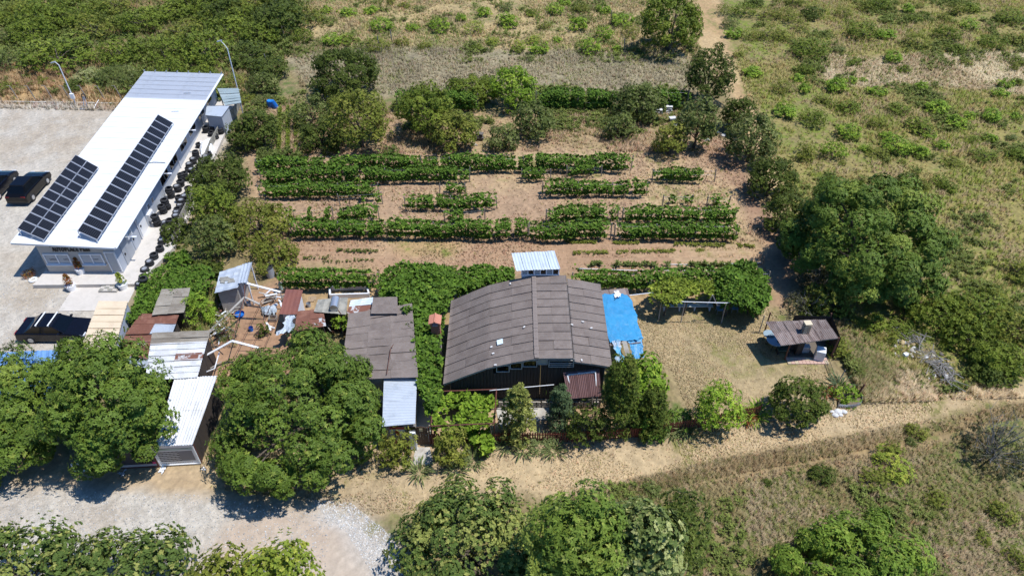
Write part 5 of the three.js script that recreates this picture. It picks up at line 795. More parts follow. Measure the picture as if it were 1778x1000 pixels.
// ------------------------------------------------------------------ arbour at the back of the lawn
{
  const t = thing('arbour', 'vine-covered arbour with a white cross bar at the back of the dry lawn', 'arbour', G(1230, 540)), h = 2.0, a = G(1150, 520, h), b = G(1328, 512, h), c = G(1190, 524, h), d = G(1262, 526, h);
  for (const [p, q] of [[G(1092, 513, 2.1), G(1135, 508, 2.1)], [c, d], [a, c], [d, b]]) new MB().tube([p, q], 0.03, 6).build('bar', M.frameWhite, t); for (const p of [a, c, d, b, G(1328, 548, 1.6)]) new MB().tube([V(p.x, -0.02, p.z), p], 0.035, 6).build('post', M.greyWood, t);
  for (const [x0, x1] of [[1238, 1228], [1238, 1246]]) new MB().bar(G(x0, 512, 2.6), G(x1, 530, 1.5), 0.06).build('prop', M.greyWood, t);
  const B = new Leaves(), tm = canopy('grape_vine', 'yellow-green vine on the left half of the arbour', [[1128, 492], [1160, 478], [1200, 484], [1245, 482], [1238, 505], [1200, 512], [1182, 526], [1150, 520], [1130, 515]], 2.1, { cols: 'yellow', bump: 0.45, thick: 0.7, density: 75, holes: 0.28 }, [[1160, 510], [1195, 510]]);
  canopy('grape_vine', 'thick green vine on the right half of the arbour', [[1240, 480], [1258, 462], [1290, 448], [1318, 462], [1332, 482], [1340, 520], [1318, 538], [1300, 530], [1262, 522], [1244, 505]], 2.2, { cols: 'vine', bump: 0.6, thick: 1.1, density: 95, holes: 0.2 }, [[1270, 510], [1310, 505]]);
  const p = G(1148, 538), q = G(1236, 537), bn = thing('bench', 'long weathered white bench under the left half of the arbour', 'bench', V().lerpVectors(p, q, 0.5)); new MB().box((p.x + q.x) / 2, 0.45, p.z, q.x - p.x, 0.05, 0.36).build('seat', std([0.5, 0.53, 0.5], 0.7), bn); for (let k = 0; k < 4; k++) new MB().box(mix(p.x + 0.2, q.x - 0.2, k / 3), 0.21, p.z, 0.07, 0.42, 0.32).build('leg', M.frameWhite, bn);
  [[1249, 543, 'left blue-seated chair under the arbour vine'], [1274, 541, 'right blue-seated chair under the arbour vine']].forEach(([x, y, l]) => { const s = G(x, y), ch = thing('garden_chair', l, 'chair', s), bl = std([0.12, 0.26, 0.42], 0.6); new MB().box(s.x, 0.43, s.z, 0.48, 0.05, 0.46).build('seat', bl, ch); new MB().box(s.x, 0.72, s.z - 0.22, 0.46, 0.5, 0.04, 0, -0.15).build('backrest', M.greyPaint, ch); for (const [i, j] of [[-1, -1], [1, -1], [-1, 1], [1, 1]]) new MB().tube([V(s.x + i * 0.2, 0, s.z + j * 0.2), V(s.x + i * 0.2, 0.42, s.z + j * 0.2)], 0.016, 5).build('leg', M.greyPaint, ch); });
  const w = G(1310, 546), pot = thing('plant_pot', 'bushy potted plant at the right end of the arbour', 'potted plant', w); new MB().tube([V(w.x, 0, w.z), V(w.x, 0.35, w.z)], [0.16, 0.22], 12).build('pot', M.tileRed, pot); const L = new Leaves(); crownLeaves(L, 909, { x: w.x, y: 0.65, z: w.z, R: 0.5, a: 0.45, cols: GRN.vine, L: 0.18, W: 0.5, density: 60, clumpArea: 0.5 }); L.build('foliage', M.leaf, pot).userData.kind = 'stuff';
}

// ------------------------------------------------------------------ rubble heap, raised bed, bent fence
{
  const r = rng(88), t = thing('rubble_heap', 'heap of pale stones and dry branches under the wild tree at the right', 'rubble heap', G(1610, 615)), geos = [0, 1, 2].map((k) => { const g = new THREE.IcosahedronGeometry(1, 1), p = g.attributes.position; for (let i = 0; i < p.count; i++) { const s = 1 + 0.5 * (fb(p.getX(i) * 0.7 + k * 3, p.getY(i) * 0.7 + p.getZ(i)) - 0.5) * 2; p.setXYZ(i, p.getX(i) * s, p.getY(i) * s * 0.6, p.getZ(i) * s * 0.8); } g.computeVertexNormals(); return g; }), mats = [M.stone, M.paleStone, M.darkStone, M.sandStone, M.stone];
  for (let k = 0; k < 150; k++) { const u = r(), q = (r() + r() - 1) * 26, p = G(mix(1560, 1650, u) + q * 0.7, mix(588, 650, u) - q * 0.7 + 6, 0), s = 0.06 + 0.2 * r() * r(), m = add(new THREE.Mesh(geos[k % 3], mats[Math.floor(r() * 5)]), 'stone', t); m.position.copy(p).sub(t.position); m.position.y = s * 0.3 + 0.3 * r() * Math.max(0, 1 - Math.abs(q) / 26) * 0.8; m.scale.setScalar(s); m.rotation.set(r() * 0.6, r() * 6, r() * 0.6); }
  const stick = new MB(); stick.tube([V(0, 0, -0.6), V(0.05, 0.06, 0), V(-0.02, 0, 0.6)], [0.022, 0.018, 0.008], 5); const sg = stick.geo(); for (let k = 0; k < 130; k++) { const u = r(), p = k < 45 ? G(1550 + u * 50, 578 + u * 16 + (r() - 0.5) * 18) : G(1605 + u * 55, 620 + u * 50 + (r() - 0.5) * 28), m = add(new THREE.Mesh(sg, M.greyBark), 'branch', t); m.position.copy(p).sub(t.position); m.position.y = 0.1 + r() * 0.35; m.rotation.set((r() - 0.5) * 0.5, r() * 6.3, 0); m.scale.setScalar(0.6 + r() * 0.9); }
  const bl = G(1571, 621), sb = thing('white_block', 'white block lying on the rubble heap', 'block', bl); new MB().box(bl.x, 0.28, bl.z, 0.26, 0.2, 0.26, 0.3).build('block_body', M.white, sb);
  const rb = thing('raised_bed', 'small raised bed edged with white corrugated board right of the juniper', 'raised bed', G(1478, 705)), edge = [[1455, 708], [1470, 709], [1484, 708], [1495, 703], [1496, 692], [1488, 686]].map(([x, y]) => G(x, y)); for (let k = 0; k < edge.length - 1; k++) { const a = edge[k], b = edge[k + 1], s = new MB(); const n = 10; for (let i = 0; i < n; i++) { const p = V().lerpVectors(a, b, i / n), q = V().lerpVectors(a, b, (i + 1) / n), o = i % 2 ? 0.03 : -0.03; s.quad(V(p.x, 0, p.z + o), V(q.x, 0, q.z - o), V(q.x, 0.35, q.z - o), V(p.x, 0.35, p.z + o)); } s.build('edging', M.whitePanel, rb); }
  const soil = new MB(); soil.prism(edge.map((p) => [p.x, p.z]).concat([[G(1456, 688).x, G(1456, 688).z]]), -0.02, 0.18); soil.build('soil', std([0.16, 0.12, 0.08], 0.95), rb);
  const pa = G(1486, 692), pp = thing('rusty_post', 'leaning dark red post standing in the raised bed', 'post', pa); new MB().bar(pa, V(pa.x + 0.25, 1.25, pa.z - 0.1), 0.09).build('shaft', M.brownPaint, pp); new MB().box(pa.x, 0.02, pa.z, 0.16, 0.05, 0.16).build('foot', M.concrete, pp);
  for (let k = 0; k < 5; k++) { const p = G(1446 + k * 5, 716 + (k % 2) * 6), s = thing('garden_stone', ['first', 'second', 'third', 'fourth', 'fifth'][k] + ' stone from the left in the row below the raised bed', 'stone', p), m = add(new THREE.Mesh(geos[k % 3], M.paleStone), 'stone_body', s); m.scale.setScalar(0.16 + 0.05 * (k % 3)); m.position.y = 0.05; }
  const wf = thing('wire_fence', 'bent wire netting strip lying between the shelter and the raised bed', 'wire fence', G(1444, 645)), l = [[1430, 626], [1440, 652], [1446, 664]], l2 = [[1440, 622], [1449, 648], [1456, 662]]; for (const L of [l, l2]) new MB().tube(L.map(([x, y], k) => G(x, y, L === l2 ? 0.3 : 0.03)), 0.015, 5).build('edge_wire', M.dark, wf); for (let k = 0; k <= 16; k++) { const f = k / 16, p = V().lerpVectors(G(1430, 626, 0.03), G(1446, 664, 0.03), f), q = V().lerpVectors(G(1440, 622, 0.3), G(1456, 662, 0.3), f); new MB().tube([p, q], 0.008, 4).build('wire', M.dark, wf); }
  const s2 = G(1456, 664), ps = thing('stake', 'leaning stake at the lower end of the bent wire netting', 'post', s2); new MB().bar(s2, V(s2.x + 0.25, 1.0, s2.z - 0.2), 0.05).build('shaft', M.post, ps); new MB().box(s2.x, 0.02, s2.z, 0.08, 0.06, 0.08).build('foot', M.post, ps);
}

// ------------------------------------------------------------------ white workshop building
{
  const RF = [G(250, 124, 3.3), G(384, 128, 2.95), G(197, 430, 2.95), G(17, 421, 3.35)]; // roof corners far left, far right, near right, near left
  const WB = [V(-37.45, 0, -71.6), V(-31.6, 0, -71.9), V(-29.95, 0, -42.85), V(-35.65, 0, -42.85)];
  const t = thing('workshop_building', 'long white workshop with a single-pitch sheet roof and a lettered front', 'building', centre(WB)), roof = new THREE.Group(); roof.name = 'roof'; t.add(roof);
  const n = 30; for (let k = 0; k < n; k++) { const b = new MB(), q = (u, v) => lerp4(RF, u, v).add(V(0, (k % 2) * 0.004, 0)); b.sheet(q(0, k / n), q(1, k / n), q(1, (k + 1) / n + 0.003), q(0, (k + 1) / n + 0.003), 4, 0.018, 'v', 0); b.build('roof_panel', k < 6 ? M.greyPanel : M.whitePanel, roof); }
  const ed = new MB(); for (const [i, j] of [[3, 2], [2, 1], [1, 0], [0, 3]]) ed.bar(RF[i].clone().add(V(0, -0.1, 0)), RF[j].clone().add(V(0, -0.1, 0)), 0.06, 0.16); ed.build('fascia', M.frameWhite, roof);
  const gut = new MB(); gut.tube([RF[1].clone().add(V(0.1, -0.08, 0)), RF[2].clone().add(V(0.1, -0.08, 0))], 0.08, 8); gut.build('gutter', M.frameWhite, roof);
  const snow = new MB(); for (let k = 0; k < 8; k++) { const p = lerp4(RF, k / 7, 0.0); snow.box(p.x, p.y + 0.08, p.z, 0.05, 0.2, 0.25); } snow.build('end_clip', M.steel, roof);
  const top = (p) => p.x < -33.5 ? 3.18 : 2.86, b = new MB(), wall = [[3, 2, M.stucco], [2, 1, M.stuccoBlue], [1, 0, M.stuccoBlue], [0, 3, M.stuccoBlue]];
  for (const [i, j, m] of wall) { const w = new MB(), p = WB[i], q = WB[j]; w.quad(V(p.x, 0, p.z), V(q.x, 0, q.z), V(q.x, top(q), q.z), V(p.x, top(p), p.z)); w.build('wall', m, t); }
  // front: two windows, glazed door, lettering
  const zf = WB[3].z, X = (px, h) => GZ(px, 460, zf).x, onFront = (px, py) => GZ(px, py, zf);
  const framed = (name, x0, x1, y0, y1, panes, glass, sill) => { const f = new MB(), cx = (x0 + x1) / 2; for (const y of [y0, y1]) f.box(cx, y, zf + 0.04, x1 - x0 + 0.08, 0.08, 0.09); for (const x of [x0, x1]) f.box(x, (y0 + y1) / 2, zf + 0.042, 0.08, y1 - y0, 0.085); for (let k = 1; k < panes; k++) f.box(mix(x0, x1, k / panes), (y0 + y1) / 2, zf + 0.042, 0.08, y1 - y0, 0.085); const o = f.build(name, M.frameWhite, t); for (let k = 0; k < panes; k++) new MB().box(mix(x0, x1, (k + 0.5) / panes), (y0 + y1) / 2, zf + 0.02, (x1 - x0) / panes - 0.06, y1 - y0 - 0.06, 0.03).build('pane', glass, o); if (sill) new MB().box(cx, y0 - 0.08, zf + 0.09, x1 - x0 + 0.2, 0.05, 0.18).build('sill', M.frameWhite, o); return o; };
  const wa = onFront(80, 442), wb = onFront(127, 462), wc = onFront(139, 442), wd = onFront(187, 462), dl = onFront(180, 441), dr = onFront(210, 474);
  const milky = std([0.34, 0.37, 0.40], 0.25);
  framed('window', onFront(84, 460).x, onFront(126, 460).x, 1.25, 2.15, 2, milky, true); framed('window', onFront(146, 460).x, onFront(183, 460).x, 1.25, 2.15, 2, milky, true);
  framed('door', onFront(190, 460).x, onFront(207, 460).x, 0.42, 2.35, 1, milky, false);
  const font = await new FontLoader().loadAsync('fonts/droid/droid_sans_bold.typeface.json'), tg = new TextGeometry('AUTOPLACE P&M', { font, size: 0.36, depth: 0.05, curveSegments: 3 }); tg.computeBoundingBox(); const tw = tg.boundingBox.max.x, lx0 = onFront(90, 434).x, lx1 = onFront(155, 434).x;
  const sign = add(new THREE.Mesh(tg, M.black), 'sign_lettering', t); sign.scale.set((lx1 - lx0) / tw, 1, 1); sign.position.set(lx0, 2.42, zf + 0.01).sub(t.position);
  const swoosh = new MB(); swoosh.tube([V(lx0 - 0.1, 2.84, zf + 0.04), V(lx0 + 0.15, 2.93, zf + 0.04), V(lx0 + 0.5, 2.87, zf + 0.04)], 0.03, 5); swoosh.build('sign_emblem', M.black, t);
  for (const [x0, n, hgt] of [[93, 7, 0.2], [117, 5, 0.15], [164, 6, 0.12]]) { const q = new MB(), r = rng(x0); for (let k = 0; k < n; k++) { const x = onFront(x0 - 4 + k * 2.3, 455).x; q.box(x, 1.66, zf + 0.045, 0.03, hgt, 0.01); q.box(x + 0.03, 1.66 + (r() - 0.5) * hgt * 0.8, zf + 0.046, 0.05, 0.03, 0.01); } q.build('window_lettering', std([0.12, 0.12, 0.13], 0.6), t); }
  // right-hand side: doors, windows and fittings
  const side = (v, h) => { const p = V().lerpVectors(WB[2], WB[1], v); p.y = h; return p; }, yaw = Math.atan2(WB[1].x - WB[2].x, WB[1].z - WB[2].z);
  const sideBox = (name, v0, v1, h0, h1, m, out = 0.03, par = t) => { const p = side((v0 + v1) / 2, (h0 + h1) / 2), L = side(v0, 0).distanceTo(side(v1, 0)); const q = new MB(); q.box(p.x + out / 2, p.y, p.z, out * 2, h1 - h0, L, yaw); return q.build(name, m, par); };
  for (const [a, c, m] of [[0.03, 0.085, M.greyPaint], [0.095, 0.135, M.stuccoBlue], [0.155, 0.2, M.white]]) { const d = sideBox('door', a, c, 0.35, 2.3, m, 0.04); sideBox('handle', a + 0.004, a + 0.008, 1.25, 1.4, M.dark, 0.09, d); }
  for (const [a, c, h0, h1] of [[0.235, 0.25, 1.3, 1.85], [0.27, 0.285, 1.3, 1.85], [0.36, 0.43, 1.25, 2.2], [0.45, 0.52, 1.25, 2.2], [0.56, 0.63, 1.25, 2.2], [0.66, 0.73, 1.25, 2.2], [0.77, 0.84, 1.25, 2.2], [0.87, 0.94, 1.25, 2.2]]) { const w = sideBox('window', a, c, h0, h1, M.frameWhite, 0.03), mid = (a + c) / 2; sideBox('pane', a + 0.003, mid - 0.0015, h0 + 0.06, h1 - 0.06, M.glass, 0.042, w); sideBox('pane', mid + 0.0015, c - 0.003, h0 + 0.06, h1 - 0.06, M.glass, 0.042, w); }
  for (const [v, h] of [[0.07, 1.9], [0.215, 0.7]]) { const u = sideBox('air_conditioner', v, v + 0.03, h, h + 0.6, M.white, 0.16); sideBox('fan_grille', v + 0.006, v + 0.024, h + 0.1, h + 0.5, M.greyPaint, 0.175, u); }
  for (const v of [0.05, 0.36, 0.62]) { const p = side(v, 2.62), l = new MB(); l.bar(p, V(p.x + 1.15, 2.72, p.z + 0.05), 0.05); l.box(p.x + 1.15, 2.7, p.z + 0.05, 0.34, 0.07, 0.16); l.build('flood_lamp', M.white, t); }
  for (const v of [0.145, 0.52, 0.8]) { const p = side(v, 0); const d = new MB(); d.tube([V(p.x + 0.5, 2.85, p.z), V(p.x + 0.09, 2.5, p.z), V(p.x + 0.09, 0.4, p.z)], 0.045, 6); d.build('downpipe', M.frameWhite, t); }
  const cable = new MB(); cable.tube([lerp4(RF, 0.62, 0.6), lerp4(RF, 0.7, 0.62), lerp4(RF, 0.86, 0.6), lerp4(RF, 0.99, 0.6)].map((p) => p.add(V(0, 0.06, 0))), 0.04, 5); cable.build('cable_duct', M.greyPaint, roof);
  for (let k = 0; k < 6; k++) { const p = lerp4(RF, 0.73, 0.16 + k * 0.13); new MB().box(p.x, p.y + 0.06, p.z, 0.7, 0.05, 0.05, 0.1).build('mounting_rail', M.steel, roof); }
  // solar arrays
  const cv = document.createElement('canvas'); cv.width = 160; cv.height = 96; const g = cv.getContext('2d'); g.fillStyle = '#101116'; g.fillRect(0, 0, 160, 96); g.strokeStyle = '#4a4c52'; g.lineWidth = 1; for (let x = 0; x <= 10; x++) { g.beginPath(); g.moveTo(x * 16, 0); g.lineTo(x * 16, 96); g.stroke(); } for (let y = 0; y <= 6; y++) { g.beginPath(); g.moveTo(0, y * 16); g.lineTo(160, y * 16); g.stroke(); } g.fillStyle = '#9a9ca2'; for (let x = 0; x <= 10; x++) for (let y = 0; y <= 6; y++) g.fillRect(x * 16 - 1.5, y * 16 - 1.5, 3, 3);
  const tx = new THREE.CanvasTexture(cv); tx.colorSpace = THREE.SRGBColorSpace; const cell = new THREE.MeshPhysicalMaterial({ map: tx, roughness: 0.3, specularIntensity: 0.6 });
  const array = (label, C, cols, rows) => { const s = thing('solar_array', label, 'solar panels', centre(C).setY(3.2)), N = C[3].clone().sub(C[0]).cross(C[1].clone().sub(C[0])).normalize(); if (N.y < 0) N.negate();
    for (let j = 0; j < rows; j++) for (let i = 0; i < cols; i++) { const e = 0.012 / cols * 2, f = 0.13 / rows, q = (u, v, d) => lerp4(C, u, v).addScaledVector(N, d), u0 = i / cols + e / 2, u1 = (i + 1) / cols - e / 2, v0 = j / rows + f * 0.12, v1 = (j + 1) / rows - f * 0.12, p = new MB(), fr = new MB();
      const iu = 0.05 * (u1 - u0) / 2, iv = 0.06 * (v1 - v0); fr.quad(q(u0, v1, 0), q(u1, v1, 0), q(u1, v0, 0), q(u0, v0, 0)); for (const [a, c] of [[[u0, v1], [u1, v1]], [[u1, v1], [u1, v0]], [[u1, v0], [u0, v0]], [[u0, v0], [u0, v1]]]) fr.quad(q(...a, -0.04), q(...c, -0.04), q(...c, 0), q(...a, 0));
      p.quad(q(u0 + iu, v1 - iv, 0.004), q(u1 - iu, v1 - iv, 0.004), q(u1 - iu, v0 + iv, 0.004), q(u0 + iu, v0 + iv, 0.004), [[0, 0], [1, 0], [1, 1], [0, 1]]); const m = p.build('solar_panel', cell, s); fr.build('panel_frame', M.alloy, m); }
    for (let k = 0; k <= 6; k++) for (const u of [0.05, 0.95]) { const a = lerp4(C, u, k / 6).addScaledVector(N, -0.05), leg = new MB(); leg.bar(V(a.x, a.y, a.z), V(a.x, Math.min(a.y - 0.1, 3.05), a.z - 0.05), 0.05); leg.build('support', M.steel, s); } };
  array('wide solar array of two panel columns on the left half of the white roof', [G(130, 268, 3.95), G(170, 290, 3.5), G(75, 417, 3.5), G(28, 397, 3.95)], 2, 10);
  array('long narrow solar array of one panel column in the middle of the white roof', [G(273, 198, 3.75), G(300, 213, 3.35), G(168, 417, 3.35), G(132, 401, 3.75)], 1, 17);
  // terrace and apron
  const ter = new MB(); ter.prism([[G(55, 495, 0.35).x, G(55, 495, 0.35).z], [G(237, 493, 0.35).x, G(237, 493, 0.35).z], [-27.2, -46], [-28.3, -60], [-29.3, -72.4], [-32, -72.4], [-30.2, -43], [-35.9, -43], [-36.1, -43.2]], -0.02, 0.35); ter.build('terrace', M.paving).userData.kind = 'structure';
  const ap = new MB(); ap.prism([[128, 498], [236, 498], [222, 526], [168, 540], [100, 541]].map(([x, y]) => { const p = G(x, y); return [p.x, p.z]; }), -0.02, 0.05); ap.build('pavement', M.paving).userData.kind = 'structure';
  const st = G(190, 500), gr = thing('stone_step', 'step of chequered paving blocks in front of the terrace', 'step', st); const base = new MB(); base.box(st.x + 0.1, 0.1, st.z + 0.1, 1.35, 0.2, 1.0); const bs = base.build('step_base', M.concrete, gr); for (let j = 0; j < 4; j++) for (let i = 0; i < 4; i++) new MB().box(st.x + 0.1 - 0.5 + i * 0.335, 0.215, st.z + 0.1 - 0.37 + j * 0.25, 0.29, 0.05, 0.2).build('paver', (i + j) % 2 ? M.oldSlab : M.paving, bs);
  const pots = [[141, 473, 0.35, 'planter with a dark red conifer against the front wall between the windows', 'red'], [124, 502, 0.05, 'planter with a reddish conifer below the terrace edge', 'red'], [214, 500, 0.05, 'planter with a yellow-green conifer beside the chequered step', 'yellow']];
  for (const [x, y, h, l, c] of pots) { const p = G(x, y, h), pt = thing('planter', l, 'planter', p.clone()), pb = new MB(); pb.tube([V(p.x, h, p.z), V(p.x, h + 0.45, p.z)], [0.32, 0.4], 6); pb.build('pot', M.white, pt); const L = new Leaves(); crownLeaves(L, x, { x: p.x, y: h + 0.98, z: p.z, R: 0.3, a: 0.58, cols: GRN[c], L: 0.09, W: 0.4, density: 200, clumpArea: 0.1, floor: h + 0.35, shape: (q) => clamp(1.1 - q, 0.1, 1), low: 1.9 }); L.build('foliage', M.needle, pt).userData.kind = 'stuff'; }
  const tl = G(57, 487), wt = thing('painted_tyre_ring', 'tyre painted white at the left end of the terrace', 'tyre', tl), tr = new MB(); tr.tube(Array.from({ length: 13 }, (_, k) => V(tl.x + Math.cos(k / 12 * 6.283) * 0.24, 0.08, tl.z + Math.sin(k / 12 * 6.283) * 0.24)), 0.09, 7, false); tr.build('tread', M.white, wt); const hub = new MB(); hub.tube([V(tl.x, 0.02, tl.z), V(tl.x, 0.05, tl.z)], [0.16, 0.16], 10); hub.build('hub', M.concrete, wt);
  const dp = G(52, 480), dpl = thing('dry_plant', 'withered brown plant in the shade left of the building', 'plant', dp), LL = new Leaves(); crownLeaves(LL, 71, { x: dp.x, y: 0.3, z: dp.z, R: 0.4, a: 0.3, cols: GRN.red, L: 0.2, W: 0.2, density: 60, clumpArea: 0.3 }); LL.build('foliage', M.needle, dpl).userData.kind = 'stuff';
  // annexe at the far end
  shed('grey_shed', 'small grey flat-roofed shed at the far right corner of the white building', 'shed', [[358, 184, 2.2], [397, 184, 2.2], [384, 202, 2.2], [356, 200, 2.2]], { rows: 1, waves: 2, amp: 0.003, mats: [greySheet[0]], wall: M.stuccoBlue, inset: 0.05, frame: M.greyPaint });
  shed('sheet_canopy', 'canopy of ribbed grey-green sheet behind the grey shed', 'canopy', [[377, 154, 2.3], [413, 154, 2.3], [418, 178, 2.2], [390, 183, 2.2]], { rows: 6, waves: 2, amp: 0.03, mats: [std([0.27, 0.33, 0.34], 0.5), std([0.33, 0.39, 0.40], 0.5)], posts: M.greyPaint, frame: M.frameWhite });
  const fl = [G(419, 178), G(408, 205), G(390, 222), G(368, 262), G(345, 320), G(332, 362), G(312, 404), G(304, 432)], yf = thing('board_fence', 'grey weathered fence between the tyre stacks and the garden trees', 'fence', fl[4].clone()); for (let k = 0; k < fl.length - 1; k++) { const a = fl[k], c = fl[k + 1], L = a.distanceTo(c), m = Math.max(2, Math.round(L / 1.1)); for (let i = 0; i < m; i++) { const p = V().lerpVectors(a, c, i / m), q = V().lerpVectors(a, c, (i + 0.96) / m), s = new MB(); s.bar(V(p.x, 0.55, p.z), V(q.x, 0.55, q.z), 0.03, 1.1); s.build('fence_panel', M.oldSlab, yf); } }
}
// lamp posts, kerb and posts of the lot
for (const [bx, by, mx, my, tx, ty, l] of [[416, 172, 394, 84, 382, 71, 'tall white lamp post behind the far right corner of the white building'], [132, 184, 101, 113, 93, 108, 'white lamp post with a meter box on the kerb of the gravel lot']]) {
  const b = G(bx, by), t = thing('lamp_post', l, 'street lamp', b), m = GZ(mx, my, b.z), e = GZ(tx, ty, b.z), p = new MB(); p.tube([V(b.x, -0.02, b.z), V(m.x, m.y, b.z)], [0.075, 0.05], 8); p.build('pole', M.frameWhite, t); new MB().tube([m, V().lerpVectors(m, e, 0.6).add(V(0, 0.1, 0)), e], 0.035, 6).build('arm', M.frameWhite, t); new MB().box(e.x - 0.12, e.y, e.z, 0.5, 0.09, 0.2, 0, 0, 0.25).build('lamp_head', M.greyPaint, t);
  if (bx < 200) new MB().box(b.x + 0.05, 1.2, b.z + 0.12, 0.4, 0.55, 0.2).build('meter_box', M.white, t);
}
{
  const a = G(-60, 177), b = G(206, 181), t = thing('kerb_wall', 'low pale concrete kerb along the far edge of the gravel lot', 'kerb', V().lerpVectors(a, b, 0.5)), n = 18; for (let k = 0; k < n; k++) { const p = V().lerpVectors(a, b, k / n), q = V().lerpVectors(a, b, (k + 0.985) / n), r = (k * 37 % 11) / 11 * 0.08; new MB().bar(V(p.x, 0.07 + r * 0.2, p.z + r), V(q.x, 0.08, q.z), 0.2, 0.2).build('kerb_stone', M.concrete, t); }
  for (let k = 0; k < 9; k++) { const p = G(2 + k * 30, 175), f = thing('fence_post', 'leaning thin wire-fence post behind the kerb, ' + ['first', 'second', 'third', 'fourth', 'fifth', 'sixth', 'seventh', 'eighth', 'ninth'][k] + ' from the left edge', 'post', p); new MB().bar(p, V(p.x - 0.35, 1.7, p.z - 0.1), 0.07).build('shaft', M.post, f); new MB().bar(V(p.x - 0.35, 1.68, p.z - 0.1), V(p.x - 0.45, 1.85, p.z + 0.2), 0.05).build('bent_tip', M.post, f); }
  const c = G(150, 187), r = thing('wheel_trolley', 'grey tubular trolley with a wheel standing on the kerb of the gravel lot', 'trolley', c); for (const [x0, y0, z0, x1, y1, z1] of [[-0.5, 0.1, 0.5, 0.9, 0.1, 0.4], [-0.5, 0.1, -0.1, 0.9, 0.1, -0.2], [-0.5, 0.1, 0.5, -0.5, 0.1, -0.1], [0.9, 0.1, 0.4, 1.2, 0.6, -0.6], [-0.2, 0.1, 0.2, -0.1, 1.2, -0.3], [0.2, 0.1, 0.2, 0, 1.2, -0.3]]) new MB().tube([V(c.x + x0, y0, c.z + z0), V(c.x + x1, y1, c.z + z1)], 0.04, 6).build('tube', M.alloy, r); new MB().tube(Array.from({ length: 13 }, (_, k) => V(c.x - 0.05 + Math.cos(k / 2 * 1.0472) * 0.22, 1.2 + Math.sin(k / 2 * 1.0472) * 0.22, c.z - 0.3)), 0.06, 6, false).build('wheel', M.rubber, r);
}
// ------------------------------------------------------------------ billboards under the walnut
{
  const cv = document.createElement('canvas'); cv.width = 256; cv.height = 160; const g = cv.getContext('2d'); g.fillStyle = '#d8d8d8'; g.fillRect(0, 0, 256, 160); g.fillStyle = '#9fb0a8'; g.fillRect(6, 6, 244, 40); g.fillStyle = '#dcdcdc'; g.beginPath(); g.ellipse(150, 0, 150, 34, 0, 0, 7); g.fill(); g.fillStyle = '#2b2b2e'; for (let k = 0; k < 34; k++) g.fillRect(16 + k * 6.2, 32 - Math.sin(k / 11) * 6, 4, 5); for (let y = 0; y < 6; y++) { g.fillStyle = '#3a3a3e'; g.fillRect(16, 54 + y * 14, 222, 10); g.fillStyle = '#b9b9bd'; for (let k = 0; k < 5; k++) g.fillRect(22 + k * 24 + (y % 2) * 5, 57 + y * 14, 16, 2.5); } g.fillStyle = '#77777c'; g.fillRect(150, 54, 88, 80); g.fillStyle = '#55555a'; for (let k = 0; k < 18; k++) g.fillRect(18 + k * 11, 143, 7, 5);
  const tx = new THREE.CanvasTexture(cv); tx.colorSpace = THREE.SRGBColorSpace; const cv2 = document.createElement('canvas'); cv2.width = 256; cv2.height = 128; const h = cv2.getContext('2d'); h.fillStyle = '#33353d'; h.fillRect(0, 0, 256, 128); h.fillStyle = '#6a6c76'; for (let k = 0; k < 60; k++) h.fillRect((k * 73) % 250, (k * 41) % 60, 2, 1.5); h.fillStyle = '#15161a'; h.beginPath(); h.roundRect(150, 74, 90, 34, 14); h.fill(); h.fillStyle = '#50535c'; h.beginPath(); h.roundRect(168, 70, 54, 14, 8); h.fill(); h.fillStyle = '#a9a4a8'; h.fillRect(0, 112, 256, 16); h.fillStyle = '#c0306a'; h.fillRect(228, 100, 28, 12); const tx2 = new THREE.CanvasTexture(cv2); tx2.colorSpace = THREE.SRGBColorSpace;
  const board = (label, x0, y0, x1, y1, H, map, frame) => { const a = G(x0, y0), b = G(x1, y1), t = thing('billboard', label, 'billboard', V().lerpVectors(a, b, 0.5)); const q = new MB(); q.quad(V(a.x, 0.12, a.z), V(b.x, 0.12, b.z), V(b.x, H, b.z), V(a.x, H, a.z), [[0, 0], [1, 0], [1, 1], [0, 1]]); q.build('banner', std(0xffffff, 0.55, { map }), t); for (const [p, u, s, v] of [[a, 0.12, b, 0.12], [a, H, b, H], [a, 0.1, a, H], [b, 0.1, b, H]]) new MB().bar(V(p.x, u, p.z + 0.01), V(s.x, v, s.z + 0.01), 0.07).build('frame_bar', frame, t); for (const p of [a, b]) new MB().bar(V(p.x, -0.02, p.z - 0.1), V(p.x, H, p.z - 0.1), 0.09).build('post', M.brownPaint, t); };
  board('white-framed billboard with a grey text table, below the long white sheet roof', 279, 810, 348, 806, 2.0, tx, M.white); board('dark billboard showing a black car, half hidden by the walnut tree', 205, 815, 276, 811, 2.0, tx2, M.brownPaint); board('low pale board under the walnut crown, left of the dark car billboard', 132, 820, 190, 816, 0.8, tx2, M.white);
  for (const [x, y, s, l] of [[282, 816, 0.5, 'crumpled white plastic sheet at the foot of the billboards'], [352, 812, 0.3, 'white plastic scraps right of the text billboard'], [210, 822, 0.3, 'small white plastic scrap in the shade of the walnut']]) drape('plastic_sheet', l, 'litter', [[x - 10 * s, y - 3, 0.08], [x + 10 * s, y - 4, 0.08], [x + 9 * s, y + 4, 0.08], [x - 9 * s, y + 4, 0.08]], M.white, { n: 10, fold: 0.08, edge: 0.6 });
}

// ------------------------------------------------------------------ cars
function profileBody(pts, W, bevel) { const s = new THREE.Shape(); pts.forEach(([x, y], k) => (k ? s.lineTo(x, y) : s.moveTo(x, y))); const g = new THREE.ExtrudeGeometry(s, { depth: W - bevel * 2, bevelEnabled: true, bevelSize: bevel, bevelThickness: bevel, bevelSegments: 3, curveSegments: 4 }); g.translate(0, 0, -(W - bevel * 2) / 2); return g; }
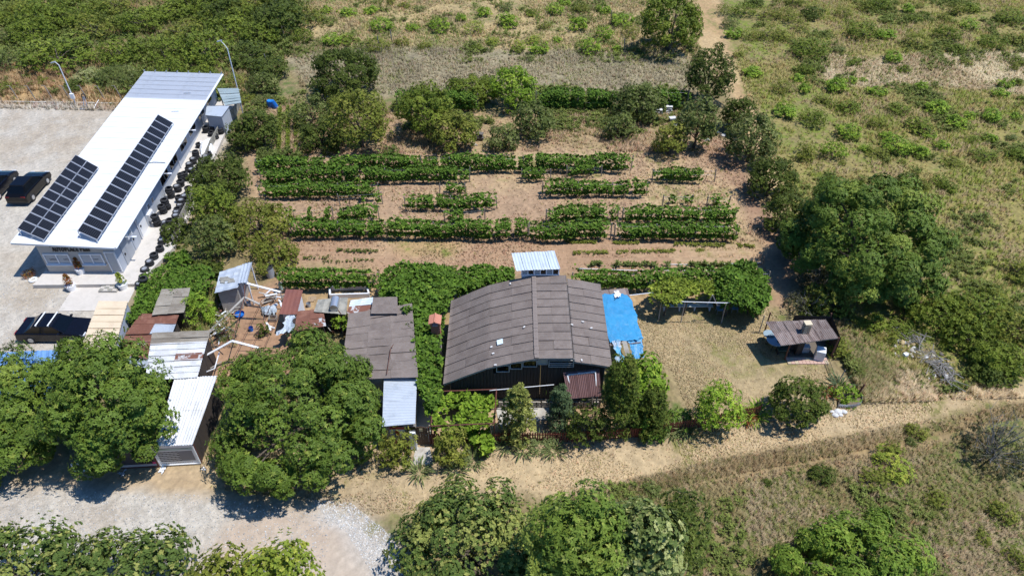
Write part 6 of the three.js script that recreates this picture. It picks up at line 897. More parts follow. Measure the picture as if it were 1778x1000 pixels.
// the car points along +x; cabin: lower outline and narrower roof, glass all round
function car(name, label, at, yaw, o) {
  const t = thing(name, label, 'car', at); t.rotation.y = yaw; const L = o.L, W = o.W, wl = o.belt, H = o.H, put = (g, m, n, par = t) => add(new THREE.Mesh(g, m), n, par);
  put(profileBody(o.body, W, o.bevel ?? 0.09), o.paint, 'body');
  const c = o.cabin, hw = W / 2 - 0.07, rw = W / 2 - (o.bevel ? 0.32 : 0.24), P = (x, y, z) => V(x, y, z), quadG = (a, b, d, e) => { const q = new MB(); q.quad(a, b, d, e); return q; };
  // cabin: c = [rear foot, rear roof, front roof, front foot]
  const A1 = [P(c[0], wl, hw), P(c[1], H, rw), P(c[2], H, rw), P(c[3], wl, hw)], A2 = A1.map((p) => P(p.x, p.y, -p.z)), cab = new MB(); cab.quad(A1[0], A1[3], A1[2], A1[1]); cab.quad(A2[3], A2[0], A2[1], A2[2]); cab.quad(A2[0], A1[0], A1[1], A2[1]); cab.quad(A1[3], A2[3], A2[2], A1[2]); put(cab.geo(), o.paint, 'cabin');
  const roof = new THREE.Mesh(new RoundedBoxGeometry(c[2] - c[1] + 0.14, 0.09, rw * 2 + 0.08, 3, 0.04), o.paint); roof.position.set((c[1] + c[2]) / 2, H, 0); add(roof, 'roof_skin', t);
  const inset = (q, k, out) => { const m = V(); q.forEach((p) => m.add(p)); m.multiplyScalar(0.25); const n = q[1].clone().sub(q[0]).cross(q[3].clone().sub(q[0])).normalize(); return q.map((p) => m.clone().lerp(p, k).addScaledVector(n, out)); }, pane = (q, n, k = 0.86) => { const b = new MB(); b.quad(...inset(q, k, 0.012)); put(b.geo(), M.glass, n); };
  pane([A1[3], A2[3], A2[2], A1[2]], 'windscreen', 0.88); pane([A2[0], A1[0], A1[1], A2[1]], 'rear_window', 0.86); const mb = (a, b) => a.clone().lerp(b, 0.5);
  pane([A1[0], mb(A1[0], A1[3]), mb(A1[1], A1[2]), A1[1]], 'side_window', 0.84); pane([mb(A1[0], A1[3]), A1[3], A1[2], mb(A1[1], A1[2])], 'side_window', 0.84); pane([mb(A2[0], A2[3]), A2[0], A2[1], mb(A2[1], A2[2])], 'side_window', 0.84); pane([A2[3], mb(A2[0], A2[3]), mb(A2[1], A2[2]), A2[2]], 'side_window', 0.84);
  for (const x of o.wheels) for (const s of [-1, 1]) { const w = new THREE.Group(); w.name = 'wheel'; w.position.set(x, o.wr, s * (W / 2 - 0.09)); t.add(w); const ty = new THREE.Mesh(new THREE.LatheGeometry([[0.2, -0.1], [o.wr - 0.03, -0.11], [o.wr, -0.07], [o.wr, 0.07], [o.wr - 0.03, 0.11], [0.2, 0.1]].map(([a, b]) => new THREE.Vector2(a, b)), 22), M.rubber); ty.rotation.x = Math.PI / 2; add(ty, 'tyre', w); const rim = new MB(); rim.tube([V(0, 0, s * 0.09), V(0, 0, s * 0.118)], [0.215, 0.19], 14); const rm = put(rim.geo(), M.alloy, 'rim', w); }
  const arch = new MB(); for (const x of o.wheels) for (const s of [-1, 1]) arch.tube(Array.from({ length: 9 }, (_, k) => V(x + Math.cos(k / 8 * 3.1416) * (o.wr + 0.05), o.wr + Math.sin(k / 8 * 3.1416) * (o.wr + 0.05), s * (W / 2 - 0.005))), 0.03, 5); put(arch.geo(), M.dark, 'wheel_arch');
  for (const s of [-1, 1]) { const lamp = new THREE.Mesh(new RoundedBoxGeometry(0.08, 0.16, 0.4, 2, 0.03), M.redLamp); lamp.position.set(o.rear + 0.02, wl - 0.12, s * (W / 2 - 0.26)); add(lamp, 'tail_light', t); const hl = new THREE.Mesh(new RoundedBoxGeometry(0.1, 0.15, 0.36, 2, 0.03), M.clearLamp); hl.position.set(o.front - 0.05, wl - 0.24, s * (W / 2 - 0.28)); add(hl, 'headlight', t); const mir = new THREE.Mesh(new RoundedBoxGeometry(0.16, 0.13, 0.22, 2, 0.04), o.paint); mir.position.set(c[3] - 0.35, wl + 0.08, s * (W / 2 + 0.06)); add(mir, 'mirror', t); }
  const plate = new THREE.Mesh(new THREE.BoxGeometry(0.02, 0.11, 0.5), M.white); plate.position.set(o.rear - 0.012, wl - 0.3, 0); add(plate, 'number_plate', t);
  const bump = new MB(); bump.box(o.rear + 0.03, 0.42, 0, 0.16, 0.1, W - 0.1); bump.box(o.front - 0.05, 0.4, 0, 0.16, 0.1, W - 0.14); put(bump.geo(), M.dark, 'bumper');
  if (o.bars) for (const x of [c[1] + 0.25, c[2] - 0.2]) { const b = new MB(); b.box(x, H + 0.12, 0, 0.08, 0.035, rw * 2 + 0.1); b.box(x, H + 0.07, rw, 0.06, 0.1, 0.06); b.box(x, H + 0.07, -rw, 0.06, 0.1, 0.06); put(b.geo(), M.white, 'roof_bar'); }
  if (o.plus) o.plus(t, put);
  return t;
}
const saloon = { L: 4.8, W: 1.8, belt: 0.92, H: 1.42, rear: -2.4, front: 2.4, paint: M.carBlue, wr: 0.32, wheels: [-1.42, 1.42], cabin: [-1.75, -0.95, 0.35, 1.15], bars: true, body: [[-2.31, 0.3], [2.3, 0.28], [2.31, 0.62], [2.1, 0.76], [1.1, 0.85], [-1.75, 0.85], [-2.25, 0.82], [-2.32, 0.6]] };
const suv = { bevel: 0.15, L: 4.5, W: 1.84, belt: 1.0, H: 1.58, rear: -2.2, front: 2.25, paint: M.carPaint, wr: 0.36, wheels: [-1.32, 1.35], cabin: [-2.0, -1.3, 0.1, 1.15], body: [[-1.95, 0.36], [2.0, 0.34], [2.13, 0.5], [2.12, 0.66], [1.9, 0.78], [1.55, 0.86], [0.95, 0.93], [-1.9, 0.95], [-2.08, 0.85], [-2.12, 0.6], [-2.08, 0.42]] };
car('saloon_car', 'dark blue-black saloon with two white roof bars on the gravel', G(96, 577, 0).add(V(0.35, 0, 0.25)), -0.01, saloon);
{ const a = G(45, 352), b = G(80, 312), h = V().subVectors(b, a).normalize(), yaw = Math.atan2(-h.z, h.x); car('hatchback_car', 'black car with its rear to the camera, right of the two on the lot', G(54, 334), yaw, suv); car('hatchback_car', 'dark car cut by the left edge of the photo', G(-4, 332), yaw, { ...suv, paint: M.carBlue }); }

// ------------------------------------------------------------------ tyres and wheels stacked along the workshop
{
  const lathe = new THREE.LatheGeometry([[0.19, 0.02], [0.2, 0], [0.29, 0], [0.32, 0.035], [0.325, 0.1], [0.32, 0.165], [0.29, 0.2], [0.2, 0.2], [0.19, 0.18], [0.24, 0.14], [0.24, 0.06], [0.19, 0.02]].map(([a, b]) => new THREE.Vector2(a, b)), 18), disc = new THREE.LatheGeometry([[0, 0.15], [0.05, 0.155], [0.16, 0.175], [0.19, 0.185], [0.2, 0.17], [0.2, 0.03]].map(([a, b]) => new THREE.Vector2(a, b)), 16);
  const make = (rim) => { const g = new THREE.Group(); g.name = rim ? 'alloy_wheel' : 'used_tyre'; add(new THREE.Mesh(lathe, M.rubber), 'tread', g); if (rim) add(new THREE.Mesh(disc, M.alloy), 'rim', g); g.userData.category = rim ? 'wheel' : 'tyre'; return g; }, protos = [make(false), make(true)], r = rng(19), ord = ['first', 'second', 'third', 'fourth', 'fifth', 'sixth', 'seventh', 'eighth', 'ninth', 'tenth', 'eleventh', 'twelfth', 'thirteenth', 'fourteenth', 'fifteenth', 'sixteenth'], lev = ['bottom', 'second', 'third', 'fourth', 'fifth'];
  const rowsT = [['wall row', [[267, 374, 5, 0], [284, 346, 5, 0], [291, 326, 5, 0], [311, 313, 3, 0], [312, 301, 4, 0], [330, 292, 4, 1], [337, 262, 4, 0], [333, 274, 3, 1], [327, 283, 4, 1], [344, 249, 2, 0]]],
    ['middle row', [[278, 356, 4, 0], [284, 385, 2, 1], [293, 381, 3, 0], [305, 322, 3, 1], [308, 340, 3, 0], [312, 346, 3, 1], [310, 354, 2, 1], [318, 299, 4, 0], [325, 291, 2, 1], [345, 287, 2, 1], [346, 294, 2, 1], [355, 270, 3, 1], [360, 265, 2, 0]]],
    ['outer row', [[240, 490, 1, 1], [246, 478, 1, 0], [249, 466, 1, 1], [258, 452, 2, 1], [265, 441, 2, 0], [275, 428, 2, 0], [279, 415, 2, 1], [283, 403, 2, 0], [285, 389, 2, 0], [303, 372, 3, 1], [304, 366, 3, 1], [306, 361, 3, 0], [318, 338, 3, 1], [324, 325, 3, 0], [322, 350, 2, 0]]],
    ['far group', [[355, 220, 3, 0], [369, 218, 3, 0], [380, 222, 3, 0], [365, 229, 2, 0], [372, 234, 2, 0]]]];
  for (const [row, list] of rowsT) list.forEach(([x, y, n, rim], s) => { const b = G(x, y, n * 0.2 + 0.35), q = rim ? n - 1 : -1; for (let k = 0; k < n; k++) {
    const kind = k === q ? 1 : 0, label = n === 1 ? (kind ? 'wheel' : 'tyre') + ' lying alone, ' + ord[s] + ' in the ' + row + ' counted from the terrace' : (kind ? 'light wheel on top of the ' : lev[k] + ' tyre from the ground in the ') + ord[s] + ' stack of the ' + row + ' beside the workshop';
    const o = copy(protos[kind], V(b.x + (r() - 0.5) * 0.07, 0.355 + k * 0.2, b.z + (r() - 0.5) * 0.07), r() * 6, 0.93 + r() * 0.12, label, (kind ? 'wheels' : 'tyres') + ' stacked along the workshop'); } });
  const tp = G(257, 507, 0.9), lone = copy(protos[0], V(tp.x, 2.05, tp.z), 0.4, 1, 'tyre lying on the creeper-covered shed', ' '); delete lone.userData.group;
}
// ------------------------------------------------------------------ small things in the orchard
for (const [x, y, l, tilt] of [[469, 181, 'left blue barrel beside the grey tree', 0.1], [479, 181, 'right blue barrel beside the grey tree', -0.35]]) { const p = G(x, y + 6), t = thing('blue_barrel', l, 'barrel', p), b = new MB(), d = V(tilt, 1, 0.2).normalize(); b.tube([0, 0.06, 0.3, 0.6, 0.85, 0.92].map((k) => p.clone().addScaledVector(d, k)), [0.26, 0.3, 0.31, 0.31, 0.3, 0.26], 16); b.build('body', M.barrelBlue, t); new MB().tube([p.clone().addScaledVector(d, 0.92), p.clone().addScaledVector(d, 0.95)], [0.24, 0.2], 16).build('lid', std([0.02, 0.22, 0.62], 0.4), t); }
[[1160, 196, 4, 'tall stack of whitish slabs in the shade of the far right apple tree'], [1144, 198, 3, 'low stack of whitish slabs left of the taller one'], [1168, 212, 3, 'stack of white slabs at the foot of the far right apple tree'], [1176, 222, 2, 'lowest stack of white slabs under the far right apple tree'], [832, 243, 4, 'stack of dark slabs beside the grey hollow in the orchard']].forEach(([x, y, n, l], k) => { const p = G(x, y), t = thing('slab_stack', l, 'stack', p), r = rng(k + 40); for (let i = 0; i < n; i++) new MB().box(p.x + (r() - 0.5) * 0.2, 0.1 + i * 0.2, p.z + (r() - 0.5) * 0.2, 0.7, 0.12, 0.5, (r() - 0.5) * 0.6).build('slab', k === 4 ? M.darkStone : M.paleStone, t); });
{ const r = rng(12); [[1232, 238], [1246, 231], [1256, 236], [1227, 244], [823, 252], [415, 158], [1170, 170]].forEach(([x, y], k) => { const p = G(x, y), t = thing('field_stone', ['pale stone at the earth path beside the apple tree, leftmost of three', 'pale stone at the earth path beside the apple tree, middle of three', 'pale stone at the earth path beside the apple tree, rightmost of three', 'pale stone lowest at the foot of the apple tree', 'flat grey stone in the orchard hollow', 'pale stone beside the tall lamp post', 'white stone at the far vine hedge'][k], 'stone', p), g = new THREE.IcosahedronGeometry(0.2 + 0.1 * r(), 1); g.scale(1.2, 0.6, 1); const m = add(new THREE.Mesh(g, k === 4 ? M.stone : M.paleStone), 'stone_body', t); m.position.y = 0.08; const g2 = new THREE.IcosahedronGeometry(0.1, 0); const m2 = add(new THREE.Mesh(g2, M.stone), 'stone_chip', t); m2.position.set(0.3, 0.04, 0.1); }); }

// ------------------------------------------------------------------ bushes of the fields
{
  const ORD = 'first second third fourth fifth sixth seventh eighth ninth tenth eleventh twelfth thirteenth fourteenth fifteenth sixteenth seventeenth eighteenth nineteenth twentieth'.split(' ');
  const kinds = { round: ['round green', 'thicket', { density: 58, clumpArea: 0.55, lump: 0.35, L: 0.17, per: 5 }], dark: ['dark green', 'dark', { density: 70, clumpArea: 0.55, lump: 0.3, L: 0.17, per: 5 }], sprig: ['loose light green', 'lime', { density: 42, clumpArea: 0.4, lump: 0.6, L: 0.2, per: 5, up: 0.9, clumpSize: 0.8 }], olive: ['olive-green', 'olive', { density: 48, clumpArea: 0.5, lump: 0.45, L: 0.15, per: 6, W: 0.35, up: 0.7 }], grey: ['greyish', 'grey', { density: 60, clumpArea: 0.6, lump: 0.35, L: 0.16, per: 6, W: 0.3, up: 0.8 }], yellow: ['yellowish', 'yellow', { density: 42, clumpArea: 0.35, lump: 0.5, L: 0.16, per: 6, W: 0.3, up: 0.9 }] };
  const protos = {}, cursor = {};
  for (const k of Object.keys(kinds)) for (const fine of [0, 1]) protos[k + fine] = (fine ? [0, 1] : [0, 1, 2]).map((v) => { const g = new THREE.Group(); g.name = 'field_bush'; const B = new Leaves(), o = { x: 0, y: 0.55, z: 0, R: 0.9, a: 0.6, cols: GRN[kinds[k][1]], ...kinds[k][2] }; if (fine) { o.L *= 0.55; o.density *= 1.9; o.clumpArea *= 0.5; } const tips = crownLeaves(B, 300 + v * 17 + k.length * 5 + fine * 50, o), b = new MB(); trunkAndLimbs(b, v + 7, V(0, 0, 0), { ...o, limbs: 6 }, tips, 0.04); b.build('stem', M.bark, g); B.build('foliage', M.leaf, g).userData.kind = 'stuff'; g.userData.category = 'bush'; return g; });
  const place = (area, group, list) => {
    const rows = list.map(([x, y, r, k]) => ({ x, y, r, k: k ?? 'round' })).sort((a, b) => a.y - b.y), bandN = Math.max(1, Math.ceil(rows.length / 9)), per = Math.ceil(rows.length / bandN);
    for (let b = 0; b < bandN; b++) rows.slice(b * per, (b + 1) * per).sort((p, q) => p.x - q.x).forEach((s, i) => {
      const base = G(s.x, s.y + s.r * 0.35), depth = CAM_H * SP - base.z * CP, R = s.r / (FOC / depth), set = protos[s.k + (R > 1.35 ? 1 : 0)], n = (cursor[s.k] = (cursor[s.k] ?? 0) + 1), rr = rng(s.x * 13 + s.y * 7);
      const size = R < 0.9 ? 'small' : R < 1.8 ? 'medium' : 'large', where = bandN === 1 ? '' : (b === 0 ? 'topmost' : b === bandN - 1 ? 'lowest' : ORD[b]) + ' band, ';
      copy(set[n % set.length], base, rr() * 6.28, [R * (0.95 + 0.2 * rr()), R * (s.k === 'sprig' ? 0.75 : 0.68) * (0.8 + 0.5 * rr()), R * (0.9 + 0.2 * rr())], `${size} ${kinds[s.k][0]} bush, ${ORD[i]} from the left, ${where}${area}`, group);
    });
  };
  const Z = (ox, oy, s) => (l) => l.map(([x, y, r, k]) => [ox + x / s, oy + y / s, r / s, k]);
  place('right-hand dry field', 'bushes scattered in the right-hand dry field', Z(1230, 0, 3.244)([[570, 270, 115, 'round'], [860, 180, 90, 'round'], [1000, 190, 55, 'sprig'], [1340, 190, 80, 'round'], [760, 70, 60, 'olive'], [960, 20, 80, 'round'], [1170, 235, 80, 'olive'], [1470, 140, 60, 'sprig'], [1600, 240, 80, 'round'], [1700, 90, 90, 'round'], [1510, 55, 26, 'round'], [1220, 75, 30, 'round'], [1400, 270, 50, 'round'], [250, 405, 55, 'sprig'], [170, 305, 35, 'olive'], [410, 490, 70, 'olive'], [500, 440, 40, 'sprig'], [720, 490, 60, 'sprig'], [780, 600, 65, 'round'], [1060, 610, 60, 'round'], [950, 510, 50, 'sprig'], [430, 625, 65, 'sprig'], [590, 670, 85, 'round'], [1180, 710, 70, 'round'], [780, 740, 80, 'sprig'], [950, 690, 60, 'olive'], [1390, 690, 60, 'sprig'], [1550, 870, 80, 'round'], [1590, 780, 40, 'sprig'], [1730, 870, 60, 'round'], [1380, 910, 50, 'olive'], [550, 860, 75, 'olive'], [700, 850, 80, 'sprig'], [1050, 820, 90, 'sprig'], [950, 860, 60, 'olive'], [1190, 850, 60, 'sprig'], [1710, 770, 35, 'grey'], [1450, 350, 45, 'olive'], [1100, 390, 35, 'round'], [820, 350, 35, 'round'], [570, 385, 25, 'olive'], [1640, 520, 50, 'sprig'], [1200, 490, 40, 'sprig'], [870, 450, 25, 'sprig'], [730, 280, 40, 'grey'], [1750, 350, 40, 'round'], [1310, 820, 40, 'sprig'], [1590, 650, 60, 'sprig'], [1470, 650, 40, 'sprig'], [1280, 600, 70, 'sprig'], [1720, 220, 60, 'olive'], [1000, 770, 45, 'sprig'], [640, 560, 50, 'olive'], [540, 500, 45, 'sprig'], [880, 40, 45, 'olive'], [1330, 100, 45, 'olive']]));
  place('green patch beside track', 'bushes in the green patch beside the track', Z(1230, 0, 3.244)([[90, 60, 60, 'olive'], [200, 60, 70, 'round'], [320, 70, 80, 'olive'], [450, 90, 80, 'olive'], [575, 80, 55, 'dark'], [140, 190, 50, 'sprig'], [230, 190, 70, 'olive'], [340, 190, 75, 'olive'], [120, 130, 60, 'grey'], [420, 200, 60, 'olive'], [520, 150, 60, 'olive'], [260, 10, 50, 'dark'], [480, 10, 60, 'olive']]));
  place('field above orchard', 'bushes scattered in the field above the orchard', Z(450, 0, 2.2225)([[700, 105, 45, 'sprig'], [840, 185, 22, 'round'], [470, 100, 50, 'sprig'], [430, 40, 30, 'sprig'], [1140, 35, 45, 'sprig'], [870, 50, 30, 'sprig'], [1330, 135, 45, 'sprig'], [1280, 185, 50, 'sprig'], [1000, 180, 40, 'yellow'], [1080, 190, 40, 'sprig'], [1040, 225, 26, 'grey'], [640, 175, 30, 'olive'], [960, 85, 40, 'sprig'], [1230, 100, 40, 'sprig'], [1100, 100, 30, 'olive'], [1050, 50, 25, 'round'], [780, 70, 25, 'sprig'], [340, 45, 35, 'sprig'], [510, 10, 20, 'olive'], [280, 150, 50, 'sprig'], [340, 150, 40, 'round'], [170, 140, 50, 'round'], [460, 170, 60, 'olive'], [830, 110, 50, 'yellow'], [590, 110, 25, 'sprig'], [1240, 35, 30, 'olive'], [1330, 40, 30, 'sprig'], [1400, 80, 50, 'sprig'], [1380, 190, 20, 'sprig'], [1150, 155, 22, 'sprig'], [885, 310, 35, 'grey'], [1430, 120, 45, 'olive'], [560, 20, 25, 'olive'], [260, 40, 26, 'sprig'], [620, 35, 22, 'grey'], [950, 30, 26, 'grey'], [1180, 10, 26, 'sprig'], [1060, 150, 36, 'yellow'], [900, 160, 30, 'yellow'], [550, 165, 30, 'olive']]));
  place('field below dirt road', 'bushes in the field below the dirt road', Z(1000, 700, 2.285)([[975, 285, 48, 'dark'], [1250, 235, 80, 'yellow'], [760, 312, 18, 'dark'], [1610, 525, 40, 'olive'], [1330, 150, 24, 'grey'], [1350, 110, 45, 'olive'], [1430, 370, 50, 'olive'], [1180, 290, 55, 'olive'], [300, 335, 40, 'grey'], [1690, 430, 60, 'olive'], [1750, 610, 50, 'olive'], [1250, 180, 40, 'olive']]));
  place('lot fence edge', 'bushes at the edge of the lot', [[20, 105, 34, 'grey'], [8, 62, 30, 'grey'], [95, 98, 22, 'round'], [60, 108, 16, 'olive'], [262, 138, 26, 'olive'], [130, 148, 18, 'dark'], [350, 128, 24, 'round'], [298, 122, 30, 'round'], [412, 138, 24, 'olive'], [460, 172, 24, 'grey'], [428, 170, 16, 'olive'], [10, 148, 18, 'olive'], [75, 140, 12, 'olive']]);
  const th = [[110, 92, 62, 'round'], [62, 60, 40, 'round'], [215, 95, 44, 'round'], [292, 92, 40, 'round'], [360, 88, 52, 'round'], [432, 92, 46, 'dark'], [470, 118, 36, 'dark'], [492, 38, 54, 'dark'], [540, 30, 30, 'olive'], [455, 62, 40, 'round'], [395, 52, 40, 'round'], [320, 52, 42, 'olive'], [170, 52, 40, 'olive'], [248, 42, 40, 'round'], [130, 88, 30, 'dark']]; const r = rng(33); for (let k = 0; k < 46; k++) { const y = -45 + 85 * Math.sqrt(r()); th.push([r() * 540 - 30, y, 22 + r() * 20, ['round', 'olive', 'round', 'olive', 'round', 'dark'][Math.floor(r() * 6)]]); }
  place('top left thicket', 'bushes of the thicket at the top left', th);
  const more = []; const q = rng(91); for (let k = 0; k < 30; k++) more.push([1380 + q() * 420, 8 + q() * 320, 7 + q() * 10, ['sprig', 'olive', 'round'][Math.floor(q() * 3)]]); place('tiny ones, right-hand field', 'tiny bushes in the right-hand dry field', more);
  place('around right wild tree', 'bushes around the wild tree', [[1690, 540, 60, 'round'], [1735, 620, 44, 'round'], [1560, 568, 22, 'round'], [1768, 470, 30, 'olive'], [1770, 545, 28, 'dark'], [1720, 515, 28, 'olive'], [1455, 600, 24, 'olive'], [1488, 556, 18, 'olive'], [1405, 545, 20, 'dark'], [1520, 560, 22, 'round'], [1550, 585, 16, 'olive'], [1712, 640, 34, 'dark']]);
}
{ // dry bush with bare branches at the right edge, bare branches by the shelter
  const bare = (label, px, py, n, S, seed) => { const c = G(px, py), t = thing('bare_shrub', label, 'shrub', c), r = rng(seed), b = new MB(); for (let k = 0; k < n; k++) { const f = r() * 6.28, e = 0.3 + r() * 0.9, L = S * (0.5 + 0.7 * r()), d = V(Math.cos(f) * Math.sin(e), Math.cos(e), Math.sin(f) * Math.sin(e)), p = c.clone().add(V((r() - 0.5) * 0.5, 0, (r() - 0.5) * 0.5)), m = p.clone().addScaledVector(d, L * 0.5).add(V((r() - 0.5) * 0.2, 0.1, (r() - 0.5) * 0.2)), e2 = p.clone().addScaledVector(d, L); b.tube([p, m, e2], [0.03, 0.02, 0.005], 4, false); for (let j = 0; j < 3; j++) { const s = m.clone().lerp(e2, j / 3), q = s.clone().add(V((r() - 0.5) * L * 0.5, r() * L * 0.35, (r() - 0.5) * L * 0.5)); b.tube([s, q], [0.012, 0.004], 4, false); } } b.build('branches', M.greyBark, t); const B = new Leaves(); crownLeaves(B, seed, { x: c.x, y: S * 0.25, z: c.z, R: S * 0.75, a: S * 0.3, cols: [[0.08, 0.08, 0.035], [0.12, 0.13, 0.05]], L: 0.14, W: 0.35, density: 24, clumpArea: 0.5 }); B.build('foliage', M.leaf, t).userData.kind = 'stuff'; };
  bare('dark half-dead shrub with long bare branches at the right edge of the dirt road', 1722, 792, 40, 2.9, 5); bare('half-dead shrub with grey bare branches above the shelter chimney', 1398, 540, 22, 2.2, 8); bare('half-dead shrub with bare branches between huge walnut and olive bush', 1420, 500, 20, 2.2, 9);
}

// ------------------------------------------------------------------ grasses, gravel, vegetables
{
  const blade = (n, h, w, seed) => { const r = rng(seed), p = [], nn = [], idx = []; for (let k = 0; k < n; k++) { const f = r() * 6.283, e = 0.15 + 0.75 * r(), L = h * (0.6 + 0.6 * r()), d = V(Math.cos(f) * Math.sin(e), Math.cos(e), Math.sin(f) * Math.sin(e)), s = V(-Math.sin(f), 0, Math.cos(f)).multiplyScalar(w / 2), o = V(Math.cos(f + 1) * 0.09 * r(), -0.01, Math.sin(f + 1) * 0.09 * r()), b = p.length / 3; for (const q of [o.clone().sub(s), o.clone().add(s), o.clone().addScaledVector(d, L)]) { p.push(q.x, q.y, q.z); nn.push(d.x * 0.3, 0.95, d.z * 0.3); } const gn = s.clone().multiplyScalar(2).cross(o.clone().addScaledVector(d, L).sub(o.clone().sub(s))); if (gn.y > 0) idx.push(b, b + 1, b + 2); else idx.push(b, b + 2, b + 1); } const g = new THREE.BufferGeometry(); g.setAttribute('position', new THREE.Float32BufferAttribute(p, 3)); g.setAttribute('normal', new THREE.Float32BufferAttribute(nn, 3)); g.setIndex(idx); return g; };
  const tallG = blade(12, 0.5, 0.05, 3), shortG = blade(10, 0.16, 0.04, 4), mat = std(0xffffff, 0.95), m4 = new THREE.Matrix4(), q4 = new THREE.Quaternion(), cc = new THREE.Color(), up = V(0, 1, 0);
  const sow = (name, label, zoneIds, polyPx, n, geo, scale, opt = {}) => {
    const poly = inView(polyWorld(polyPx)), x0 = Math.min(...poly.map((p) => p[0])), x1 = Math.max(...poly.map((p) => p[0])), z0 = Math.min(...poly.map((p) => p[1])), z1 = Math.max(...poly.map((p) => p[1])), r = rng(n + 17), mesh = new THREE.InstancedMesh(geo, mat, n); let k = 0;
    for (let tries = 0; k < n && tries < n * 5; tries++) { const x = mix(x0, x1, r()), z = mix(z0, z1, r()); if (!inside(poly, x, z)) continue; if (opt.avoid && opt.avoid.some((a) => inside(a, x, z))) continue; const dens = fb(x / 4 + 1, z / 4 + 2); if (dens < (opt.bare ?? 0.36) && r() < 0.8) continue; const hd = 0.5 + dens; const p = groundAt(x, z), t = fb(x / 3, z / 3 + 5) > 0.5 ? 3 : 0, gr = r() < p[6] * 0.75 * (fb(x / 2.6 + 4, z / 2.6 + 9) > 0.47 ? 1.5 : 0.4), v = (opt.bright ?? 1.15) * (0.75 + 0.6 * r()), warm = r() < 0.12 ? 0.8 : 1; const s = scale * hd * (0.6 + 0.8 * r()); q4.setFromAxisAngle(up, r() * 6.28); m4.compose(V(x, 0, z), q4, V(s, s * (0.7 + 0.6 * r()), s)); mesh.setMatrixAt(k, m4); let c = gr ? [p[7], p[8], p[9]] : [p[t], p[t + 1], p[t + 2]]; const gy = (c[0] + c[1] + c[2]) / 3; c = mix3(c, [gy, gy, gy], gr ? 0 : 0.12); cc.setRGB(c[0] * v, c[1] * v * warm, c[2] * v * warm); mesh.setColorAt(k, cc); k++; }
    mesh.count = k; add(mesh, name); tag(mesh, label, 'grass', null, 'stuff');
  };
  const trk = [8, 20, 21].map((k) => polyWorld(zones[k][0]));
  sow('grass', 'tall dry and green grass of the right-hand field', 0, zones[5][0], 60000, tallG, 0.62, { avoid: trk, bright: 1.15 });
  sow('grass', 'straw-coloured grass of the field above the orchard', 0, [[495, -60], [1225, -60], [1205, 168], [700, 165], [520, 150]], 46000, tallG, 0.6, { avoid: trk, bright: 1.15 });
  sow('grass', 'grass and weeds of the top left thicket', 0, zones[1][0], 26000, tallG, 1.1); sow('grass', 'dry grass between lot fence and thicket', 0, zones[2][0], 6000, tallG, 0.9);
  sow('grass', 'rough grass of the field below the dirt road', 0, zones[18][0], 46000, tallG, 0.45, { avoid: trk, bright: 1.1 }); sow('grass', 'dark grass band between the ruts of the dirt road', 0, zones[19][0], 7000, tallG, 0.5, { bright: 0.95 });
  sow('grass', 'mown dry grass of the lawn', 0, zones[16][0], 18000, shortG, 0.45, { bare: 0.4, bright: 1.1 }); sow('grass', 'short dry grass strip outside the red fence', 0, zones[17][0], 18000, shortG, 0.55, { bare: 0.44, bright: 1.1 });
  sow('grass', 'weeds on the bare soil of the vegetable garden', 0, zones[11][0], 6000, shortG, 0.8, { bare: 0.46, bright: 0.95 });
  sow('grass', 'dry grass under the orchard trees', 0, zones[9][0], 12000, tallG, 0.6, { bare: 0.42 }); sow('grass', 'sparse grass between the vine rows', 0, zones[10][0], 9000, tallG, 0.42, { bare: 0.45 }); sow('grass', 'tall weeds beside the ruined greenhouse', 0, zones[29][0], 1500, tallG, 1.1); sow('grass', 'weeds around the barbecue shelter and rubble', 0, [[1440, 560], [1560, 560], [1640, 640], [1780, 690], [1500, 700], [1470, 640]], 7000, tallG, 0.7);
  { const L = new Leaves(), r0 = rng(2); for (let k = 0; k < 5; k++) sprig(L, r0, (r0() - 0.5) * 0.3, 0.05 + r0() * 0.25, (r0() - 0.5) * 0.3, (r0() - 0.5) * 0.8, 0.85, (r0() - 0.5) * 0.8, { L: 0.22, W: 0.4, per: 4, spread: 0.9, droop: 0.1 }, [1, 1, 1]); const tmp = L.build('scrub_shape', M.leaf, new THREE.Group()), sg = tmp.geometry;
    const scrub = (label, polyPx, n, cut, sc) => { const poly = inView(polyWorld(polyPx)), x0 = Math.min(...poly.map((p) => p[0])), x1 = Math.max(...poly.map((p) => p[0])), z0 = Math.min(...poly.map((p) => p[1])), z1 = Math.max(...poly.map((p) => p[1])), r = rng(n + 3), mesh = new THREE.InstancedMesh(sg, M.leaf, n); let k = 0; for (let t = 0; k < n && t < n * 12; t++) { const x = mix(x0, x1, r()), z = mix(z0, z1, r()); if (!inside(poly, x, z) || trk.some((a) => inside(a, x, z))) continue; const f = fb(x / 5 + 3, z / 5 + 1) * 0.6 + fb(x / 1.7, z / 1.7 + 8) * 0.4; if (f < cut && r() > 0.03) continue; const s = sc * (0.5 + r()) * (0.6 + 2 * Math.max(0, f - cut + 0.1)); q4.setFromAxisAngle(up, r() * 6.28); m4.compose(V(x, 0, z), q4, V(s, s * (0.8 + 0.5 * r()), s)); mesh.setMatrixAt(k, m4); const c = mix3([0.15, 0.19, 0.035], [0.23, 0.26, 0.06], r()), v = 0.75 + 0.5 * r(); cc.setRGB(c[0] * v, c[1] * v, c[2] * v); mesh.setColorAt(k, cc); k++; } mesh.count = k; add(mesh, 'undergrowth'); tag(mesh, label, 'undergrowth', null, 'stuff'); };
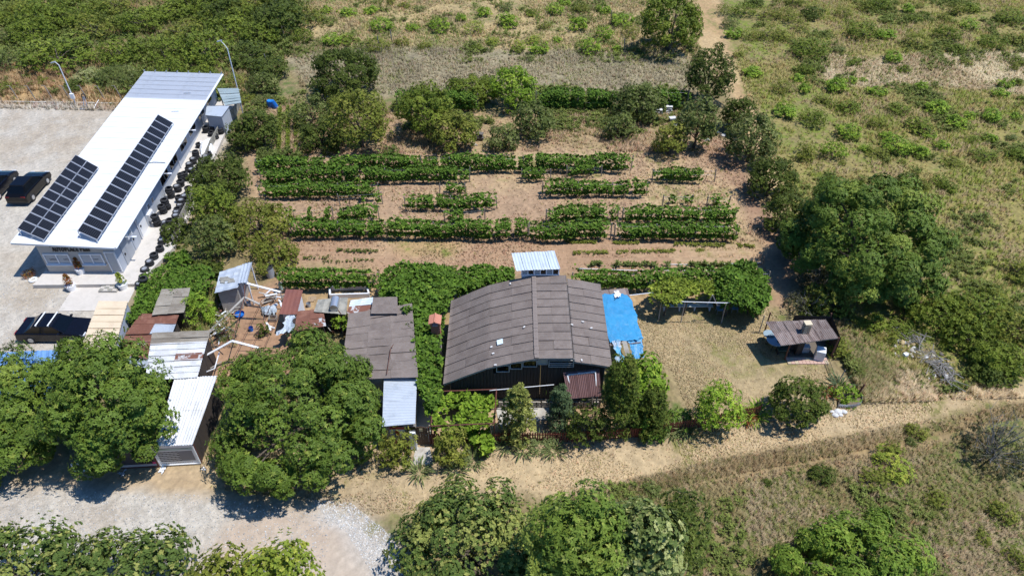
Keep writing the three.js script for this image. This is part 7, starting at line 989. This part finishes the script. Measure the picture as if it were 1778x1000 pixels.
    scrub('low green scrub spreading in the right-hand field', zones[5][0], 9000, 0.55, 0.9); scrub('low green scrub of the abandoned vineyard above the orchard', [[495, -60], [1225, -60], [1205, 110], [640, 110], [500, 100]], 3500, 0.54, 0.9); scrub('low green scrub of the top left thicket', zones[1][0], 9000, 0.45, 1.5); scrub('low green scrub in the field below the dirt road', zones[18][0], 3500, 0.55, 0.7); scrub('weeds under the orchard trees and the far hedge', [[425, 180], [520, 160], [1190, 150], [1240, 240], [900, 225], [640, 230], [430, 262]], 4500, 0.48, 0.9); scrub('weeds around the wild shrubs at the right', [[1440, 560], [1560, 560], [1620, 590], [1700, 670], [1778, 690], [1640, 690], [1500, 660], [1470, 640]], 1500, 0.47, 0.8); }
  const stone = new THREE.OctahedronGeometry(0.05, 0); stone.scale(1, 0.6, 0.8);
  const strew = (label, polyPx, n, light, s0) => { const poly = polyWorld(polyPx), x0 = Math.min(...poly.map((p) => p[0])), x1 = Math.max(...poly.map((p) => p[0])), z0 = Math.min(...poly.map((p) => p[1])), z1 = Math.max(...poly.map((p) => p[1])), r = rng(n), mesh = new THREE.InstancedMesh(stone, std(0xffffff, 0.95), n); let k = 0; while (k < n) { const x = mix(x0, x1, r()), z = mix(z0, z1, r()); if (!inside(poly, x, z)) continue; const s = s0 * (0.4 + 1.4 * r() * r()); q4.setFromEuler(new THREE.Euler(r(), r() * 6, r())); m4.compose(V(x, 0.012, z), q4, V(s, s, s)); mesh.setMatrixAt(k, m4); const v = light * (0.55 + 0.6 * r()); cc.setRGB(v, v * 0.96, v * 0.9); mesh.setColorAt(k, cc); k++; } add(mesh, 'gravel'); tag(mesh, label, 'gravel', null, 'stuff'); };
  strew('white crushed stone along the rim of the gravel road', zones[27][0], 4500, 0.62, 0.9); strew('loose gravel on the road at the bottom', [[-100, 848], [330, 858], [480, 880], [580, 895], [560, 1010], [-100, 1010]], 7000, 0.5, 0.9); strew('loose gravel around the dark saloon', [[-100, 430], [150, 520], [140, 612], [-120, 615]], 3500, 0.5, 0.9); strew('loose pebbles scattered on the workshop lot', [[-100, 190], [190, 195], [60, 400], [-120, 430]], 4000, 0.5, 0.8);
  // ridged soil of the vegetable garden
  for (const [px0, px1, py0, py1, wave] of [[985, 1316, 424, 470, 0.95], [508, 660, 424, 461, 0.6]]) {
    const g = new THREE.BufferGeometry(), pos = [], uv = [], idx = [], z0 = G(900, py0).z, z1 = G(900, py1).z, xa = G(px0, 445).x, xb = G(px1, 445).x, nz = 110, nx = 40, R = NEAR; for (let j = 0; j <= nz; j++) for (let i = 0; i <= nx; i++) { const x = mix(xa, xb, i / nx), z = mix(z0, z1, j / nz), e = Math.min(1, Math.min(i, nx - i) / 2, Math.min(j, nz - j) / 4), w = 6.283 / wave, y = 0.012 + e * 0.14 * wave * (0.5 + 0.5 * Math.cos((z + 0.15 * fb(x / 3, z)) * w)) + e * 0.04 * (fb(x / 0.5, z / 0.5) - 0.5); pos.push(x, y, z); uv.push((x - R.x0) / (R.x1 - R.x0), (z - R.z1) / (R.z0 - R.z1)); }
    for (let j = 0; j < nz; j++) for (let i = 0; i < nx; i++) { const k = j * (nx + 1) + i; idx.push(k, k + nx + 1, k + nx + 2, k, k + nx + 2, k + 1); } g.setAttribute('position', new THREE.Float32BufferAttribute(pos, 3)); g.setAttribute('uv', new THREE.Float32BufferAttribute(uv, 2)); g.setIndex(idx); g.computeVertexNormals(); add(new THREE.Mesh(g, groundMats[0]), 'ridged_soil').userData.kind = 'structure';
  }
  const veg = (label, x0, y0, x1, y1, n, L, cols, gap = 0.2) => { const a = G(x0, y0, 0.08), b = G(x1, y1, 0.08), t = thing('vegetable_row', label, 'vegetable row', V().lerpVectors(a, b, 0.5).setY(0)), B = new Leaves(), r = rng(x0 + y0 * 3); for (let k = 0; k < n; k++) { const f = r(), p = V().lerpVectors(a, b, f); if (fb(f * 9 + x0, y0) < 0.3 + gap) continue; p.z += (r() - 0.5) * 0.35; sprig(B, r, p.x, 0.05 + r() * L, p.z, (r() - 0.5) * 0.6, 1, (r() - 0.5) * 0.6, { L, W: 0.45, per: 5, spread: 0.9, droop: 0.2 }, pickCol(r, GRN[cols])); } B.build('foliage', M.leaf, t).userData.kind = 'stuff'; };
  veg('green vegetable row just below the front vine row, right half', 972, 421, 1310, 428, 620, 0.16, 'olive', 0.1); veg('second green vegetable row below the front vine row', 985, 440, 1222, 436, 420, 0.15, 'olive', 0.12); veg('sparse tall plants before the vine hedge at the right', 1022, 462, 1322, 462, 260, 0.3, 'grey', 0.14); veg('row of dark young plants in the left bed, upper', 585, 436, 656, 438, 70, 0.17, 'dark', 0.06); veg('row of dark young plants in the left bed, middle', 512, 449, 600, 446, 55, 0.14, 'dark', 0.1); veg('row of dark young plants in the left bed, lower', 560, 455, 648, 452, 55, 0.14, 'dark', 0.1);
  [[486, 190, 484, 262], [500, 188, 500, 262], [513, 186, 514, 260], [526, 190, 528, 250]].forEach(([x0, y0, x1, y1], k) => veg('row of young vegetables left in the orchard, ' + ['leftmost of four', 'second of four from the left', 'third of four from the left', 'rightmost of four'][k], x0, y0, x1, y1, 420, 0.26, 'thicket', 0.05));
  for (const [x0, y0, x1, y1, l] of [[1000, 466, 1240, 470, 'white drip pipe along the vine hedge behind the house'], [1160, 459, 1322, 456, 'white drip pipe across the bare soil at the right']]) { const a = G(x0, y0, 0.14), b = G(x1, y1, 0.14), t = thing('drip_pipe', l, 'pipe', V().lerpVectors(a, b, 0.5)), c = new MB(); c.tube([a, V().lerpVectors(a, b, 0.4).add(V(0, 0, 0.12)), b], 0.03, 5); c.build('pipe', M.frameWhite, t); const e = new MB(); e.tube([b, b.clone().add(V(0, -0.12, 0))], 0.035, 5); e.build('stopper', M.dark, t); }
  [[681, 75], [659, 86], [1062, 40], [1150, 50], [494, 68], [465, 118], [463, 45], [490, 128], [1084, 90]].forEach(([x, y], k) => { const p = G(x, y), t = thing('vineyard_post', ['weathered post standing alone in the field left of the tall light bush', 'leaning weathered post left of the lone one', 'post far up near the top edge, right half', 'post at the top right of the abandoned vineyard', 'post at the edge of the thicket, upper', 'pale leaning post below the thicket', 'post at the top edge beside the thicket', 'pair-like thin post above the grey tree', 'short post near the loose dark tree'][k], 'post', p); new MB().bar(p, V(p.x - 0.1, 1.7, p.z), 0.1).build('shaft', M.post, t); new MB().box(p.x, 0.03, p.z, 0.16, 0.08, 0.16).build('foot', M.post, t); });
}
renderer.render(scene, camera);
